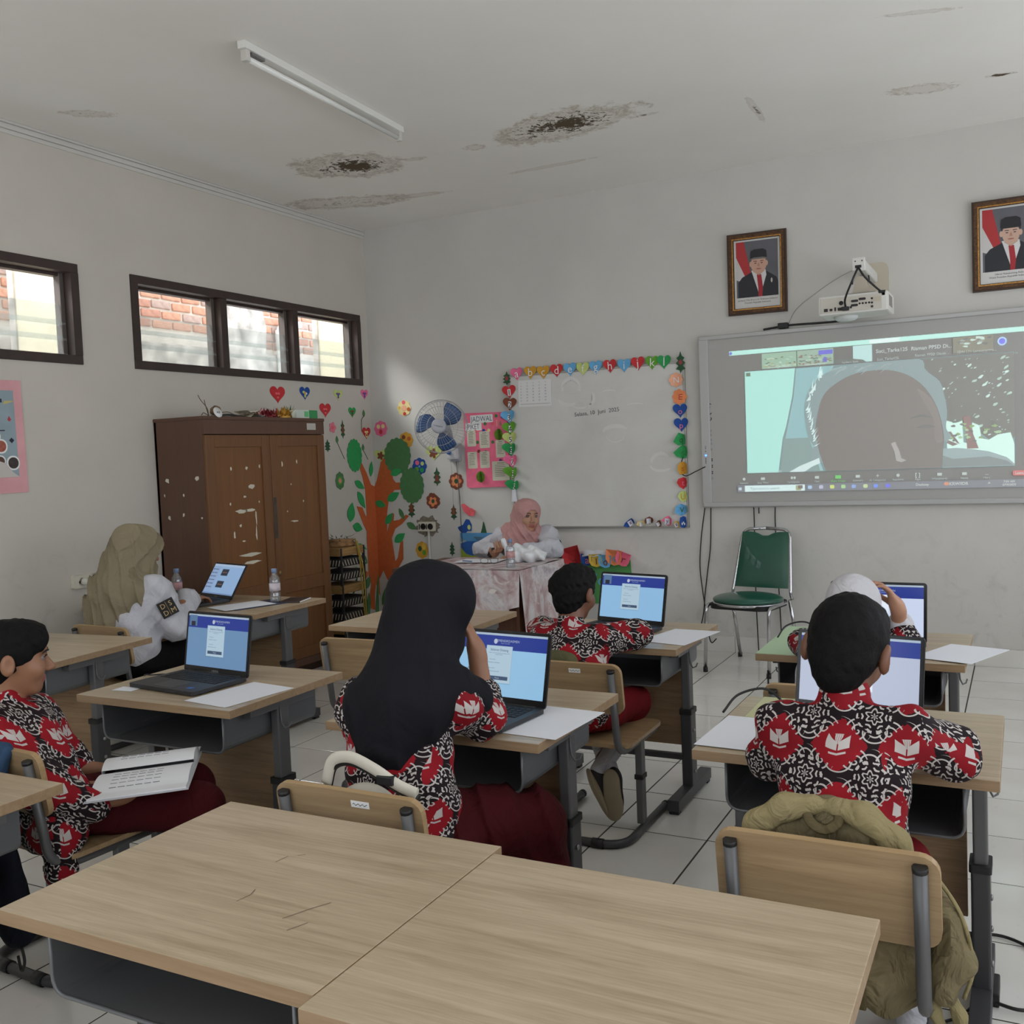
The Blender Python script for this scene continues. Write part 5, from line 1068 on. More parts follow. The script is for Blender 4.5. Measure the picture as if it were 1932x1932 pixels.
tw.build('twig', mat('dried_twig', (104, 84, 62), .9), wr)
# ================================================================ woven rack between cabinet and tree
rk = thing('basket_rack', 'narrow rack stacked with black and white woven trays beside the cabinet', 'rack', (.20, -.78, 0))
M_weaveb = mat('woven_black', (34, 32, 34), .7); M_weavew = mat('woven_cream', (206, 196, 172), .8); M_tan = wood('tray_tan', (176, 138, 84), (130, 98, 58), 2, .7, 'y'); M_rib = mat('ribbon_yellow', (170, 146, 58), .5)
for x in (-.12, .12):
    for y in (-.14, .14): MB().box((x-.008, y-.008, 0), (x+.008, y+.008, .80)).build('post', M_weaveb, rk)
for k, z in enumerate((.06, .16, .26, .36, .46, .56, .66, .74)):
    tr_ = MB().box((-.125, -.15, z), (.125, .15, z+.062), bevel=.006).build('tray', M_weaveb if k % 3 != 1 else M_tan, rk)
    st = MB()
    for i in range(9):
        y = -.14+.034*i
        st.add([(.1262, y, z+.008), (.1262, y+.008, z+.008), (.1262, y+.026, z+.052), (.1262, y+.018, z+.052)] if k % 2 else [(.1262, y+.018, z+.008), (.1262, y+.026, z+.008), (.1262, y+.008, z+.052), (.1262, y, z+.052)], [(0, 1, 2, 3)])
        x = -.115+.027*i; st.add([(x, -.1512, z+.008), (x+.008, -.1512, z+.008), (x+.02, -.1512, z+.052), (x+.012, -.1512, z+.052)], [(0, 1, 2, 3)])
    if k % 3 != 1: st.build('weave_strip', M_weavew, tr_)
fb = MB(); q = random.Random(5)
for k in range(90):
    a = q.uniform(-PI, PI); z = q.choice((.80, .84, .87)); r_ = q.uniform(.1, .17); p0 = Vector((math.cos(a)*.08, math.sin(a)*.1, z)); p1 = Vector((math.cos(a)*r_*.9, math.sin(a)*r_*1.15, z+q.uniform(-.02, .03))); s = Vector((-math.sin(a), math.cos(a), 0))*.006
    fb.add([p0-s, p0+s, p1], [(0, 1, 2)])
fb.build('fringe', mat('raffia_green', (96, 96, 58), .8, var=.4, scale=30), rk)
MB().lathe([(0, .80), (.11, .802), (.13, .82), (.11, .84), (.125, .85), (0, .856)], 20).build('raffia_bundle', mat('raffia_orange', (156, 116, 76), .8, var=.4, scale=25), rk)
MB().tube(spline([(.14, .02, .86), (.15, .05, .7), (.15, .06, .5), (.15, .08, .3), (.145, .09, .1)]), .006, 6, flat=(1, .4)).tube(spline([(.14, .04, .84), (.152, .09, .6), (.15, .10, .35), (.145, .11, .12)]), .006, 6).build('ribbon', M_rib, rk)
# ================================================================ teacher's table, cloth and what stands on it
TX0, TX1, TY0, TY1, TZ = 1.165, 2.085, -1.495, -.85, .735
tt = thing('teacher_table', 'dark brown wooden teacher table half hidden by a marbled cloth', 'table', ((TX0+TX1)/2, (TY0+TY1)/2, 0))
M_tt = wood('teacher_wood', (104, 66, 44), (82, 50, 34), .8, .5, 'z'); hx, hy = (TX1-TX0)/2, (TY1-TY0)/2
MB().box((-hx, -hy, TZ-.028), (hx, hy, TZ), bevel=.003).build('tabletop', M_tt, tt)
for s in (-1, 1): MB().box((s*(hx-.03)-.012, -hy+.02, 0), (s*(hx-.03)+.012, hy-.02, TZ-.028), bevel=.002).build('side_panel', M_tt, tt)
MB().box((-hx+.04, -hy+.05, .18), (hx-.04, -hy+.068, TZ-.028), bevel=.002).build('front_panel', M_tt, tt)
# marbled cloth
m, b, nt = new_mat('marbled_cloth', .75, .2)
v = coords(nt, 'Object'); n1 = noise(nt, v, 3.2, 6, .62, 2.2); n2 = noise(nt, v, 7, 6, .6, 3.0); n3 = noise(nt, v, 1.8, 4, .5, 1.0)
c = ramp(nt, n1, (.30, lin((150, 116, 118))), (.45, lin((186, 164, 163))), (.55, lin((206, 200, 201))), (.68, lin((160, 148, 154))), (.8, lin((206, 199, 190))))
c = mixc(X.op('MULTIPLY', X.op('SUBTRACT', n2, .58), 7.0, clamp=True)*.7, c, lin((228, 226, 226)))
c = mixc(X.op('MULTIPLY', X.op('SUBTRACT', n3, .60), 6.0, clamp=True)*.5, c, lin((178, 118, 120)))
nt.links.new(c, b.inputs['Base Color']); M_cloth = m
cl = thing('tablecloth', 'pink and white marbled cloth draped over the teacher table', 'tablecloth', ((TX0+TX1)/2, (TY0+TY1)/2, TZ))
cx0 = -hx+.12; q = random.Random(9)
mb = MB()
mb.grid(26, 18, lambda u, v_: (cx0+.06*(1-v_)*0+(hx+.004-cx0)*u, -hy-.004+(2*hy+.004)*v_, .004+.004*abs(math.sin(u*9+v_*3))+.003*math.sin(v_*11)*math.sin(u*5)**2))
mb.build('top_sheet', M_cloth, cl)
def hem(u): return -.27+.035*math.sin(u*7)-.03*u+(.06 if u > .9 else 0)
mb = MB(); mb.grid(40, 14, lambda u, v_: (cx0+(hx+.006-cx0)*u, -hy-.006-.016*v_*(1+.8*math.sin(u*22))-.006*v_, .004+hem(u)*v_)); mb.build('front_drop', M_cloth, cl)
mb = MB(); mb.grid(34, 16, lambda u, v_: (hx+.006+.018*v_*(1+.9*math.sin(u*19+.6))+.004*v_, -hy-.006+(2*hy)*u, .004+(-.40-.22*math.sin(PI*min(1, u*1.15))+.06*u)*v_)); mb.build('side_drop', M_cloth, cl)
# petals printed on the cloth
for x, z, s_, a in ((-.03, -.20, .06, .4), (.30, -.12, .03, .2)): MB().prism([(p[0]*math.cos(a)-p[1]*math.sin(a), p[0]*math.sin(a)+p[1]*math.cos(a)) for p in leaf(s_*2, s_)], 0, .0008, M=T(x, -hy-.046, z) @ Matrix.Rotation(PI/2, 4, 'X')).build('printed_petal', mat('petal_white', (214, 208, 202), .8), cl)
M_sheet = mat('sheet_white', (228, 230, 236), .75)
def sheet_on(lab, x, y, z, w_, h, rz, grp=None, lift=None, name='paper_sheet', m_=None):
    r = thing(name, lab, 'paper', (x, y, z), rz, grp)
    f_ = lift or (lambda u, v_: 0)
    mb = MB(); mb.grid(8, 8, lambda u, v_: ((u-.5)*w_, (v_-.5)*h, .0014+f_(u, v_)), smooth=False); o = mb.build('sheet', m_ or M_sheet, r)
    sd = o.modifiers.new('thickness', 'SOLIDIFY'); sd.thickness = .0008; return r
sheet_on('white paper under the pen on the teacher table', 1.60, -1.10, TZ+.012, .30, .21, .1)
tag(MB().tube([(1.50, -1.16, TZ+.018), (1.585, -1.19, TZ+.018)], .004, 6).build('pen', mat('pen_blue', (110, 130, 160), .4)), 'blue pen lying on the teacher table paper', 'pen')
gl_ = thing('eyeglasses', 'thin metal eyeglasses on the teacher table', 'glasses', (1.76, -1.27, TZ+.012), .5)
for s in (-1, 1): MB().tube([(s*.032+.024*math.cos(a*.45), 0, .022+.02*math.sin(a*.45)) for a in range(14)], .0016, 5, closed=True).build('rim', mat('glasses_metal', (120, 110, 104), .3, .8), gl_); MB().tube(spline([(s*.057, 0, .03), (s*.06, .05, .032), (s*.06, .1, .02)]), .0014, 5).build('temple', mat('glasses_metal', (120, 110, 104)), gl_)
MB().tube(spline([(-.01, 0, .028), (0, -.003, .032), (.01, 0, .028)]), .0014, 5).build('bridge', mat('glasses_metal', (120, 110, 104)), gl_)
# plastic bottles
mb_ = bpy.data.materials.new('clear_plastic'); mb_.use_nodes = True; nt = mb_.node_tree; nt.nodes.remove(nt.nodes['Principled BSDF'])
t1 = nt.nodes.new('ShaderNodeBsdfTransparent'); t1.inputs[0].default_value = (.80, .83, .86, 1); g1 = nt.nodes.new('ShaderNodeBsdfGlossy'); g1.inputs['Roughness'].default_value = .12; d1 = nt.nodes.new('ShaderNodeBsdfDiffuse'); d1.inputs[0].default_value = (.7, .72, .75, 1)
m1 = nt.nodes.new('ShaderNodeMixShader'); m2 = nt.nodes.new('ShaderNodeMixShader'); m1.inputs[0].default_value = .16; m2.inputs[0].default_value = .10
nt.links.new(t1.outputs[0], m1.inputs[1]); nt.links.new(g1.outputs[0], m1.inputs[2]); nt.links.new(m1.outputs[0], m2.inputs[1]); nt.links.new(d1.outputs[0], m2.inputs[2]); nt.links.new(m2.outputs[0], nt.nodes['Material Output'].inputs[0])
M_cap = mat('bottle_cap', (120, 140, 176), .4); M_lab = mat('bottle_label', (206, 196, 204), .5, var=.2, scale=40)
def bottle(lab, x, y, z, s=1.0, pink=False):
    r = thing('water_bottle', lab, 'bottle', (x, y, z), 0, 'small water bottles')
    MB().lathe([(0, 0), (.026*s, 0), (.030*s, .006), (.030*s, .05*s), (.027*s, .056*s), (.030*s, .062*s), (.030*s, .115*s), (.027*s, .135*s), (.014*s, .158*s), (.0125*s, .170*s)], 20).build('bottle', mb_, r)
    MB().lathe([(.0306*s, .066*s), (.0306*s, .108*s)], 20).build('label', mat('bottle_label_red', (196, 150, 150), .5, var=.3, scale=50) if pink else M_lab, r)
    MB().lathe([(.0135*s, .165*s), (.015*s, .166*s), (.015*s, .186*s), (.013*s, .188*s), (0, .188*s)], 16).build('cap', M_cap, r)
bottle('small water bottle on the teacher table', 1.99, -1.415, TZ+.009, .95, True)
bottle('small water bottle at the right end of the laptop desk by the cabinet', 1.09, -2.53, .671)
bottle('small water bottle left of the laptop by the cabinet', .44, -2.62, .671, 1.0, True)
# ================================================================ smooth-shape modeller: blended solids -> one continuous surface
class Solid:
    def __init__(s, h=.006): s.h = h; s.ops = []
    @staticmethod
    def _a(p): return np.array(p, float)
    def cone(s, a, b, ra, rb, k=.02, sub=False, sq=None):
        """tapered limb from a to b"""
        s.ops.append(('c', s._a(a), s._a(b), ra, rb, k, sub)); return s
    def ell(s, c, r, R=None, k=.02, sub=False):
        """ellipsoid; R rows are its axes"""
        s.ops.append(('e', s._a(c), s._a(r), np.eye(3) if R is None else np.array(R, float), None, k, sub)); return s
    def chain(s, pts, rs, k=.02):
        for i in range(len(pts)-1): s.cone(pts[i], pts[i+1], rs[i], rs[i+1], k)
        return s
    def cut(s, n, d):
        """remove what lies beyond plane n.x > d"""
        s.ops.append(('p', s._a(n)/np.linalg.norm(n), d/np.linalg.norm(n), None, None, 0, True)); return s
    def disp(s, fn): s.ops.append(('d', fn, None, None, None, 0, False)); return s
    def mesh(s, name, mats, matfn=None, smooth=1):
        lo = np.full(3, 1e9); hi = -lo
        for o in s.ops:
            if o[6] or o[0] in 'pd': continue
            if o[0] == 'c': r = max(o[3], o[4]); lo = np.minimum(lo, np.minimum(o[1], o[2])-r); hi = np.maximum(hi, np.maximum(o[1], o[2])+r)
            else: r = o[2].max(); lo = np.minimum(lo, o[1]-r); hi = np.maximum(hi, o[1]+r)
        h = s.h; lo -= 4*h+.012; hi += 4*h+.012; n = np.ceil((hi-lo)/h).astype(int)+1
        F = np.full(n, .2, np.float32); ax = [(lo[i]+h*np.arange(n[i])).astype(np.float32) for i in range(3)]
        for o in s.ops:
            if o[0] == 'd':
                F += o[1](ax[0][:, None, None], ax[1][None, :, None], ax[2][None, None, :]).astype(np.float32); continue
            if o[0] == 'p':
                D = o[1][0]*ax[0][:, None, None]+o[1][1]*ax[1][None, :, None]+o[1][2]*ax[2][None, None, :]-o[2]; F = np.maximum(F, D.astype(np.float32)); continue
            k = o[5]
            if o[0] == 'c': r = max(o[3], o[4]); bl, bh = np.minimum(o[1], o[2])-r, np.maximum(o[1], o[2])+r
            else: r = o[2].max(); bl, bh = o[1]-r, o[1]+r
            m = k+3*h; i0 = np.clip(((bl-m-lo)/h).astype(int), 0, n-1); i1 = np.clip(((bh+m-lo)/h).astype(int)+2, 0, n)
            x, y, z = (ax[q][i0[q]:i1[q]] for q in range(3)); x = x[:, None, None]; y = y[None, :, None]; z = z[None, None, :]
            sl = tuple(slice(i0[q], i1[q]) for q in range(3))
            if o[0] == 'c':
                a, b = o[1], o[2]; d = b-a; L2 = float(d@d)+1e-12
                t = np.clip(((x-a[0])*d[0]+(y-a[1])*d[1]+(z-a[2])*d[2])/L2, 0, 1)
                D = np.sqrt((x-a[0]-t*d[0])**2+(y-a[1]-t*d[1])**2+(z-a[2]-t*d[2])**2)-(o[3]+(o[4]-o[3])*t)
            else:
                c, rr, R = o[1], o[2], o[3]; p = [(R[q][0]*(x-c[0])+R[q][1]*(y-c[1])+R[q][2]*(z-c[2])) for q in range(3)]
                k0 = np.sqrt(sum((p[q]/rr[q])**2 for q in range(3))); k1 = np.sqrt(sum((p[q]/rr[q]**2)**2 for q in range(3)))+1e-9
                D = k0*(k0-1)/k1
            A = F[sl]
            if o[6]:
                hh = np.maximum(k-np.abs(A+D), 0)/max(k, 1e-6); F[sl] = np.maximum(A, -D)+hh*hh*k/4
            else:
                hh = np.maximum(k-np.abs(A-D), 0)/max(k, 1e-6); F[sl] = np.minimum(A, D)-hh*hh*k/4
        return surface(F, lo, h, name, mats, matfn, smooth)
def surface(F, lo, h, name, mats, matfn, smooth):
    ins = F < 0
    c = np.zeros(tuple(q-1 for q in F.shape), np.int8)
    for dx in (0, 1):
        for dy in (0, 1):
            for dz in (0, 1): c += ins[dx:F.shape[0]-1+dx, dy:F.shape[1]-1+dy, dz:F.shape[2]-1+dz]
    I = np.argwhere((c > 0) & (c < 8)); idx = -np.ones(c.shape, np.int64); idx[I[:, 0], I[:, 1], I[:, 2]] = np.arange(len(I))
    P = np.zeros((len(I), 3)); W = np.zeros(len(I))
    for a in range(3):
        for u in (0, 1):
            for v_ in (0, 1):
                o0 = [0, 0, 0]; o0[(a+1) % 3] = u; o0[(a+2) % 3] = v_; o1 = list(o0); o1[a] = 1
                f0 = F[I[:, 0]+o0[0], I[:, 1]+o0[1], I[:, 2]+o0[2]]; f1 = F[I[:, 0]+o1[0], I[:, 1]+o1[1], I[:, 2]+o1[2]]
                m = (f0 < 0) != (f1 < 0); t = np.where(m, f0/np.where(m, f0-f1, 1), 0)
                p = I+np.array(o0); q = p.astype(float); q[:, a] += t; P += q*m[:, None]; W += m
    P = P/np.maximum(W, 1)[:, None]*h+lo
    Q = []
    for a in range(3):
        s0 = [slice(None)]*3; s1 = [slice(None)]*3; s0[a] = slice(0, -1); s1[a] = slice(1, None)
        A, B = ins[tuple(s0)], ins[tuple(s1)]; E = np.argwhere(A != B); b_, c_ = (a+1) % 3, (a+2) % 3
        ok = (E[:, b_] > 0) & (E[:, c_] > 0) & (E[:, b_] < F.shape[b_]-1) & (E[:, c_] < F.shape[c_]-1); E = E[ok]
        def V(db, dc):
            q = E.copy(); q[:, b_] += db; q[:, c_] += dc; return idx[q[:, 0], q[:, 1], q[:, 2]]
        q = np.stack([V(-1, -1), V(0, -1), V(0, 0), V(-1, 0)], 1); fl_ = ~A[E[:, 0], E[:, 1], E[:, 2]]; q[fl_] = q[fl_][:, ::-1]; Q.append(q)
    Q = np.concatenate(Q); Q = Q[(Q >= 0).all(1)]
    for _ in range(smooth):
        S = np.zeros_like(P); N = np.zeros(len(P))
        for i in range(4):
            np.add.at(S, Q[:, i], P[Q[:, (i+1) % 4]]); np.add.at(N, Q[:, i], 1); np.add.at(S, Q[:, i], P[Q[:, (i+3) % 4]]); np.add.at(N, Q[:, i], 1)
        P = P*.5+.5*S/np.maximum(N, 1)[:, None]
    me = bpy.data.meshes.new(name); me.vertices.add(len(P)); me.vertices.foreach_set('co', P.astype(np.float32).ravel())
    me.loops.add(len(Q)*4); me.loops.foreach_set('vertex_index', Q.astype(np.int32).ravel()); me.polygons.add(len(Q))
    me.polygons.foreach_set('loop_start', np.arange(0, len(Q)*4, 4, dtype=np.int32)); me.polygons.foreach_set('use_smooth', np.ones(len(Q), bool))
    for m_ in (mats if isinstance(mats, (list, tuple)) else [mats]): me.materials.append(m_)
    if matfn is not None: me.polygons.foreach_set('material_index', matfn(P[Q].mean(1)).astype(np.int32))
    me.update(calc_edges=True); me.validate(); return me
def part(s, name, mats, parent, matfn=None, smooth=1):
    """link a Solid modelled in room coordinates as a part of a thing"""
    me = s.mesh(name, mats, matfn, smooth); o = link(name, me, parent)
    me.transform(parent.matrix_basis.inverted()); return o
# ---------------------------------------------------------------- cloth and skin materials
def skin(name, rgb):
    m = mat(name, rgb, .5, var=.06, scale=14); b = m.node_tree.nodes['Principled BSDF']; b.inputs['Subsurface Weight'].default_value = .12; b.inputs['Subsurface Radius'].default_value = (.01, .004, .002); return m
M_skA = skin('skin_warm_brown', (150, 106, 80)); M_skB = skin('skin_tan', (176, 130, 104)); M_skC = skin('skin_dark_tan', (118, 78, 58))
M_hair = mat('black_hair', (11, 10, 10), .75, var=.4, scale=60, bump=.5, bscale=140, spec=.2); M_brow = mat('brow_hair', (34, 26, 22), .8)
def batik(name):
    """school batik: red medallions with a white book and torch, black flower cells, white scrolls between"""
    m, b, nt = new_mat(name, .8, .2)
    v = coords(nt, 'Object'); sp = nt.nodes.new('ShaderNodeSeparateXYZ'); nt.links.new(v, sp.inputs[0]); g = nt.nodes.new('ShaderNodeNewGeometry'); sn = nt.nodes.new('ShaderNodeSeparateXYZ')
    nt.links.new(g.outputs['Normal'], sn.inputs[0])
    nx, ny = xabs(X(sn.outputs[0])), xabs(X(sn.outputs[1]))
    side = nx > ny*1.25
    x, y, z = X(sp.outputs[0]), X(sp.outputs[1]), X(sp.outputs[2])
    wob = noise(nt, v, 9, 2)-.5
    u0 = x+side*(y-x)+wob*.02; w0 = z+y*.25+wob*.015
    Pp = .132
    a = xfrac(u0/Pp+.5)-.5; c_ = xfrac(w0/Pp+.5)-.5           # medallion centre
    a2 = xfrac(u0/Pp)-.5; c2 = xfrac(w0/Pp)-.5                 # flower centre
    field = xcos(u0*(2*PI/Pp))+xcos(w0*(2*PI/Pp))
    n1 = noise(nt, v, 70, 3)-.5
    red = (field+n1*.6) > .12
    a = a*1.32; c_ = c_*1.32-.02
    ra = xabs(a)
    wing = ((c_ < ra*.75+.03) & (c_ > ra*.35-.14) & (ra < .23) & (ra > .014) & (c_ > -.16+ra*ra*1.5))
    base = (ra < .16) & (c_ > ra*.25-.235) & (c_ < ra*.25-.19)
    torch = (ra < c_*.28+.03) & (c_ > .0) & (c_ < .21) & (xabs(xfrac(ra*26)-.5) < .42)
    em = wing | base | torch
    # scrolls: small spirals on a lattice between the cells
    s1 = xfrac(u0/(Pp*.5)+.5)-.5; s2 = xfrac(w0/(Pp*.5)+.5)-.5
    q1 = xfrac(u0/(Pp*.5))-.5; q2 = xfrac(w0/(Pp*.5))-.5
    def spiral(p, q, k, sg):
        d = xsqrt(p*p+q*q); return (xsin(d*k+xatan2(q, p)*sg) > .68) & (d < .44)
    band = (xabs(field+.1+n1*.2) < .50)
    sc = (spiral(q1, q2, 32, 1.0) & band) | (spiral(s1, q2, 34, -1.0) & (xabs(field+.2) < .35))
    # flower in the black cell
    rf = xsqrt(a2*a2+c2*c2); th = xatan2(c2, a2)
    pet = xcos(th*6)*.05+.20
    fl_ = ((xsin(rf*70+xcos(th*6)*1.8) > .48) & (rf < pet+n1*.08)) | ((xabs(rf-.26+n1*.12) < .02) & (xcos(th*10) > -.2))
    white = (red & em) | ((1-red) & fl_) | (sc & (1-(red & (field > .75))))
    n2 = noise(nt, v, 5, 3)
    col = mixc(red, ramp(nt, n2, (.3, lin((24, 16, 20))), (.7, lin((34, 22, 26)))), ramp(nt, n2, (.3, lin((118, 16, 26))), (.7, lin((156, 24, 36)))))
    col = mixc(white, col, lin((190, 183, 179)))
    nt.links.new(col, b.inputs['Base Color']); return m
M_batik = batik('school_batik')
def cloth(name, rgb, var=.05, rough=.85, wr=.6, ws=11):
    """woven cloth with soft creases"""
    if name in MATS: return MATS[name]
    m = mat(name, rgb, rough, var=var, scale=5, spec=.15); nt = m.node_tree; b = nt.nodes['Principled BSDF']
    n = noise(nt, coords(nt, 'Object', (1, 1, .7)), ws, 3, .5, 1.6) if True else None
    bn = nt.nodes.new('ShaderNodeBump'); bn.inputs['Strength'].default_value = wr; bn.inputs['Distance'].default_value = .03
    nt.links.new(n.v, bn.inputs['Height']); nt.links.new(bn.outputs[0], b.inputs['Normal']); return m
M_redcl = cloth('red_cloth', (110, 18, 26)); M_maroon = cloth('maroon_cloth', (66, 15, 19)); M_blackh = cloth('black_jersey', (24, 24, 29), .08, .75, .35, 7); M_whiteh = cloth('white_jersey', (196, 194, 198)); M_pinkh = cloth('dusty_pink_chiffon', (184, 140, 137), .06, .7); M_olive = cloth('olive_crepe', (138, 127, 104), .05, .85, .7, 9); M_wshirt = cloth('white_cotton', (196, 196, 203)); M_blk = cloth('black_trousers', (18, 17, 18))
# ---------------------------------------------------------------- body pieces
def basis(fwd, up=(0, 0, 1)):
    f = np.array(fwd, float); f /= np.linalg.norm(f); u = np.array(up, float); r = np.cross(f, u); r /= np.linalg.norm(r); u = np.cross(r, f); return np.stack([r, f, u])
class Head:
    def __init__(s, c, fwd, up=(0, 0, 1), sc=1.0): s.c = np.array(c, float); s.R = basis(fwd, up); s.s = sc
    def p(s, x, y, z): return s.c+s.s*(np.array([x, y, z]) @ s.R)
    def add_skull(s, S, ears=True):
        e = lambda c, r, k=.02, sub=False: S.ell(s.p(*c), np.array(r)*s.s, s.R, k*s.s, sub)
        e((0, -.008, .022), (.071, .09, .083)); e((0, .028, -.03), (.058, .058, .072), .03); e((0, .056, -.086), (.028, .024, .022), .03)
        for q in (-1, 1): e((q*.036, .062, -.03), (.024, .024, .026), .02)
        e((0, .075, .03), (.05, .018, .018), .02)
        S.cone(s.p(0, .086, .006), s.p(0, .108, -.028), .007*s.s, .0105*s.s, .012*s.s)
        for q in (-1, 1): e((q*.011, .097, -.033), (.0085, .009, .0075), .008)
        for q in (-1, 1): e((q*.031, .099, .003), (.014, .012, .0065), .010, True)
        e((0, .082, -.054), (.021, .009, .0052), .008); e((0, .081, -.064), (.018, .009, .0062), .008)
        if ears:
            for q in (-1, 1): e((q*.080, -.014, -.008), (.013, .020, .032), .008); e((q*.091, -.008, -.004), (.006, .011, .019), .006, True)
    def eyes(s, parent):
        for q in (-1, 1):
            M = Matrix.Translation(s.p(q*.0305, .0775, .003)) @ Matrix(np.vstack([np.hstack([s.R.T, np.zeros((3, 1))]), [[0, 0, 0, 1]]]).tolist()) @ Matrix.Rotation(-PI/2, 4, 'X')
            r = .0112*s.s
            ey = MB().lathe([(0.0001, -r)]+[(r*math.sin(a), -r*math.cos(a)) for a in (.4, .8, 1.2, 1.57, 1.9, 2.2, 2.5, 2.75)]+[(0.0001, r)], 16).build('eye', mat('eye_white', (128, 112, 104), .3), parent, parent.matrix_basis.inverted() @ M)
            MB().lathe([(0, r*1.01), (r*.50, r*.89), (r*.53, r*.85)], 14).build('iris', mat('iris_dark', (28, 18, 14), .15), ey)
            b = [s.p(q*x, y, z) for x, y, z in ((.014, .0955, .021), (.026, .0955, .0255), (.040, .087, .023), (.047, .079, .018))]
            bm_ = MB().tube(spline([tuple(k) for k in b], 4), [.0018+.0012*math.sin(PI*min(1, i/12*1.1)) for i in range(13)], 6); o = bm_.build('eyebrow', M_brow, parent, parent.matrix_basis.inverted())
            ld = [s.p(q*x, y, z) for x, y, z in ((.019, .0885, .008), (.031, .0925, .0115), (.044, .0835, .006))]
            MB().tube(spline([tuple(k) for k in ld], 4), .0013, 5).build('eyelash', M_brow, parent, parent.matrix_basis.inverted())
    def lips(s, P):
        L_ = (P-s.c) @ s.R.T/s.s; return (np.abs(L_[:, 0]) < .0215) & (L_[:, 2] > -.0705) & (L_[:, 2] < -.0485) & (L_[:, 1] > .077)
def hand(S, w, d, n, sc=1.0, curl=.5, side=1, spread=.12, thumb=.8):
    """five-fingered hand: w wrist, d finger direction, n palm normal (palm faces along n), side = +1 thumb to the right of d seen from n"""
    w = np.array(w, float); d = np.array(d, float); d /= np.linalg.norm(d); n = np.array(n, float); n -= d*(n@d); n /= np.linalg.norm(n); t = np.cross(d, n)*side
    P = lambda a, b, c: w+sc*(a*d+b*t+c*n)
    S.ell(P(.042, 0, 0), np.array([.046, .036, .0135])*sc, np.stack([d, t, n]), .012*sc); S.cone(P(-.02, 0, 0), P(.02, 0, 0), .022*sc, .024*sc, .02*sc)
    for k, (b, L, r) in enumerate(((.027, .062, .0085), (.009, .070, .0088), (-.009, .064, .0084), (-.026, .050, .0075))):
        p = P(.078-abs(b)*.25, b, .002); ang = spread*(b/.027); cur = 0
        for q, f in enumerate((.45, .32, .25)):
            cur += curl*(.55, .75, .5)[q]
            dd = (math.cos(cur)*(d*math.cos(ang)+t*math.sin(ang))+math.sin(cur)*n); e = p+sc*L*f*1.25*dd
            S.cone(p, e, r*(1-.08*q)*sc, r*(.94-.1*q)*sc, .004*sc); p = e
    p0 = P(.012, .026, .008); p1 = P(.042, .048, .012+.012*thumb); p2 = P(.070, .052, .016+.024*thumb)
    S.cone(p0, p1, .0125*sc, .0105*sc, .012*sc); S.cone(p1, p2, .0100*sc, .0078*sc, .004*sc)
def folds(amp, fx, fy, fz, ph=0, mask=None):
    """sharp-crested drape folds"""
    def f(x, y, z):
        t = np.sin(fx*x+fy*y+fz*z+ph+1.2*np.sin(5*z+3*x)); w_ = amp*(1-np.abs(t))**2*-1.0
        return w_*(mask(x, y, z) if mask else 1)
    return f
def waves(amp, fx, fy, fz, ph=0): return lambda x, y, z: amp*np.sin(fx*x+fy*y+fz*z+ph)
def hairnoise(amp, f=150.0):
    return lambda x, y, z: amp*(np.sin(f*x+1.7*np.sin(.63*f*z))*np.sin(f*.9*y+1.3*np.sin(.5*f*x))*np.sin(f*.55*z))
def bare_head_hair(hd, parent, low=-.055, tuft=(), spiky=.0035):
    """short hair cap over the skull with face and ears left free"""
    S = Solid(.004); e = lambda c, r, k=.02, sub=False: S.ell(hd.p(*c), np.array(r)*hd.s, hd.R, k, sub)
    e((0, -.012, .028), (.080, .100, .090)); e((0, -.048, -.028), (.062, .056, .052), .03); e((0, -.055, -.065), (.040, .036, .035), .03); e((0, .04, .075), (.06, .05, .036), .03)
    for c, r in tuft: e(c, r, .02)
    e((0, .105, -.022), (.085, .062, .068), .008, True)                      # face
    for q in (-1, 1): e((q*.096, -.010, -.016), (.030, .027, .040), .006, True)   # ears
    e((0, .055, -.115), (.12, .10, .075), .01, True)
    S.disp(hairnoise(spiky)); return part(S, 'hair', M_hair, parent)
# ================================================================ people
def person(label, base):
    return thing('person', label, 'person', base)
V3 = lambda *a: np.array(a, float)
def core(S, neck, pelvis, arms, legs):
    """trunk and limbs under the clothes, so that the body is one surface"""
    S.cone(neck, pelvis, .05, .07, .03)
    for sh, el in arms: S.cone(neck, sh, .04, .035, .02); S.cone(sh, el, .034, .030, .02)
    for kn in legs: S.cone(pelvis, kn, .06, .045, .03)
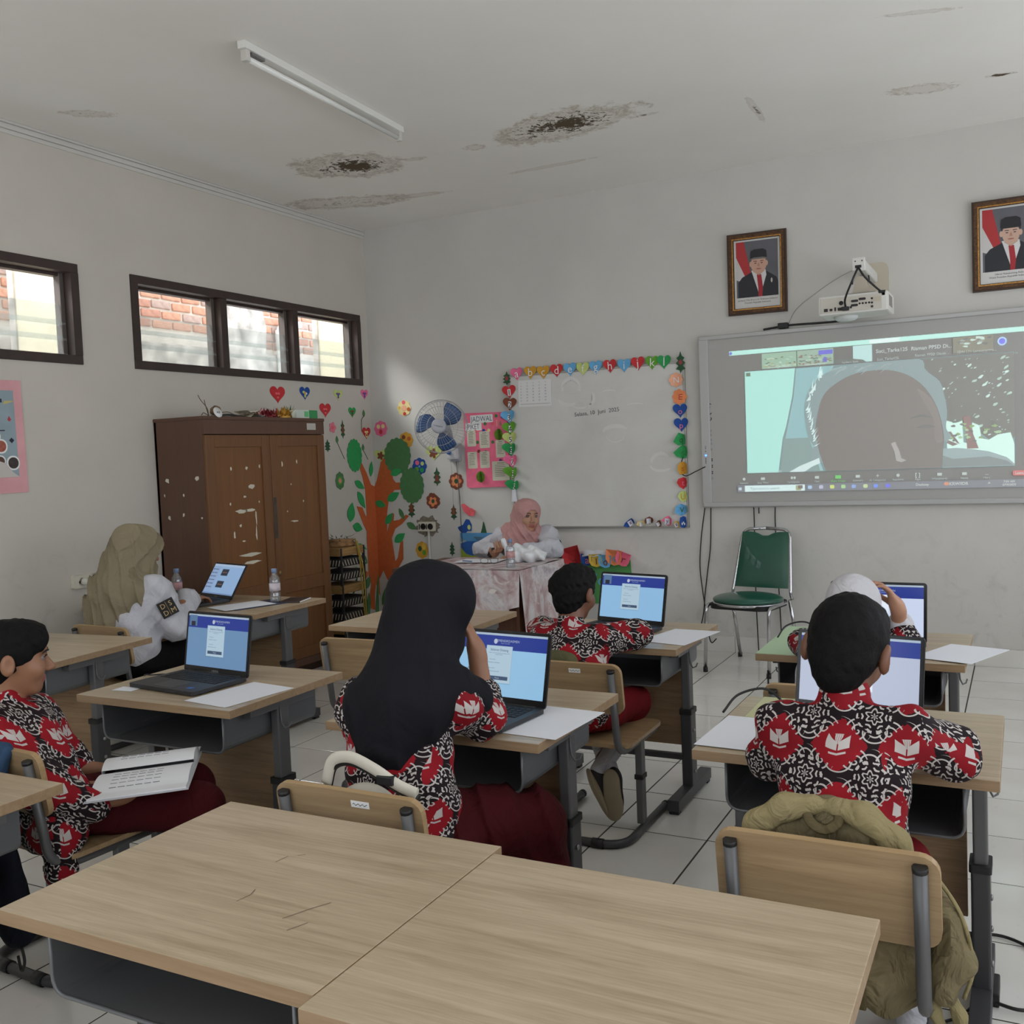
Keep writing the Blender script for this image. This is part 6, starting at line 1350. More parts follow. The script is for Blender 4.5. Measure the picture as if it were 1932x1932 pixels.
# ---------- boy at the right-hand foreground desk, seen from behind
def boy_front():
    r = person('boy in red and black batik shirt seen from behind, right foreground', (4.43, -4.62, 0))
    hd = Head((4.424, -4.405, .955), (.08, 1, -.30), (.14, .25, 1), 1.10)
    S = Solid(.005); hd.add_skull(S); S.cone(hd.p(0, -.025, -.05), (4.424, -4.475, .80), .047, .052, .03)
    # forearms and hands on the keyboard, legs under the desk
    for sx, el, wr in ((1, (4.637, -4.365, .715), (4.53, -4.19, .715)), (-1, (4.25, -4.42, .703), (4.31, -4.19, .715))):
        S.cone(el, wr, .031, .022, .02); hand(S, wr, V3(-.25*sx, 1, -.12), V3(0, 0, -1), .86, .6, sx)
    for sx in (-1, 1):
        S.cone((4.43+sx*.10, -4.36, .43), (4.43+sx*.11, -4.28, .40), .052, .05, .03); S.cone((4.43+sx*.11, -4.27, .39), (4.43+sx*.115, -4.36, .09), .045, .032, .02)
    core(S, (4.424, -4.475, .80), (4.43, -4.58, .47), (((4.56, -4.475, .785), (4.637, -4.365, .715)), ((4.29, -4.475, .775), (4.25, -4.42, .703))), ((4.53, -4.34, .43), (4.33, -4.34, .43)))
    part(S, 'body', [M_skC], r)
    S = Solid(.006)
    S.ell((4.43, -4.60, .52), (.142, .112, .13), k=.05); S.ell((4.43, -4.55, .66), (.140, .102, .14), k=.06); S.ell((4.420, -4.50, .755), (.158, .085, .075), k=.05)
    S.cone((4.285, -4.48, .785), (4.556, -4.48, .795), .052, .052, .05)
    S.cone((4.42, -4.475, .80), (4.424, -4.452, .862), .060, .056, .02)                      # standing collar
    S.cone((4.555, -4.475, .785), (4.637, -4.40, .734), .060, .058, .04); S.cone((4.637, -4.40, .734), (4.63, -4.34, .728), .060, .052, .03)
    S.cone((4.29, -4.475, .775), (4.248, -4.435, .69), .057, .050, .04); S.cone((4.248, -4.435, .69), (4.258, -4.40, .70), .052, .042, .03)
    S.disp(waves(.0035, 25, 20, 55)); S.disp(waves(.002, 70, 30, -30, 1))
    part(S, 'shirt', M_batik, r)
    S = Solid(.007); S.ell((4.43, -4.57, .452), (.15, .13, .07), k=.04)
    for sx in (-1, 1): S.cone((4.43+sx*.075, -4.52, .455), (4.43+sx*.10, -4.34, .445), .073, .062, .03)
    part(S, 'shorts', M_redcl, r)
    bare_head_hair(hd, r, -.05, spiky=.002)
    for sx in (-1, 1):
        q = Solid(.005); q.cone((4.43+sx*.115, -4.37, .045), (4.43+sx*.115, -4.24, .035), .036, .034, .02); q.cut((0, 0, -1), -.004); part(q, 'shoe', mat('shoe_black', (26, 25, 26), .6), r)
        q = Solid(.005); q.cone((4.43+sx*.115, -4.36, .07), (4.43+sx*.114, -4.35, .20), .036, .042, .01); part(q, 'sock', M_wshirt, r)
    return r
# ---------- boy at the middle desk
def boy_mid():
    r = person('boy in batik shirt seen from behind at the middle desk', (3.28, -3.40, 0))
    hd = Head((3.240, -3.275, .892), (.14, 1, -.22), (.05, .2, 1), .95)
    S = Solid(.005); hd.add_skull(S); S.cone(hd.p(0, -.025, -.05), (3.245, -3.335, .755), .045, .05, .03)
    S.cone((3.45, -3.15, .708), (3.33, -3.02, .706), .03, .022, .02); hand(S, (3.33, -3.02, .706), (-.6, 1, -.05), (0, 0, -1), .82, .6, 1)
    S.cone((3.06, -3.15, .706), (3.12, -3.02, .706), .03, .022, .02); hand(S, (3.12, -3.02, .706), (.3, 1, -.05), (0, 0, -1), .82, .6, -1)
    # shins folded back under the seat, ankles together
    S.cone((3.41, -3.08, .43), (3.385, -3.14, .36), .045, .042, .02); S.cone((3.385, -3.14, .355), (3.35, -3.33, .24), .042, .032, .02); S.cone((3.22, -3.09, .43), (3.26, -3.14, .36), .045, .042, .02); S.cone((3.26, -3.14, .355), (3.36, -3.31, .225), .042, .032, .02)
    core(S, (3.245, -3.335, .74), (3.29, -3.40, .46), (((3.36, -3.335, .715), (3.45, -3.15, .708)), ((3.14, -3.335, .71), (3.06, -3.15, .706))), ((3.41, -3.10, .42), (3.22, -3.11, .42)))
    part(S, 'body', [M_skC], r)
    S = Solid(.006)
    S.ell((3.29, -3.42, .50), (.145, .11, .12), k=.05); S.ell((3.268, -3.39, .62), (.140, .095, .12), k=.06); S.cone((3.14, -3.335, .715), (3.365, -3.335, .722), .056, .056, .06); S.ell((3.252, -3.35, .70), (.13, .075, .06), k=.04)
    S.cone((3.245, -3.335, .735), (3.243, -3.325, .785), .055, .052, .02)
    S.cone((3.365, -3.335, .722), (3.462, -3.20, .728), .060, .054, .04); S.cone((3.462, -3.20, .728), (3.43, -3.13, .718), .054, .044, .03)
    S.cone((3.135, -3.33, .715), (3.055, -3.20, .725), .058, .05, .04); S.cone((3.055, -3.20, .725), (3.075, -3.13, .717), .05, .043, .03)
    S.disp(waves(.003, 25, 20, 60)); part(S, 'shirt', M_batik, r)
    S = Solid(.007); S.ell((3.30, -3.36, .44), (.145, .13, .06), k=.04); S.cone((3.38, -3.32, .452), (3.41, -3.09, .44), .07, .058, .03); S.cone((3.23, -3.32, .452), (3.22, -3.10, .44), .07, .058, .03); S.cone((3.40, -3.10, .41), (3.37, -3.16, .34), .055, .05, .03); S.cone((3.23, -3.12, .41), (3.25, -3.17, .33), .055, .05, .03)
    part(S, 'shorts', M_redcl, r)
    bare_head_hair(hd, r, -.045, tuft=(((-.045, -.065, .03), (.035, .038, .04)), ((-.062, -.05, .012), (.022, .035, .026))), spiky=.004)
    M_sole = mat('shoe_sole', (150, 136, 112), .8, var=.15); M_shb = mat('shoe_black', (26, 25, 26), .6)
    for k, (heel, toe, n, sock) in enumerate((((3.315, -3.375, .225), (3.37, -3.345, .065), (-.75, -.55, -.15), ((3.385, -3.25, .305), (3.345, -3.345, .225))), ((3.405, -3.375, .235), (3.405, -3.36, .055), (.05, -1, -.05), ((3.31, -3.24, .30), (3.385, -3.33, .215))))):
        a, t, n = V3(*heel), V3(*toe), V3(*n); d = (t-a)/np.linalg.norm(t-a); n -= d*(n@d); n /= np.linalg.norm(n); s = np.cross(d, n); B = np.stack([d, s, n])
        q = Solid(.004); q.ell(a*.35+t*.65-n*.022, (.068, .036, .026), B, .02); q.ell(a*.75+t*.25-n*.028, (.052, .032, .036), B, .02); part(q, 'shoe', M_shb, r)
        q = Solid(.004); q.ell(a*.28+t*.72, (.066, .042, .013), B, .02); q.ell(a*.78+t*.22, (.052, .034, .013), B, .03); part(q, 'shoe_sole', M_sole, r)
        q = Solid(.005); q.cone(sock[0], sock[1], .037, .034, .01); part(q, 'sock', M_wshirt, r)
    return r
# ---------- girl in the black hijab
def girl_black():
    r = person('girl in long black hijab and batik shirt with hand at her face', (3.40, -4.62, 0))
    fw = (.55, 1, -.28); hd = Head((3.376, -4.545, 1.034), fw, (.1, .25, 1), 1.02)
    S = Solid(.005); hd.add_skull(S, False); S.cone(hd.p(0, -.02, -.05), (3.36, -4.62, .86), .045, .05, .03)
    S.cone((3.475, -4.43, .705), (3.447, -4.415, .90), .036, .024, .02); hand(S, (3.447, -4.415, .90), (-.30, -.05, 1), (-.9, -.25, 0), .86, .55, -1)
    S.cone((3.16, -4.46, .705), (3.25, -4.36, .705), .03, .022, .02); hand(S, (3.25, -4.36, .705), (.5, 1, -.05), (0, 0, -1), .84, .5, -1)
    for q in (0, 1): S.cone((3.42+.14*q, -4.30, .40), (3.44+.14*q, -4.33, .10), .045, .033, .02)
    core(S, (3.36, -4.62, .84), (3.39, -4.66, .47), (((3.47, -4.595, .79), (3.475, -4.43, .712)), ((3.25, -4.66, .78), (3.16, -4.47, .705))), ((3.43, -4.33, .43), (3.56, -4.33, .43)))
    part(S, 'body', [M_skA], r)
    S = Solid(.006)
    S.ell((3.375, -4.69, .55), (.15, .115, .13), k=.05); S.ell((3.355, -4.68, .68), (.15, .105, .14), k=.06); S.cone((3.25, -4.66, .80), (3.475, -4.60, .81), .060, .060, .05)
    S.cone((3.475, -4.595, .80), (3.487, -4.47, .735), .064, .060, .04); S.cone((3.487, -4.47, .735), (3.472, -4.42, .785), .058, .046, .03)
    S.cone((3.235, -4.67, .79), (3.165, -4.57, .70), .064, .056, .04); S.cone((3.165, -4.57, .70), (3.18, -4.45, .722), .056, .044, .03)
    S.ell((3.39, -4.68, .47), (.145, .125, .05), k=.03)
    S.disp(waves(.004, 25, 20, 50)); S.disp(waves(.002, 60, 40, -40, 1)); part(S, 'shirt', M_batik, r)
    S = Solid(.007); S.ell((3.40, -4.64, .452), (.16, .14, .07), k=.05); S.cone((3.44, -4.56, .465), (3.50, -4.36, .43), .088, .078, .05); S.cone((3.50, -4.52, .46), (3.60, -4.38, .43), .08, .076, .05); S.cone((3.42, -4.34, .40), (3.42, -4.33, .16), .075, .11, .05); S.cone((3.58, -4.36, .40), (3.58, -4.35, .16), .08, .11, .05); S.cone((3.42, -4.35, .16), (3.58, -4.35, .16), .10, .10, .05)
    S.disp(waves(.006, 40, 30, 8)); S.disp(folds(.014, 30, 22, 6)); part(S, 'skirt', M_maroon, r)
    # hijab: hood, cape over back and shoulders, open at the face
    S = Solid(.006); e = lambda c, r_, k=.03, sub=False: S.ell(hd.p(*c), np.array(r_)*hd.s, hd.R, k, sub)
    e((0, -.010, .030), (.088, .108, .098)); e((0, .055, .035), (.082, .06, .085), .03); e((0, .080, .01), (.076, .032, .090), .03); e((0, -.02, -.06), (.082, .09, .09), .05); e((0, .05, -.095), (.062, .056, .05), .04)
    S.cone(hd.p(0, -.02, -.08), (3.365, -4.665, .82), .086, .118, .06); S.ell((3.372, -4.685, .79), (.118, .095, .135), k=.06); S.cone((3.325, -4.71, .80), (3.335, -4.745, .71), .08, .05, .05); S.cone((3.42, -4.70, .81), (3.395, -4.745, .71), .085, .052, .05); S.cone((3.45, -4.61, .83), (3.49, -4.535, .80), .074, .058, .05)
    e((0, .135, -.012), (.056, .085, .078), .010, True)
    S.disp(lambda x, y, z: .0045*np.sin(38*(x-3.37)+9*np.sin(6*z))*np.clip((1.02-z)*4, 0, 1)); S.disp(waves(.002, 30, 20, 26)); S.disp(folds(.010, 26, 18, 2.5, .5, lambda x, y, z: np.clip((1.0-z)*5, 0, 1)))
    o = part(S, 'hijab', M_blackh, r); return r
# ---------- girl in the white hijab
def girl_white():
    r = person('girl in white hijab with raised hand behind the right foreground boy', (4.27, -3.42, 0))
    hd = Head((4.272, -3.305, .868), (.10, 1, -.22), (0, .2, 1), 1.0)
    S = Solid(.005); hd.add_skull(S, False); S.cone(hd.p(0, -.02, -.05), (4.275, -3.37, .72), .045, .05, .03)
    S.cone((4.41, -3.14, .715), (4.402, -3.20, .865), .032, .023, .02); hand(S, (4.402, -3.20, .865), (-.42, -.08, .9), (-.8, -.3, -.3), .86, .75, -1, .2)
    S.cone((4.10, -3.15, .70), (4.16, -3.06, .70), .03, .022, .02); hand(S, (4.16, -3.06, .70), (.4, 1, -.05), (0, 0, -1), .82, .6, -1)
    for q in (-1, 1): S.cone((4.27+q*.08, -3.02, .40), (4.27+q*.08, -3.08, .08), .045, .033, .02)
    core(S, (4.275, -3.37, .71), (4.27, -3.42, .47), (((4.38, -3.365, .70), (4.41, -3.14, .712)), ((4.17, -3.365, .70), (4.10, -3.15, .70))), ((4.19, -3.06, .43), (4.35, -3.06, .43)))
    part(S, 'body', [M_skB], r)
    S = Solid(.006); S.ell((4.27, -3.46, .50), (.14, .11, .12), k=.05); S.ell((4.27, -3.42, .62), (.138, .1, .12), k=.06); S.cone((4.165, -3.37, .71), (4.38, -3.37, .715), .056, .056, .06)
    S.cone((4.38, -3.365, .71), (4.425, -3.20, .728), .058, .052, .04); S.cone((4.425, -3.20, .728), (4.407, -3.155, .79), .050, .043, .03); S.cone((4.16, -3.36, .71), (4.09, -3.20, .725), .056, .05, .04); S.cone((4.09, -3.20, .725), (4.11, -3.13, .716), .048, .04, .03)
    S.disp(waves(.003, 25, 20, 50)); part(S, 'shirt', M_batik, r)
    q = Solid(.004); q.cone((4.4075, -3.157, .775), (4.4065, -3.163, .798), .045, .044, .004); part(q, 'cuff_lace', M_whiteh, r)
    S = Solid(.007); S.ell((4.27, -3.38, .445), (.15, .14, .06), k=.05); S.cone((4.20, -3.32, .458), (4.20, -3.06, .43), .076, .072, .05); S.cone((4.34, -3.32, .458), (4.34, -3.06, .43), .076, .072, .05); S.cone((4.20, -3.04, .38), (4.20, -3.05, .15), .08, .09, .05); S.cone((4.34, -3.04, .38), (4.34, -3.05, .15), .08, .09, .05); part(S, 'skirt', M_redcl, r)
    S = Solid(.005); e = lambda c, r_, k=.03, sub=False: S.ell(hd.p(*c), np.array(r_)*hd.s, hd.R, k, sub)
    e((0, -.010, .028), (.083, .104, .094)); e((0, .05, .03), (.075, .055, .08), .04); e((0, -.02, -.06), (.088, .095, .09), .05); e((0, .04, -.10), (.064, .056, .055), .04)
    S.cone(hd.p(0, -.02, -.08), (4.27, -3.42, .66), .09, .15, .06); S.ell((4.27, -3.44, .64), (.16, .10, .12), k=.06); e((0, .125, -.012), (.055, .075, .074), .012, True)
    S.disp(lambda x, y, z: .004*np.sin(55*(x-4.27)+5*np.sin(9*z))*np.clip((.92-z)*5, 0, 1)); part(S, 'hijab', M_whiteh, r); return r
# ---------- boy with the book at the left edge
def boy_book():
    r = person('boy in batik shirt with an open book on his lap, left edge', (2.22, -4.84, 0))
    hd = Head((2.080, -4.84, .880), (.55, .83, -.06), (-.03, 0, 1), 1.02)
    S = Solid(.0045); hd.add_skull(S); S.cone(hd.p(0, -.025, -.05), (2.07, -4.87, .735), .043, .052, .03)
    S.cone((2.44, -4.88, .50), (2.47, -4.77, .49), .026, .022, .02); hand(S, (2.45, -4.79, .485), (.3, 1, .05), (-.5, 0, 1), .8, .35, 1)
    S.cone((2.12, -4.72, .52), (2.24, -4.63, .49), .028, .022, .02); hand(S, (2.24, -4.63, .485), (.6, .8, 0), (0, 0, 1), .8, .3, 1)
    for k in ((2.60, -4.60), (2.42, -4.46)): S.cone((k[0], k[1], .40), (k[0]+.02, k[1]-.06, .09), .045, .034, .02)
    core(S, (2.08, -4.87, .72), (2.25, -4.86, .46), (((2.15, -4.96, .685), (2.43, -4.885, .50)), ((2.06, -4.76, .68), (2.12, -4.70, .53))), ((2.59, -4.62, .42), (2.41, -4.48, .42)))
    part(S, 'body', [M_skA, mat('lip_rose', (150, 84, 76), .45)], r, lambda P: hd.lips(P).astype(int)); hd.eyes(r)
    S = Solid(.006)
    S.ell((2.25, -4.86, .45), (.125, .115, .11), k=.05); S.ell((2.19, -4.875, .57), (.120, .115, .13), k=.06); S.ell((2.12, -4.875, .68), (.105, .125, .075), k=.05); S.cone((2.06, -4.76, .695), (2.15, -4.97, .69), .056, .060, .05)
    S.cone((2.07, -4.87, .72), (2.072, -4.862, .775), .058, .054, .02)
    S.cone((2.16, -4.965, .685), (2.36, -4.955, .545), .066, .058, .05); S.cone((2.36, -4.955, .545), (2.435, -4.875, .485), .058, .046, .04)
    S.cone((2.06, -4.755, .68), (2.10, -4.70, .55), .06, .052, .05); S.cone((2.10, -4.70, .55), (2.15, -4.68, .52), .052, .045, .03)
    S.ell((2.33, -4.92, .415), (.10, .075, .06), k=.05); S.cone((2.38, -4.95, .42), (2.40, -4.955, .33), .04, .045, .04)
    S.disp(waves(.004, 30, 20, 45)); S.disp(waves(.002, 60, 50, -30, 1)); part(S, 'shirt', M_batik, r)
    S = Solid(.007); S.ell((2.27, -4.84, .44), (.14, .13, .06), k=.05); S.cone((2.32, -4.85, .45), (2.59, -4.62, .42), .072, .064, .04); S.cone((2.22, -4.78, .45), (2.41, -4.48, .42), .072, .062, .04); S.cone((2.59, -4.62, .42), (2.61, -4.63, .28), .068, .07, .04); S.cone((2.41, -4.48, .41), (2.43, -4.50, .28), .066, .07, .04)
    S.disp(waves(.003, 40, 30, 20)); part(S, 'trousers', M_maroon, r)
    bare_head_hair(hd, r, -.03, tuft=(((0, .052, .065), (.062, .04, .035)), ((.03, .074, .045), (.032, .018, .026)), ((-.03, .07, .05), (.03, .018, .026))), spiky=.003)
    for k in ((2.62, -4.66), (2.44, -4.52)):
        q = Solid(.005); q.cone((k[0], k[1], .045), (k[0]+.06, k[1]+.10, .038), .038, .034, .02); q.cut((0, 0, -1), -.004); part(q, 'shoe', mat('shoe_black', (26, 25, 26), .6), r)
        q = Solid(.005); q.cone((k[0], k[1], .07), (k[0], k[1]+.02, .25), .038, .045, .01); part(q, 'sock', M_wshirt, r)
    return r
# ---------- woman in the olive hijab
def woman_olive():
    r = person('woman in olive hijab and white shirt typing at a laptop by the cabinet', (.72, -3.18, 0))
    hd = Head((.668, -3.10, 1.02), (.55, 1, -.30), (.05, .2, 1), 1.06)
    S = Solid(.005); hd.add_skull(S, False); S.cone(hd.p(0, -.02, -.05), (.65, -3.15, .86), .05, .055, .03)
    S.cone((.86, -2.99, .715), (.77, -2.83, .72), .032, .026, .02); hand(S, (.77, -2.83, .722), (-.12, 1, .02), (0, .1, -1), 1.0, .6, 1)
    S.cone((.44, -2.95, .715), (.55, -2.80, .72), .032, .026, .02); hand(S, (.55, -2.80, .722), (.3, 1, .02), (0, .1, -1), 1.0, .6, -1)
    core(S, (.65, -3.15, .84), (.71, -3.20, .50), (((.82, -3.13, .79), (.90, -3.08, .62)), ((.51, -3.15, .79), (.40, -3.03, .70))), ((.62, -2.8, .46), (.82, -2.8, .46)))
    S.cone((.90, -3.08, .62), (.86, -2.99, .70), .03, .032, .02); S.cone((.40, -3.03, .70), (.44, -2.95, .715), .03, .032, .02)
    part(S, 'body', [M_skA], r)
    S = Solid(.007)
    S.ell((.71, -3.22, .52), (.17, .13, .14), k=.05); S.ell((.68, -3.19, .68), (.175, .12, .15), k=.06); S.cone((.51, -3.15, .80), (.82, -3.13, .81), .075, .075, .06)
    S.cone((.825, -3.13, .80), (.90, -3.08, .62), .078, .070, .05); S.cone((.90, -3.08, .62), (.80, -2.89, .735), .068, .052, .04); S.cone((.80, -2.89, .735), (.785, -2.86, .732), .054, .050, .01)
    S.cone((.50, -3.15, .79), (.40, -3.03, .70), .075, .062, .05); S.cone((.40, -3.03, .72), (.53, -2.85, .728), .06, .05, .04)
    S.disp(waves(.006, 26, 22, 38)); S.disp(folds(.007, 22, 26, -38, 1)); part(S, 'shirt', M_wshirt, r)
    S = Solid(.008); S.ell((.72, -3.18, .44), (.18, .16, .08), k=.05)
    for q in (-1, 1): S.cone((.72+q*.09, -3.1, .45), (.72+q*.10, -2.78, .46), .09, .075, .04); S.cone((.72+q*.10, -2.78, .45), (.72+q*.10, -2.80, .07), .072, .055, .04)
    part(S, 'trousers', M_blk, r)
    for q in (-1, 1): s_ = Solid(.006); s_.cone((.72+q*.10, -2.82, .045), (.72+q*.10, -2.66, .035), .042, .038, .02); s_.cut((0, 0, -1), -.004); part(s_, 'shoe', mat('shoe_black', (26, 25, 26), .6), r)
    S = Solid(.005); e = lambda c, r_, k=.03, sub=False: S.ell(hd.p(*c), np.array(r_)*hd.s, hd.R, k, sub)
    e((0, -.012, .028), (.088, .112, .096)); e((0, .055, .02), (.078, .055, .085), .04); e((0, -.03, -.06), (.088, .10, .09), .05); e((0, .05, -.10), (.066, .056, .055), .04)
    S.cone(hd.p(0, -.03, -.08), (.64, -3.18, .80), .095, .15, .06); S.ell((.66, -3.20, .77), (.165, .11, .12), k=.06); S.cone((.60, -3.24, .82), (.62, -3.285, .60), .085, .07, .05); S.cone((.67, -3.24, .80), (.66, -3.29, .60), .09, .065, .05); S.cone((.76, -3.15, .80), (.80, -3.10, .78), .09, .08, .05)
    S.cone(hd.p(-.06, -.07, .04), (.575, -3.255, .80), .040, .05, .03); S.cone((.575, -3.255, .80), (.585, -3.30, .62), .05, .042, .03)
    e((0, .13, -.012), (.057, .078, .076), .012, True)
    S.disp(lambda x, y, z: .007*np.sin(48*(x-.64)+24*(y+3.2)+6*np.sin(7*z))*np.clip((1.06-z)*3.5, 0, 1)); S.disp(waves(.003, 24, -30, 40)); S.disp(folds(.016, 40, 26, 5, 0, lambda x, y, z: np.clip((1.09-z)*6, 0, 1))); S.disp(folds(.010, 20, -34, 30, 1, lambda x, y, z: np.clip((z-.75)*6, 0, 1))); part(S, 'hijab', M_olive, r)
    # sleeve badge and print
    n = V3(.83, -.52, .22); n /= np.linalg.norm(n); up = V3(-.12, .15, .98); up -= n*(up@n); up /= np.linalg.norm(up); rt = np.cross(up, n)
    M = Matrix(np.vstack([np.hstack([np.stack([rt, up, n], 1), (V3(.872, -3.118, .715)+n*.072)[:, None]]), [[0, 0, 0, 1]]]).tolist()); L0 = r.matrix_basis.inverted() @ M @ RZ(.45)
    bd = MB().grid(6, 6, lambda u, v_: ((u-.5)*.085, (v_-.5)*.085, .004-.05*((u-.5)**2)*.085*4)).build('sleeve_badge', mat('badge_black', (24, 22, 22), .7), r, L0)
    for s_, x, y in (('D', -.02, .018), ('D', -.02, -.02), ('S', .02, .018), ('M', .021, -.02)): text('badge_letter', s_, .036, mat('badge_cream', (196, 168, 120), .7), bd, T(x, y, .006), .0005)
    MB().box((-.0005, -.036, .0045), (.0005, .036, .006)).build('badge_line', mat('badge_cream', (196, 168, 120)), bd)
    return r
# ---------- teacher with the pink hijab
def teacher():
    r = person('woman in dusty pink hijab and white blouse seated at the draped table', (1.64, -.50, 0))
    hd = Head((1.700, -.60, 1.000), (.80, -.60, .03), (.12, 0, 1), 1.04)
    S = Solid(.004); hd.add_skull(S, False); S.cone(hd.p(0, -.02, -.05), (1.66, -.56, .84), .045, .05, .03)
    S.cone((1.49, -.80, .775), (1.60, -.90, .772), .028, .022, .02); hand(S, (1.595, -.895, .775), (.75, -.55, .25), (.2, -.3, .9), .95, 1.15, 1, .05, .9)
    S.cone((1.90, -.80, .775), (1.80, -.90, .77), .028, .022, .02); hand(S, (1.80, -.90, .768), (-.8, -.5, .02), (0, 0, -1), .95, .4, -1)
    core(S, (1.66, -.56, .83), (1.645, -.50, .52), (((1.48, -.55, .835), (1.42, -.72, .775)), ((1.825, -.55, .85), (1.94, -.70, .785))), ((1.545, -.80, .47), (1.745, -.80, .47)))
    S.cone((1.42, -.72, .775), (1.49, -.80, .775), .03, .028, .02); S.cone((1.94, -.70, .785), (1.90, -.80, .775), .03, .028, .02)
    part(S, 'body', [M_skB, mat('lip_rose', (150, 84, 76), .45)], r, lambda P: hd.lips(P).astype(int)); hd.eyes(r)
    S = Solid(.006); S.ell((1.645, -.50, .62), (.16, .12, .18), k=.06); S.ell((1.645, -.52, .77), (.165, .115, .11), k=.05); S.cone((1.48, -.54, .845), (1.825, -.54, .86), .068, .068, .05)
    S.cone((1.475, -.55, .835), (1.405, -.72, .775), .072, .062, .05); S.cone((1.405, -.72, .785), (1.545, -.86, .797), .060, .043, .04)
    S.cone((1.83, -.55, .85), (1.945, -.70, .785), .072, .064, .05); S.cone((1.945, -.70, .79), (1.83, -.875, .797), .060, .044, .04)
    S.disp(waves(.005, 30, 26, 42)); S.disp(folds(.007, 26, 26, -40, 1)); part(S, 'blouse', M_wshirt, r)
    S = Solid(.008); S.ell((1.645, -.48, .47), (.18, .15, .08), k=.05)
    for q in (-1, 1): S.cone((1.645+q*.09, -.55, .47), (1.645+q*.10, -.82, .47), .085, .07, .04); S.cone((1.645+q*.10, -.82, .46), (1.645+q*.10, -.80, .03), .07, .055, .04)
    part(S, 'trousers', M_blk, r)
    S = Solid(.004); e = lambda c, r_, k=.03, sub=False: S.ell(hd.p(*c), np.array(r_)*hd.s, hd.R, k, sub)
    e((0, -.015, .030), (.086, .108, .096)); e((0, .04, .04), (.078, .05, .07), .04); e((0, -.03, -.05), (.088, .095, .09), .05); e((0, .02, -.10), (.078, .07, .05), .04); e((0, .055, -.115), (.055, .045, .035), .03)
    S.cone(hd.p(0, -.01, -.10), (1.655, -.60, .82), .085, .125, .05); S.ell((1.655, -.615, .80), (.125, .09, .11), k=.05); S.cone((1.62, -.66, .84), (1.66, -.69, .755), .07, .055, .04); S.cone((1.76, -.60, .88), (1.735, -.67, .77), .055, .04, .03); S.cone((1.54, -.56, .90), (1.51, -.545, .86), .06, .05, .04)
    e((0, .108, -.026), (.052, .078, .074), .010, True)
    S.disp(lambda x, y, z: .0055*np.sin(70*(z-.9)+34*(x-1.66)+3*np.sin(30*x))*np.clip((.96-z)*7, 0, 1)); S.disp(lambda x, y, z: .0035*np.sin(80*(x-1.7)+40*(z-1))*np.clip((z-.93)*8, 0, 1)*np.clip((1.66-x)*9, 0, 1))
    S.disp(folds(.011, 60, 20, 45, 0, lambda x, y, z: np.clip((1.0-z)*8, 0, 1))); S.disp(folds(.008, 70, 40, 20, 1, lambda x, y, z: np.clip((1.70-x)*12, 0, 1)*np.clip((z-.9)*8, 0, 1)))
    part(S, 'hijab', M_pinkh, r)
    q = Solid(.004); q.cone((1.555, -.868, .780), (1.592, -.893, .778), .036, .031, .004); part(q, 'sleeve_cuff', mat('cuff_dark', (40, 34, 36), .8), r); return r
for f_ in (boy_front, boy_mid, girl_black, girl_white, boy_book, woman_olive, teacher): f_()
# ================================================================ laptops
M_lapt = mat('laptop_charcoal', (38, 38, 41), .45); M_bez = mat('laptop_bezel', (16, 16, 18), .35); M_key = mat('key_black', (20, 20, 22), .6); M_pad = mat('touchpad', (52, 52, 56), .4); M_sil = mat('laptop_logo', (150, 150, 152), .5)
LW, LD, LH = .345, .238, .222
def lap_protos():
    out = {}
    out['base'] = MB().rbox((-LW/2, -LD, .004), (LW/2, 0, .017), .012, 2).mesh('base', M_lapt)
    k = MB()
    for r in range(5):
        n = 14; y = -.028-.0195*r
        for i in range(n):
            x = -LW/2+.024+i*.0213
            if r == 4 and 4 <= i <= 8:
                if i == 4: k.box((x, y-.016, .017), (x+.0213*5-.003, y, .0186))
                continue
            k.box((x, y-.016, .017), (x+.0183, y, .0186))
    out['keyboard'] = k.mesh('keyboard', M_key)
    out['touchpad'] = MB().box((-.06, -LD+.015, .0168), (.05, -.135, .0174)).mesh('touchpad', M_pad)
    out['sticker'] = MB().box((.10, -LD+.03, .0169), (.125, -LD+.05, .0176)).mesh('sticker', mat('sticker_blue', (50, 96, 170), .5))
    out['foot'] = MB().box((-LW/2+.02, -LD+.02, 0), (LW/2-.02, -LD+.035, .005)).box((-LW/2+.02, -.04, 0), (LW/2-.02, -.025, .005)).mesh('foot', M_black)
    out['hinge'] = MB().tube([(-LW/2+.03, .0, .014), (LW/2-.03, .0, .014)], .006, 8).mesh('hinge', M_bez)
    out['lid'] = MB().rbox((-LW/2, .0, .0), (LW/2, .006, LH), .012, 1).mesh('lid', M_lapt)
    out['bezel'] = MB().rbox((-LW/2+.002, -.0015, .002), (LW/2-.002, .0005, LH-.002), .011, 1).mesh('bezel', M_bez)
    return out
LP = lap_protos()
G_page = {}
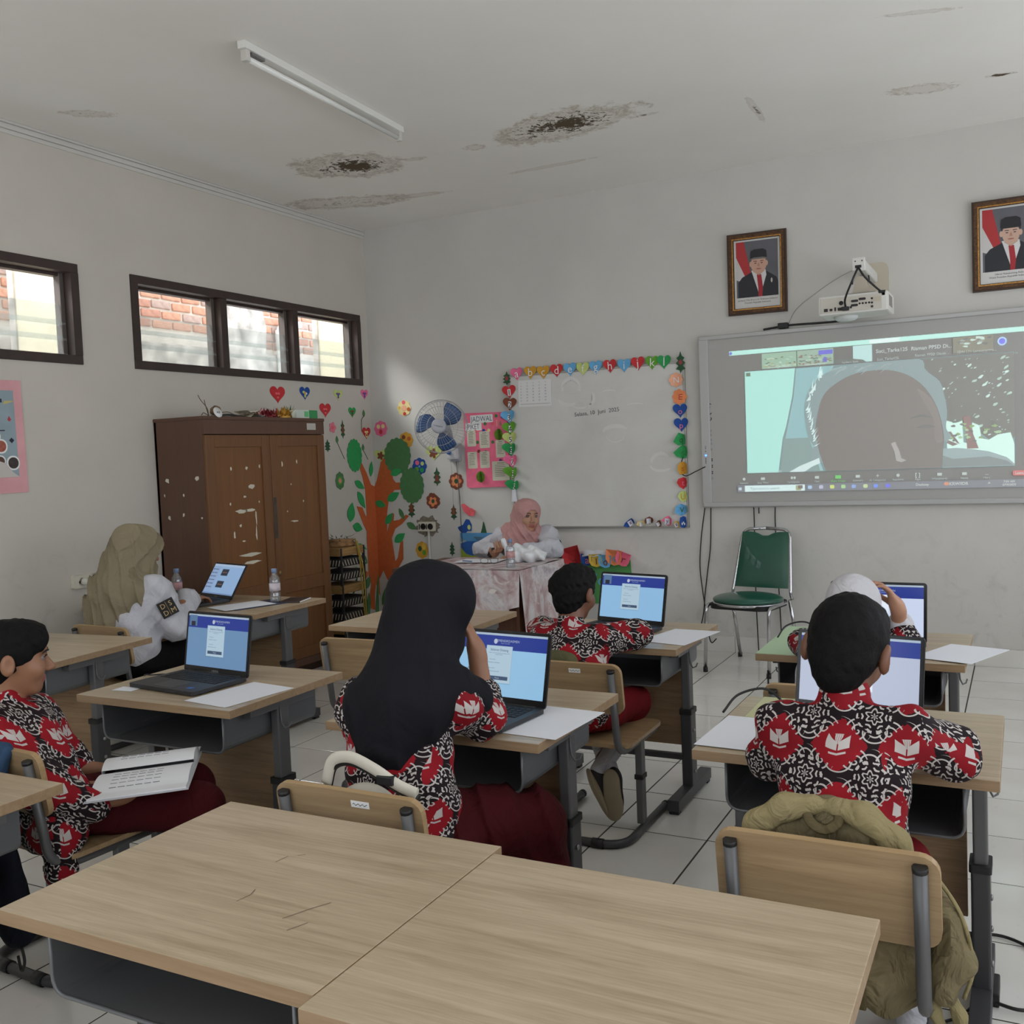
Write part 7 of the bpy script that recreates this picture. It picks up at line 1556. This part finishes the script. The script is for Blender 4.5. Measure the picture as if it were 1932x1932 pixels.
def laptop(lab, x, y, z, rz, tilt, page, kind='login', br=1.0, pip=True):
    r = thing('laptop', lab, 'laptop', (x, y, z), rz, 'open laptops')
    for k in ('base', 'keyboard', 'touchpad', 'sticker', 'foot', 'hinge'): link(k, LP[k], r)
    A = T(0, .0, .012) @ Matrix.Rotation(-tilt, 4, 'X'); lid = link('lid', LP['lid'], r, A); link('bezel', LP['bezel'], lid)
    text('maker_name', 'LIBERA', .012, M_sil, lid, T(0, -.0018, .011) @ Matrix.Rotation(PI/2, 4, 'X'))
    sx0, sx1, sz0, sz1 = -LW/2+.011, LW/2-.011, .024, LH-.010; lay = [.0017]
    def q(nm, a, c_, mm):
        lay[0] += .0001; MB().add([(a[0], -lay[0], a[1]), (c_[0], -lay[0], a[1]), (c_[0], -lay[0], c_[1]), (a[0], -lay[0], c_[1])], [(0, 1, 2, 3)]).build(nm, mm, lid)
    def g(rgb): return glow('screen_%d_%d_%d' % rgb, rgb, br)
    def P(u, v_): return (sx0+(sx1-sx0)*u, sz0+(sz1-sz0)*v_)
    q('screen', P(0, 0), P(1, 1), g(page))
    def tx(s, u, v_, size, rgb):
        lay[0] += .0001; p = P(u, v_); text('screen_text', s, size, g(rgb), lid, T(p[0], -lay[0], p[1]) @ Matrix.Rotation(PI/2, 4, 'X'))
    if kind == 'login':
        q('header', P(0, .74), P(1, .965), g((38, 62, 158))); q('browser_bar', P(0, .965), P(1, 1), g((190, 210, 230)))
        if pip:
            q('camera_picture', P(.02, .77), P(.15, .98), g((96, 130, 170))); q('camera_picture', P(.05, .77), P(.12, .86), g((40, 44, 60)))
        tx('KEMENDIKDASMEN', .56, .885, .010, (190, 204, 236)); tx('Ujian Sekolah', .54, .845, .006, (150, 170, 220))
        pc = P(.43, .87); lay[0] += .0001; MB().add([(pc[0]+.007*math.cos(a*.785), -lay[0], pc[1]+.008*math.sin(a*.785)) for a in range(8)], [tuple(range(8))]).build('emblem', g((206, 216, 240)), lid)
        q('card_shadow', P(.332, .195), P(.628, .80), g(tuple(int(c*.9) for c in page))); card_ = tuple(min(255, int(c+14)) for c in page)
        q('login_card', P(.335, .21), P(.625, .80), g((196, 224, 242) if page[0] < 190 else (226, 234, 248)))
        tx('Selamat Datang', .48, .735, .0105, (60, 84, 120)); tx('Silakan masuk dengan akun belajar anda', .48, .685, .0048, (110, 134, 160)); tx('yang terdaftar', .48, .66, .0048, (110, 134, 160))
        for s, v_ in (('Username', .58), ('Masukkan username', .53), ('Kata sandi', .44), ('Masukkan kata sandi', .39)): tx(s, .41 if len(s) < 12 else .43, v_, .0052, (96, 120, 150))
        q('button', P(.36, .255), P(.60, .315), g((70, 92, 124))); tx('Masuk', .48, .285, .006, (200, 214, 230))
    else:
        q('side_list', P(0, .03), P(.24, .97), g((150, 176, 214))); q('top_bar', P(0, .93), P(1, 1), g((176, 198, 226)))
        for k in range(6): q('list_dot', P(.03, .80-.12*k), P(.06, .84-.12*k), g((50, 60, 84))); q('list_line', P(.08, .805-.12*k), P(.2, .835-.12*k), g((96, 116, 150)))
        for v_ in (.62, .22): q('chat_picture', P(.34, v_), P(.56, v_+.22), g((46, 52, 66))); q('chat_picture', P(.37, v_+.09), P(.53, v_+.12), g((120, 90, 80)))
        q('task_bar', P(0, 0), P(1, .04), g((120, 146, 190)))
    return r
ZD = .6705
laptop('open black laptop with blue login page standing unattended on the left desk', 2.178, -4.115, ZD, math.radians(-6), math.radians(9), (118, 158, 200), 'login', .72)
laptop('open black laptop with blue login page in front of the girl in black', 3.365, -4.165, ZD, math.radians(-6), math.radians(14), (146, 192, 226), 'login', .95, False)
laptop('open black laptop with blue login page in front of the middle boy', 3.268, -2.77, ZD, math.radians(-14), math.radians(12), (142, 188, 226), 'login', .92)
laptop('open laptop with bright page behind the head of the right foreground boy', 4.372, -3.945, ZD, math.radians(-8), math.radians(12), (206, 216, 240), 'login', 1.0, False)
laptop('open laptop with bright page in front of the girl in white hijab', 4.295, -2.885, ZD, math.radians(-3), math.radians(8), (200, 212, 236), 'login', 1.0, False)
laptop('open laptop with a chat list in front of the woman in olive hijab', .655, -2.545, ZD, math.radians(-16), math.radians(32), (150, 184, 224), 'chat', .8)
# ================================================================ papers and small things on the desks
sheet_on('white paper beside the unattended laptop', 2.455, -4.285, ZD, .205, .29, math.radians(-8), 'white papers beside the laptops')
sheet_on('white paper beside the laptop of the girl in black', 3.583, -4.255, ZD, .205, .30, math.radians(-4), 'white papers beside the laptops')
sheet_on('white paper overhanging the edge beside the middle laptop', 3.545, -2.935, ZD, .21, .297, math.radians(-12), 'white papers beside the laptops', lambda u, v_: .006*u*v_)
sheet_on('white paper left of the right foreground boy', 4.14, -4.19, ZD+.002, .21, .297, math.radians(-2), 'white papers beside the laptops')
sheet_on('white paper overhanging the right end of the white hijab girl\'s desk', 4.585, -2.99, ZD, .21, .297, math.radians(-22), 'white papers beside the laptops', lambda u, v_: .004*u)
sheet_on('small printed card left of the unattended laptop', 2.0, -4.355, ZD, .085, .055, .1, None, None, 'name_card')
sheet_on('white papers on a dark folder beside the olive hijab woman\'s laptop', 1.0, -2.70, ZD+.004, .21, .30, math.radians(-20))
tag(MB().box((-.11, -.16, 0), (.11, .16, .003), bevel=.001).build('folder', mat('folder_navy', (46, 52, 78), .5), None, T(1.03, -2.64, ZD) @ RZ(-.35)), 'dark blue folder under the papers near the cabinet', 'folder')
ph = thing('notebook', 'small dark notebook beside the bottle near the cabinet', 'notebook', (1.17, -2.46, ZD), .3)
MB().box((-.06, -.08, 0), (.06, .08, .010), bevel=.002).build('cover', mat('cover_brown', (50, 34, 32), .5), ph); MB().box((-.058, -.078, .0015), (.061, .078, .0085)).build('pages', M_paper, ph)
tag(MB().tube(spline([(2.02, -4.14, ZD+.008), (1.96, -4.15, ZD+.006), (1.92, -4.17, ZD+.005), (1.895, -4.18, ZD+.005), (1.875, -4.16, ZD-.02), (1.868, -4.12, ZD-.15), (1.88, -4.05, .3), (1.90, -3.98, .05), (1.95, -3.95, .008)]), .0028, 6).build('charging_cable', M_black), 'thin black cord leaving the unattended laptop', 'cord')
tag(MB().tube(spline([(3.93, -2.90, ZD+.012), (3.955, -2.84, ZD+.05), (4.03, -2.82, ZD+.06), (4.11, -2.90, ZD+.012)]), .0032, 6).build('charging_cable', M_black), 'black cord arching over the green desk end of the white hijab girl', 'cord')
tag(MB().tube(spline([(4.02, -4.02, ZD+.006), (4.05, -3.96, ZD+.045), (4.12, -3.93, ZD+.06), (4.18, -3.96, ZD+.03), (4.21, -4.0, ZD+.02)]), .0036, 6).build('charging_cable', M_black), 'black cord arching over the right foreground desk', 'cord')
tag(MB().tube(spline([(3.94, -3.12, .60), (3.95, -3.15, .45), (3.96, -3.13, .25), (3.97, -3.10, .08), (4.0, -3.05, .006)]), .0032, 6).build('hanging_cable', M_black), 'black cord hanging below the green desk end', 'cord')
tag(MB().tube(spline([(2.52, -3.30, .40), (2.50, -3.36, .33), (2.46, -3.40, .30), (2.44, -3.42, .24)]), .0022, 5).build('thin_string', mat('cord_white', (216, 214, 206), .5)), 'thin white string hanging at the empty chair', 'cord')
# charger on the floor under the right-hand desk
ad = thing('power_adapter', 'black laptop power adapter on the floor at the right edge', 'adapter', (4.69, -4.03, 0))
MB().box((-.03, -.055, 0), (.03, .055, .035), bevel=.004).build('brick', M_black, ad, Matrix.Rotation(.0, 4, 'Z')); MB().box((-.02, -.056, .01), (.02, -.054, .028)).build('socket_face', M_bez, ad)
tag(MB().tube(spline([(4.70, -4.08, .012), (4.78, -4.09, .012), (4.86, -3.98, .008), (4.83, -3.80, .008), (4.72, -3.70, .008), (4.60, -3.76, .008), (4.52, -3.95, .008)]), .0045, 6).build('charging_cable', M_black), 'thick black cord looping on the floor at the right edge', 'cord')
tag(MB().tube(spline([(4.675, -4.09, .014), (4.63, -4.18, .008), (4.55, -4.28, .008), (4.56, -4.42, .008), (4.62, -4.52, .008)]), .0035, 6).build('charging_cable', M_black), 'thin black cord on the floor beside the right foreground chair', 'cord')
# ================================================================ open book on the boy's lap
bk = thing('open_book', 'open book with printed pages on the lap of the left boy', 'book', (2.42, -4.655, .515)); bk.rotation_euler = (math.radians(-2), math.radians(-2), math.radians(40)); bk.scale = (1.12, 1.12, 1.12)
Mpg = mat('book_page', (226, 228, 230), .8)
for sgn, nm in ((1, 'left_pages'), (-1, 'right_pages')):
    mb = MB(); hgt = .032 if sgn > 0 else .016
    def top(u, v_, sgn=sgn, hgt=hgt): return (.165*(v_-.5)*2*.72, sgn*(.0003+.207*u), hgt*(math.sin(PI*min(1, u*1.2+.10))**.6)*(1-.25*u)+.004)
    mb.grid(12, 6, top); mb.grid(12, 6, lambda u, v_: (top(u, v_)[0], top(u, v_)[1], 0.0))
    for v_ in (0, 1): mb.add([top(k/12, v_) for k in range(13)]+[(top(k/12, v_)[0], top(k/12, v_)[1], 0) for k in range(12, -1, -1)], [tuple(range(26))])
    mb.add([top(1, k/6) for k in range(7)]+[(top(1, k/6)[0], top(1, k/6)[1], 0) for k in range(6, -1, -1)], [tuple(range(14))])
    pg = mb.build(nm, Mpg, bk)
    ln = MB()
    for k in range(5):
        u = .25+.11*k
        for j in range(6): a = top(u, .18+.09*j); c_ = top(u, .18+.09*j+.07); ln.tube([(a[0], a[1], a[2]+.0003), (c_[0], c_[1], c_[2]+.0003)], .0008, 4)
    ln.build('print_line', mat('print_grey2', (130, 130, 138), .8), pg)
MB().box((-.125, -.215, -.003), (.125, .215, 0), bevel=.001).build('cover', mat('book_cover', (190, 190, 196), .6), bk)
# ================================================================ bags
M_bag = cloth('olive_canvas', (120, 109, 82), .15, .85, .9, 16); M_bagd = cloth('olive_canvas_dark', (92, 82, 58), .1); M_bagl = cloth('olive_canvas_light', (146, 134, 98), .12, .85, .7, 16)
bp_ = thing('backpack', 'olive canvas backpack hanging on the right foreground chair', 'backpack', (4.46, -4.73, .38))
S = Solid(.006); S.ell((4.44, -4.765, .55), (.15, .05, .17), k=.03); S.ell((4.42, -4.765, .675), (.115, .042, .04), k=.03); S.ell((4.54, -4.76, .50), (.10, .05, .13), k=.04)
S.disp(waves(.006, 32, 20, 38)); S.disp(waves(.004, 70, 20, -40)); part(S, 'bag_body', M_bag, bp_)
S = Solid(.005)
for sx in (-1, 1): S.chain([(4.435+sx*.022, -4.795, .722), (4.435+sx*.075, -4.80, .712), (4.435+sx*.13, -4.805, .672), (4.435+sx*.16, -4.81, .60)], [.020, .025, .025, .02], .02)
S.cut((0, -1, 0), 4.828); part(S, 'shoulder_strap', M_bagl, bp_)
MB().tube(spline([(4.405, -4.80, .728), (4.408, -4.818, .70), (4.435, -4.822, .684), (4.463, -4.818, .70), (4.46, -4.80, .728)]), .010, 8, flat=(1, .4)).build('grab_loop', M_bagd, bp_, bp_.matrix_basis.inverted())
S = Solid(.005); S.chain([(4.61, -4.77, .60), (4.645, -4.79, .53), (4.66, -4.80, .46), (4.645, -4.81, .40)], [.02, .03, .034, .024], .03); S.disp(waves(.003, 50, 20, 50)); part(S, 'side_strap', M_bag, bp_)
MB().box((4.635, -4.836, .48), (4.66, -4.826, .55), bevel=.003).build('strap_pad', M_bagd, bp_, bp_.matrix_basis.inverted()); MB().tube(spline([(4.62, -4.79, .63), (4.675, -4.80, .55), (4.695, -4.81, .46), (4.68, -4.82, .40)]), .004, 6).build('piping', M_bagl, bp_, bp_.matrix_basis.inverted())
S = Solid(.005); S.chain([(4.65, -4.81, .41), (4.672, -4.81, .36), (4.676, -4.81, .31)], [.010, .013, .010], .01); S.chain([(4.63, -4.81, .41), (4.628, -4.81, .36), (4.65, -4.81, .31)], [.008, .012, .009], .01); part(S, 'strap_end', M_bagl, bp_)
S = Solid(.006); S.ell((4.44, -4.80, .43), (.17, .05, .09), k=.03); S.ell((4.35, -4.80, .44), (.09, .05, .07), k=.03); S.ell((4.55, -4.80, .42), (.075, .045, .085), k=.03); S.disp(waves(.007, 45, 20, 30)); S.disp(waves(.004, 30, 20, -70)); part(S, 'front_pocket', M_bag, bp_)
for x in (4.44, 4.49): MB().box((x, -4.862, .36), (x+.024, -4.848, .50), bevel=.003).build('webbing', M_bagd, bp_, bp_.matrix_basis.inverted())
MB().box((4.44, -4.868, .455), (4.514, -4.856, .485), bevel=.003).build('buckle', mat('buckle_dark', (60, 54, 40), .4), bp_, bp_.matrix_basis.inverted())
# white bag on the chair of the girl in black
wbg = thing('white_bag', 'white bag with black lining hung on the black hijab girl\'s chair', 'bag', (3.36, -4.84, .38))
S = Solid(.006); S.ell((3.38, -4.85, .50), (.13, .05, .16), k=.03); part(S, 'bag_body', mat('bag_white', (206, 200, 186), .7, var=.06), wbg)
hp = spline([(3.275, -4.875, .655), (3.30, -4.878, .712), (3.355, -4.88, .728), (3.42, -4.875, .705), (3.475, -4.87, .675), (3.53, -4.865, .655)], 8)
MB().tube(hp, .013, 10, flat=(1.2, .6)).build('handle', mat('bag_white', (206, 200, 186)), wbg, wbg.matrix_basis.inverted()); MB().tube([p+Vector((0, .006, -.014)) for p in hp], .010, 8).build('lining', M_black, wbg, wbg.matrix_basis.inverted())
MB().box((3.43, -4.885, .672), (3.475, -4.86, .694), bevel=.003).build('tape', M_black, wbg, wbg.matrix_basis.inverted() @ T(0, 0, 0))
# green bag behind the middle boy
gbg = thing('green_bag', 'dark green zip bag behind the boy at the middle desk', 'bag', (3.22, -3.50, .38))
S = Solid(.006); S.ell((3.20, -3.505, .56), (.15, .04, .15), k=.03); S.cone((3.09, -3.50, .685), (3.31, -3.50, .672), .034, .032, .03); S.disp(waves(.003, 60, 20, 40)); part(S, 'bag_body', cloth('green_canvas', (92, 90, 64), .12), gbg)
MB().tube(spline([(3.07, -3.532, .672), (3.2, -3.542, .676), (3.30, -3.536, .664), (3.34, -3.52, .64)]), .004, 6).build('zip', M_black, gbg, gbg.matrix_basis.inverted())
# dark bags hanging by the left boy's chair
dbg = thing('dark_bag', 'black and red bag hanging on the left boy\'s chair', 'bag', (2.27, -5.06, .12))
S = Solid(.007); S.ell((2.24, -5.085, .36), (.15, .045, .20), k=.03); S.cone((2.20, -5.07, .56), (2.24, -5.085, .45), .04, .06, .04); S.cone((2.34, -5.09, .30), (2.40, -5.09, .22), .05, .045, .04); S.disp(waves(.005, 40, 20, 30)); part(S, 'bag_body', cloth('navy_black', (24, 26, 34), .2), dbg)
S = Solid(.006); S.ell((2.30, -5.138, .315), (.07, .016, .04), k=.02); part(S, 'red_panel', cloth('bag_red', (140, 44, 32), .1), dbg)
S = Solid(.006); S.ell((2.275, -5.135, .37), (.06, .016, .04), k=.02); part(S, 'grey_panel', cloth('bag_grey', (70, 70, 74), .2), dbg)
MB().tube(spline([(2.40, -5.10, .20), (2.43, -5.11, .15), (2.415, -5.11, .12), (2.39, -5.10, .15)]), .004, 6).build('strap_loop', M_black, dbg, dbg.matrix_basis.inverted())
jk = thing('blue_jacket', 'blue cloth draped over the left boy\'s chair back', 'cloth', (2.24, -5.05, .45))
S = Solid(.006); S.chain([(2.20, -5.05, .58), (2.21, -5.04, .675), (2.29, -5.03, .682)], [.028, .030, .022], .03); S.cone((2.31, -5.04, .675), (2.28, -5.07, .56), .02, .026, .02); S.disp(waves(.003, 60, 30, 40)); part(S, 'cloth', cloth('slate_blue', (52, 74, 100), .15), jk)
# ================================================================ green visitor chair, teacher's chair
gc = thing('visitor_chair', 'dark green padded chair with chrome legs below the board', 'chair', (3.215, -.47, 0), math.radians(-10))
M_chr = mat('chrome', (190, 190, 192), .18, .9); M_vin = mat('green_vinyl', (22, 84, 66), .28, var=.08, coat=.4)
S = Solid(.006); S.ell((0, -.02, .455), (.225, .215, .038), k=.02); S.cut((0, 0, -1), -.435); me = S.mesh('seat', M_vin); link('seat', me, gc)
MB().rbox((-.205, -.20, .405), (.205, .18, .436), .08, 2).build('seat_board', mat('board_black', (24, 22, 22), .7), gc)
MB().tube([(.215*math.cos(a)*(1 if abs(math.cos(a)) < .9 else 1), -.02+.21*math.sin(a), .434) for a in [2*PI*k/32 for k in range(32)]], .010, 8, closed=True).build('seat_rim', M_chr, gc)
def back(u, v_, s): 
    x = (u-.5)*(.37-.05*v_); z = .50+.36*v_; y = .19+.09*v_+s*(.018*math.sin(PI*u)**.5*math.sin(PI*min(1, max(0, v_*.96+.02)))**.5); return (x, y, z-(.03*math.exp(-((u-.5)/.16)**2) if v_ > .99 else 0))
mb = MB(); mb.grid(14, 14, lambda u, v_: back(1-u, v_, 1)); mb.grid(14, 14, lambda u, v_: back(u, v_, -1)); mb.build('backrest', M_vin, gc)
for s in (-1, 1):
    MB().tube(fillet([(s*.205, .20, .43), (s*.20, .19, .47), (s*.165, .29, .84), (s*.13, .297, .875), (0, .30, .882)], .05), .0115, 10).build('back_frame', M_chr, gc)
    MB().tube([(s*.20, .17, .43), (s*.21, .30, .015)], .0115, 10).build('leg', M_chr, gc); MB().tube(fillet([(s*.205, .10, .425), (s*.21, -.19, .425), (s*.215, -.22, .015)], .04), .0115, 10).build('leg', M_chr, gc)
    for y in (.302, -.221): MB().tube([(s*.213, y, 0), (s*.213, y, .03)], .015, 10).build('foot_cap', M_black, gc)
tch = thing('office_chair', 'black office chair behind the teacher', 'chair', (1.585, -.30, 0), math.radians(4))
S = Solid(.007); S.ell((0, .14, .72), (.19, .03, .18), k=.02); link('backrest', S.mesh('backrest', cloth('chair_black', (28, 28, 32))), tch); S = Solid(.007); S.ell((0, -.06, .36), (.21, .20, .035), k=.02); link('seat', S.mesh('seat', cloth('chair_black', (28, 28, 32))), tch)
MB().tube([(0, 0, .09), (0, 0, .34)], .03, 12).build('column', M_black, tch)
for k in range(5): a = 2*PI*k/5; MB().tube([(0, 0, .10), (.24*math.cos(a), .24*math.sin(a), .06)], [.025, .018], 8).build('base_arm', M_black, tch); MB().lathe([(0, 0), (.025, .004), (.028, .025), (.02, .046), (0, .05)], 12, M=T(.24*math.cos(a), .24*math.sin(a), 0)).build('castor', M_black, tch)
# crumpled white plastic bag on the teacher table
pb = thing('plastic_bag', 'crumpled white plastic bag on the teacher table beside the bottle', 'bag', (1.90, -1.05, TZ+.012))
S = Solid(.006); S.ell((1.93, -1.05, TZ+.05), (.13, .09, .05), k=.03); S.ell((1.86, -1.10, TZ+.06), (.07, .06, .06), k=.03); S.cone((1.82, -1.12, TZ+.06), (1.80, -1.13, TZ+.16), .022, .012, .02); S.disp(waves(.010, 60, 40, 50)); S.disp(waves(.006, -80, 60, 60)); part(S, 'bag', mat('plastic_white', (226, 228, 230), .3, var=.05), pb)

tag(MB().tube(spline([(3.437, -4.405, .955), (3.440, -4.418, .91), (3.436, -4.43, .87), (3.43, -4.46, .84)]), .0012, 5).build('earphone_wire', mat('cord_white', (216, 214, 206), .5)), 'thin white earphone wire beside the black hijab girl\'s hand', 'wire')
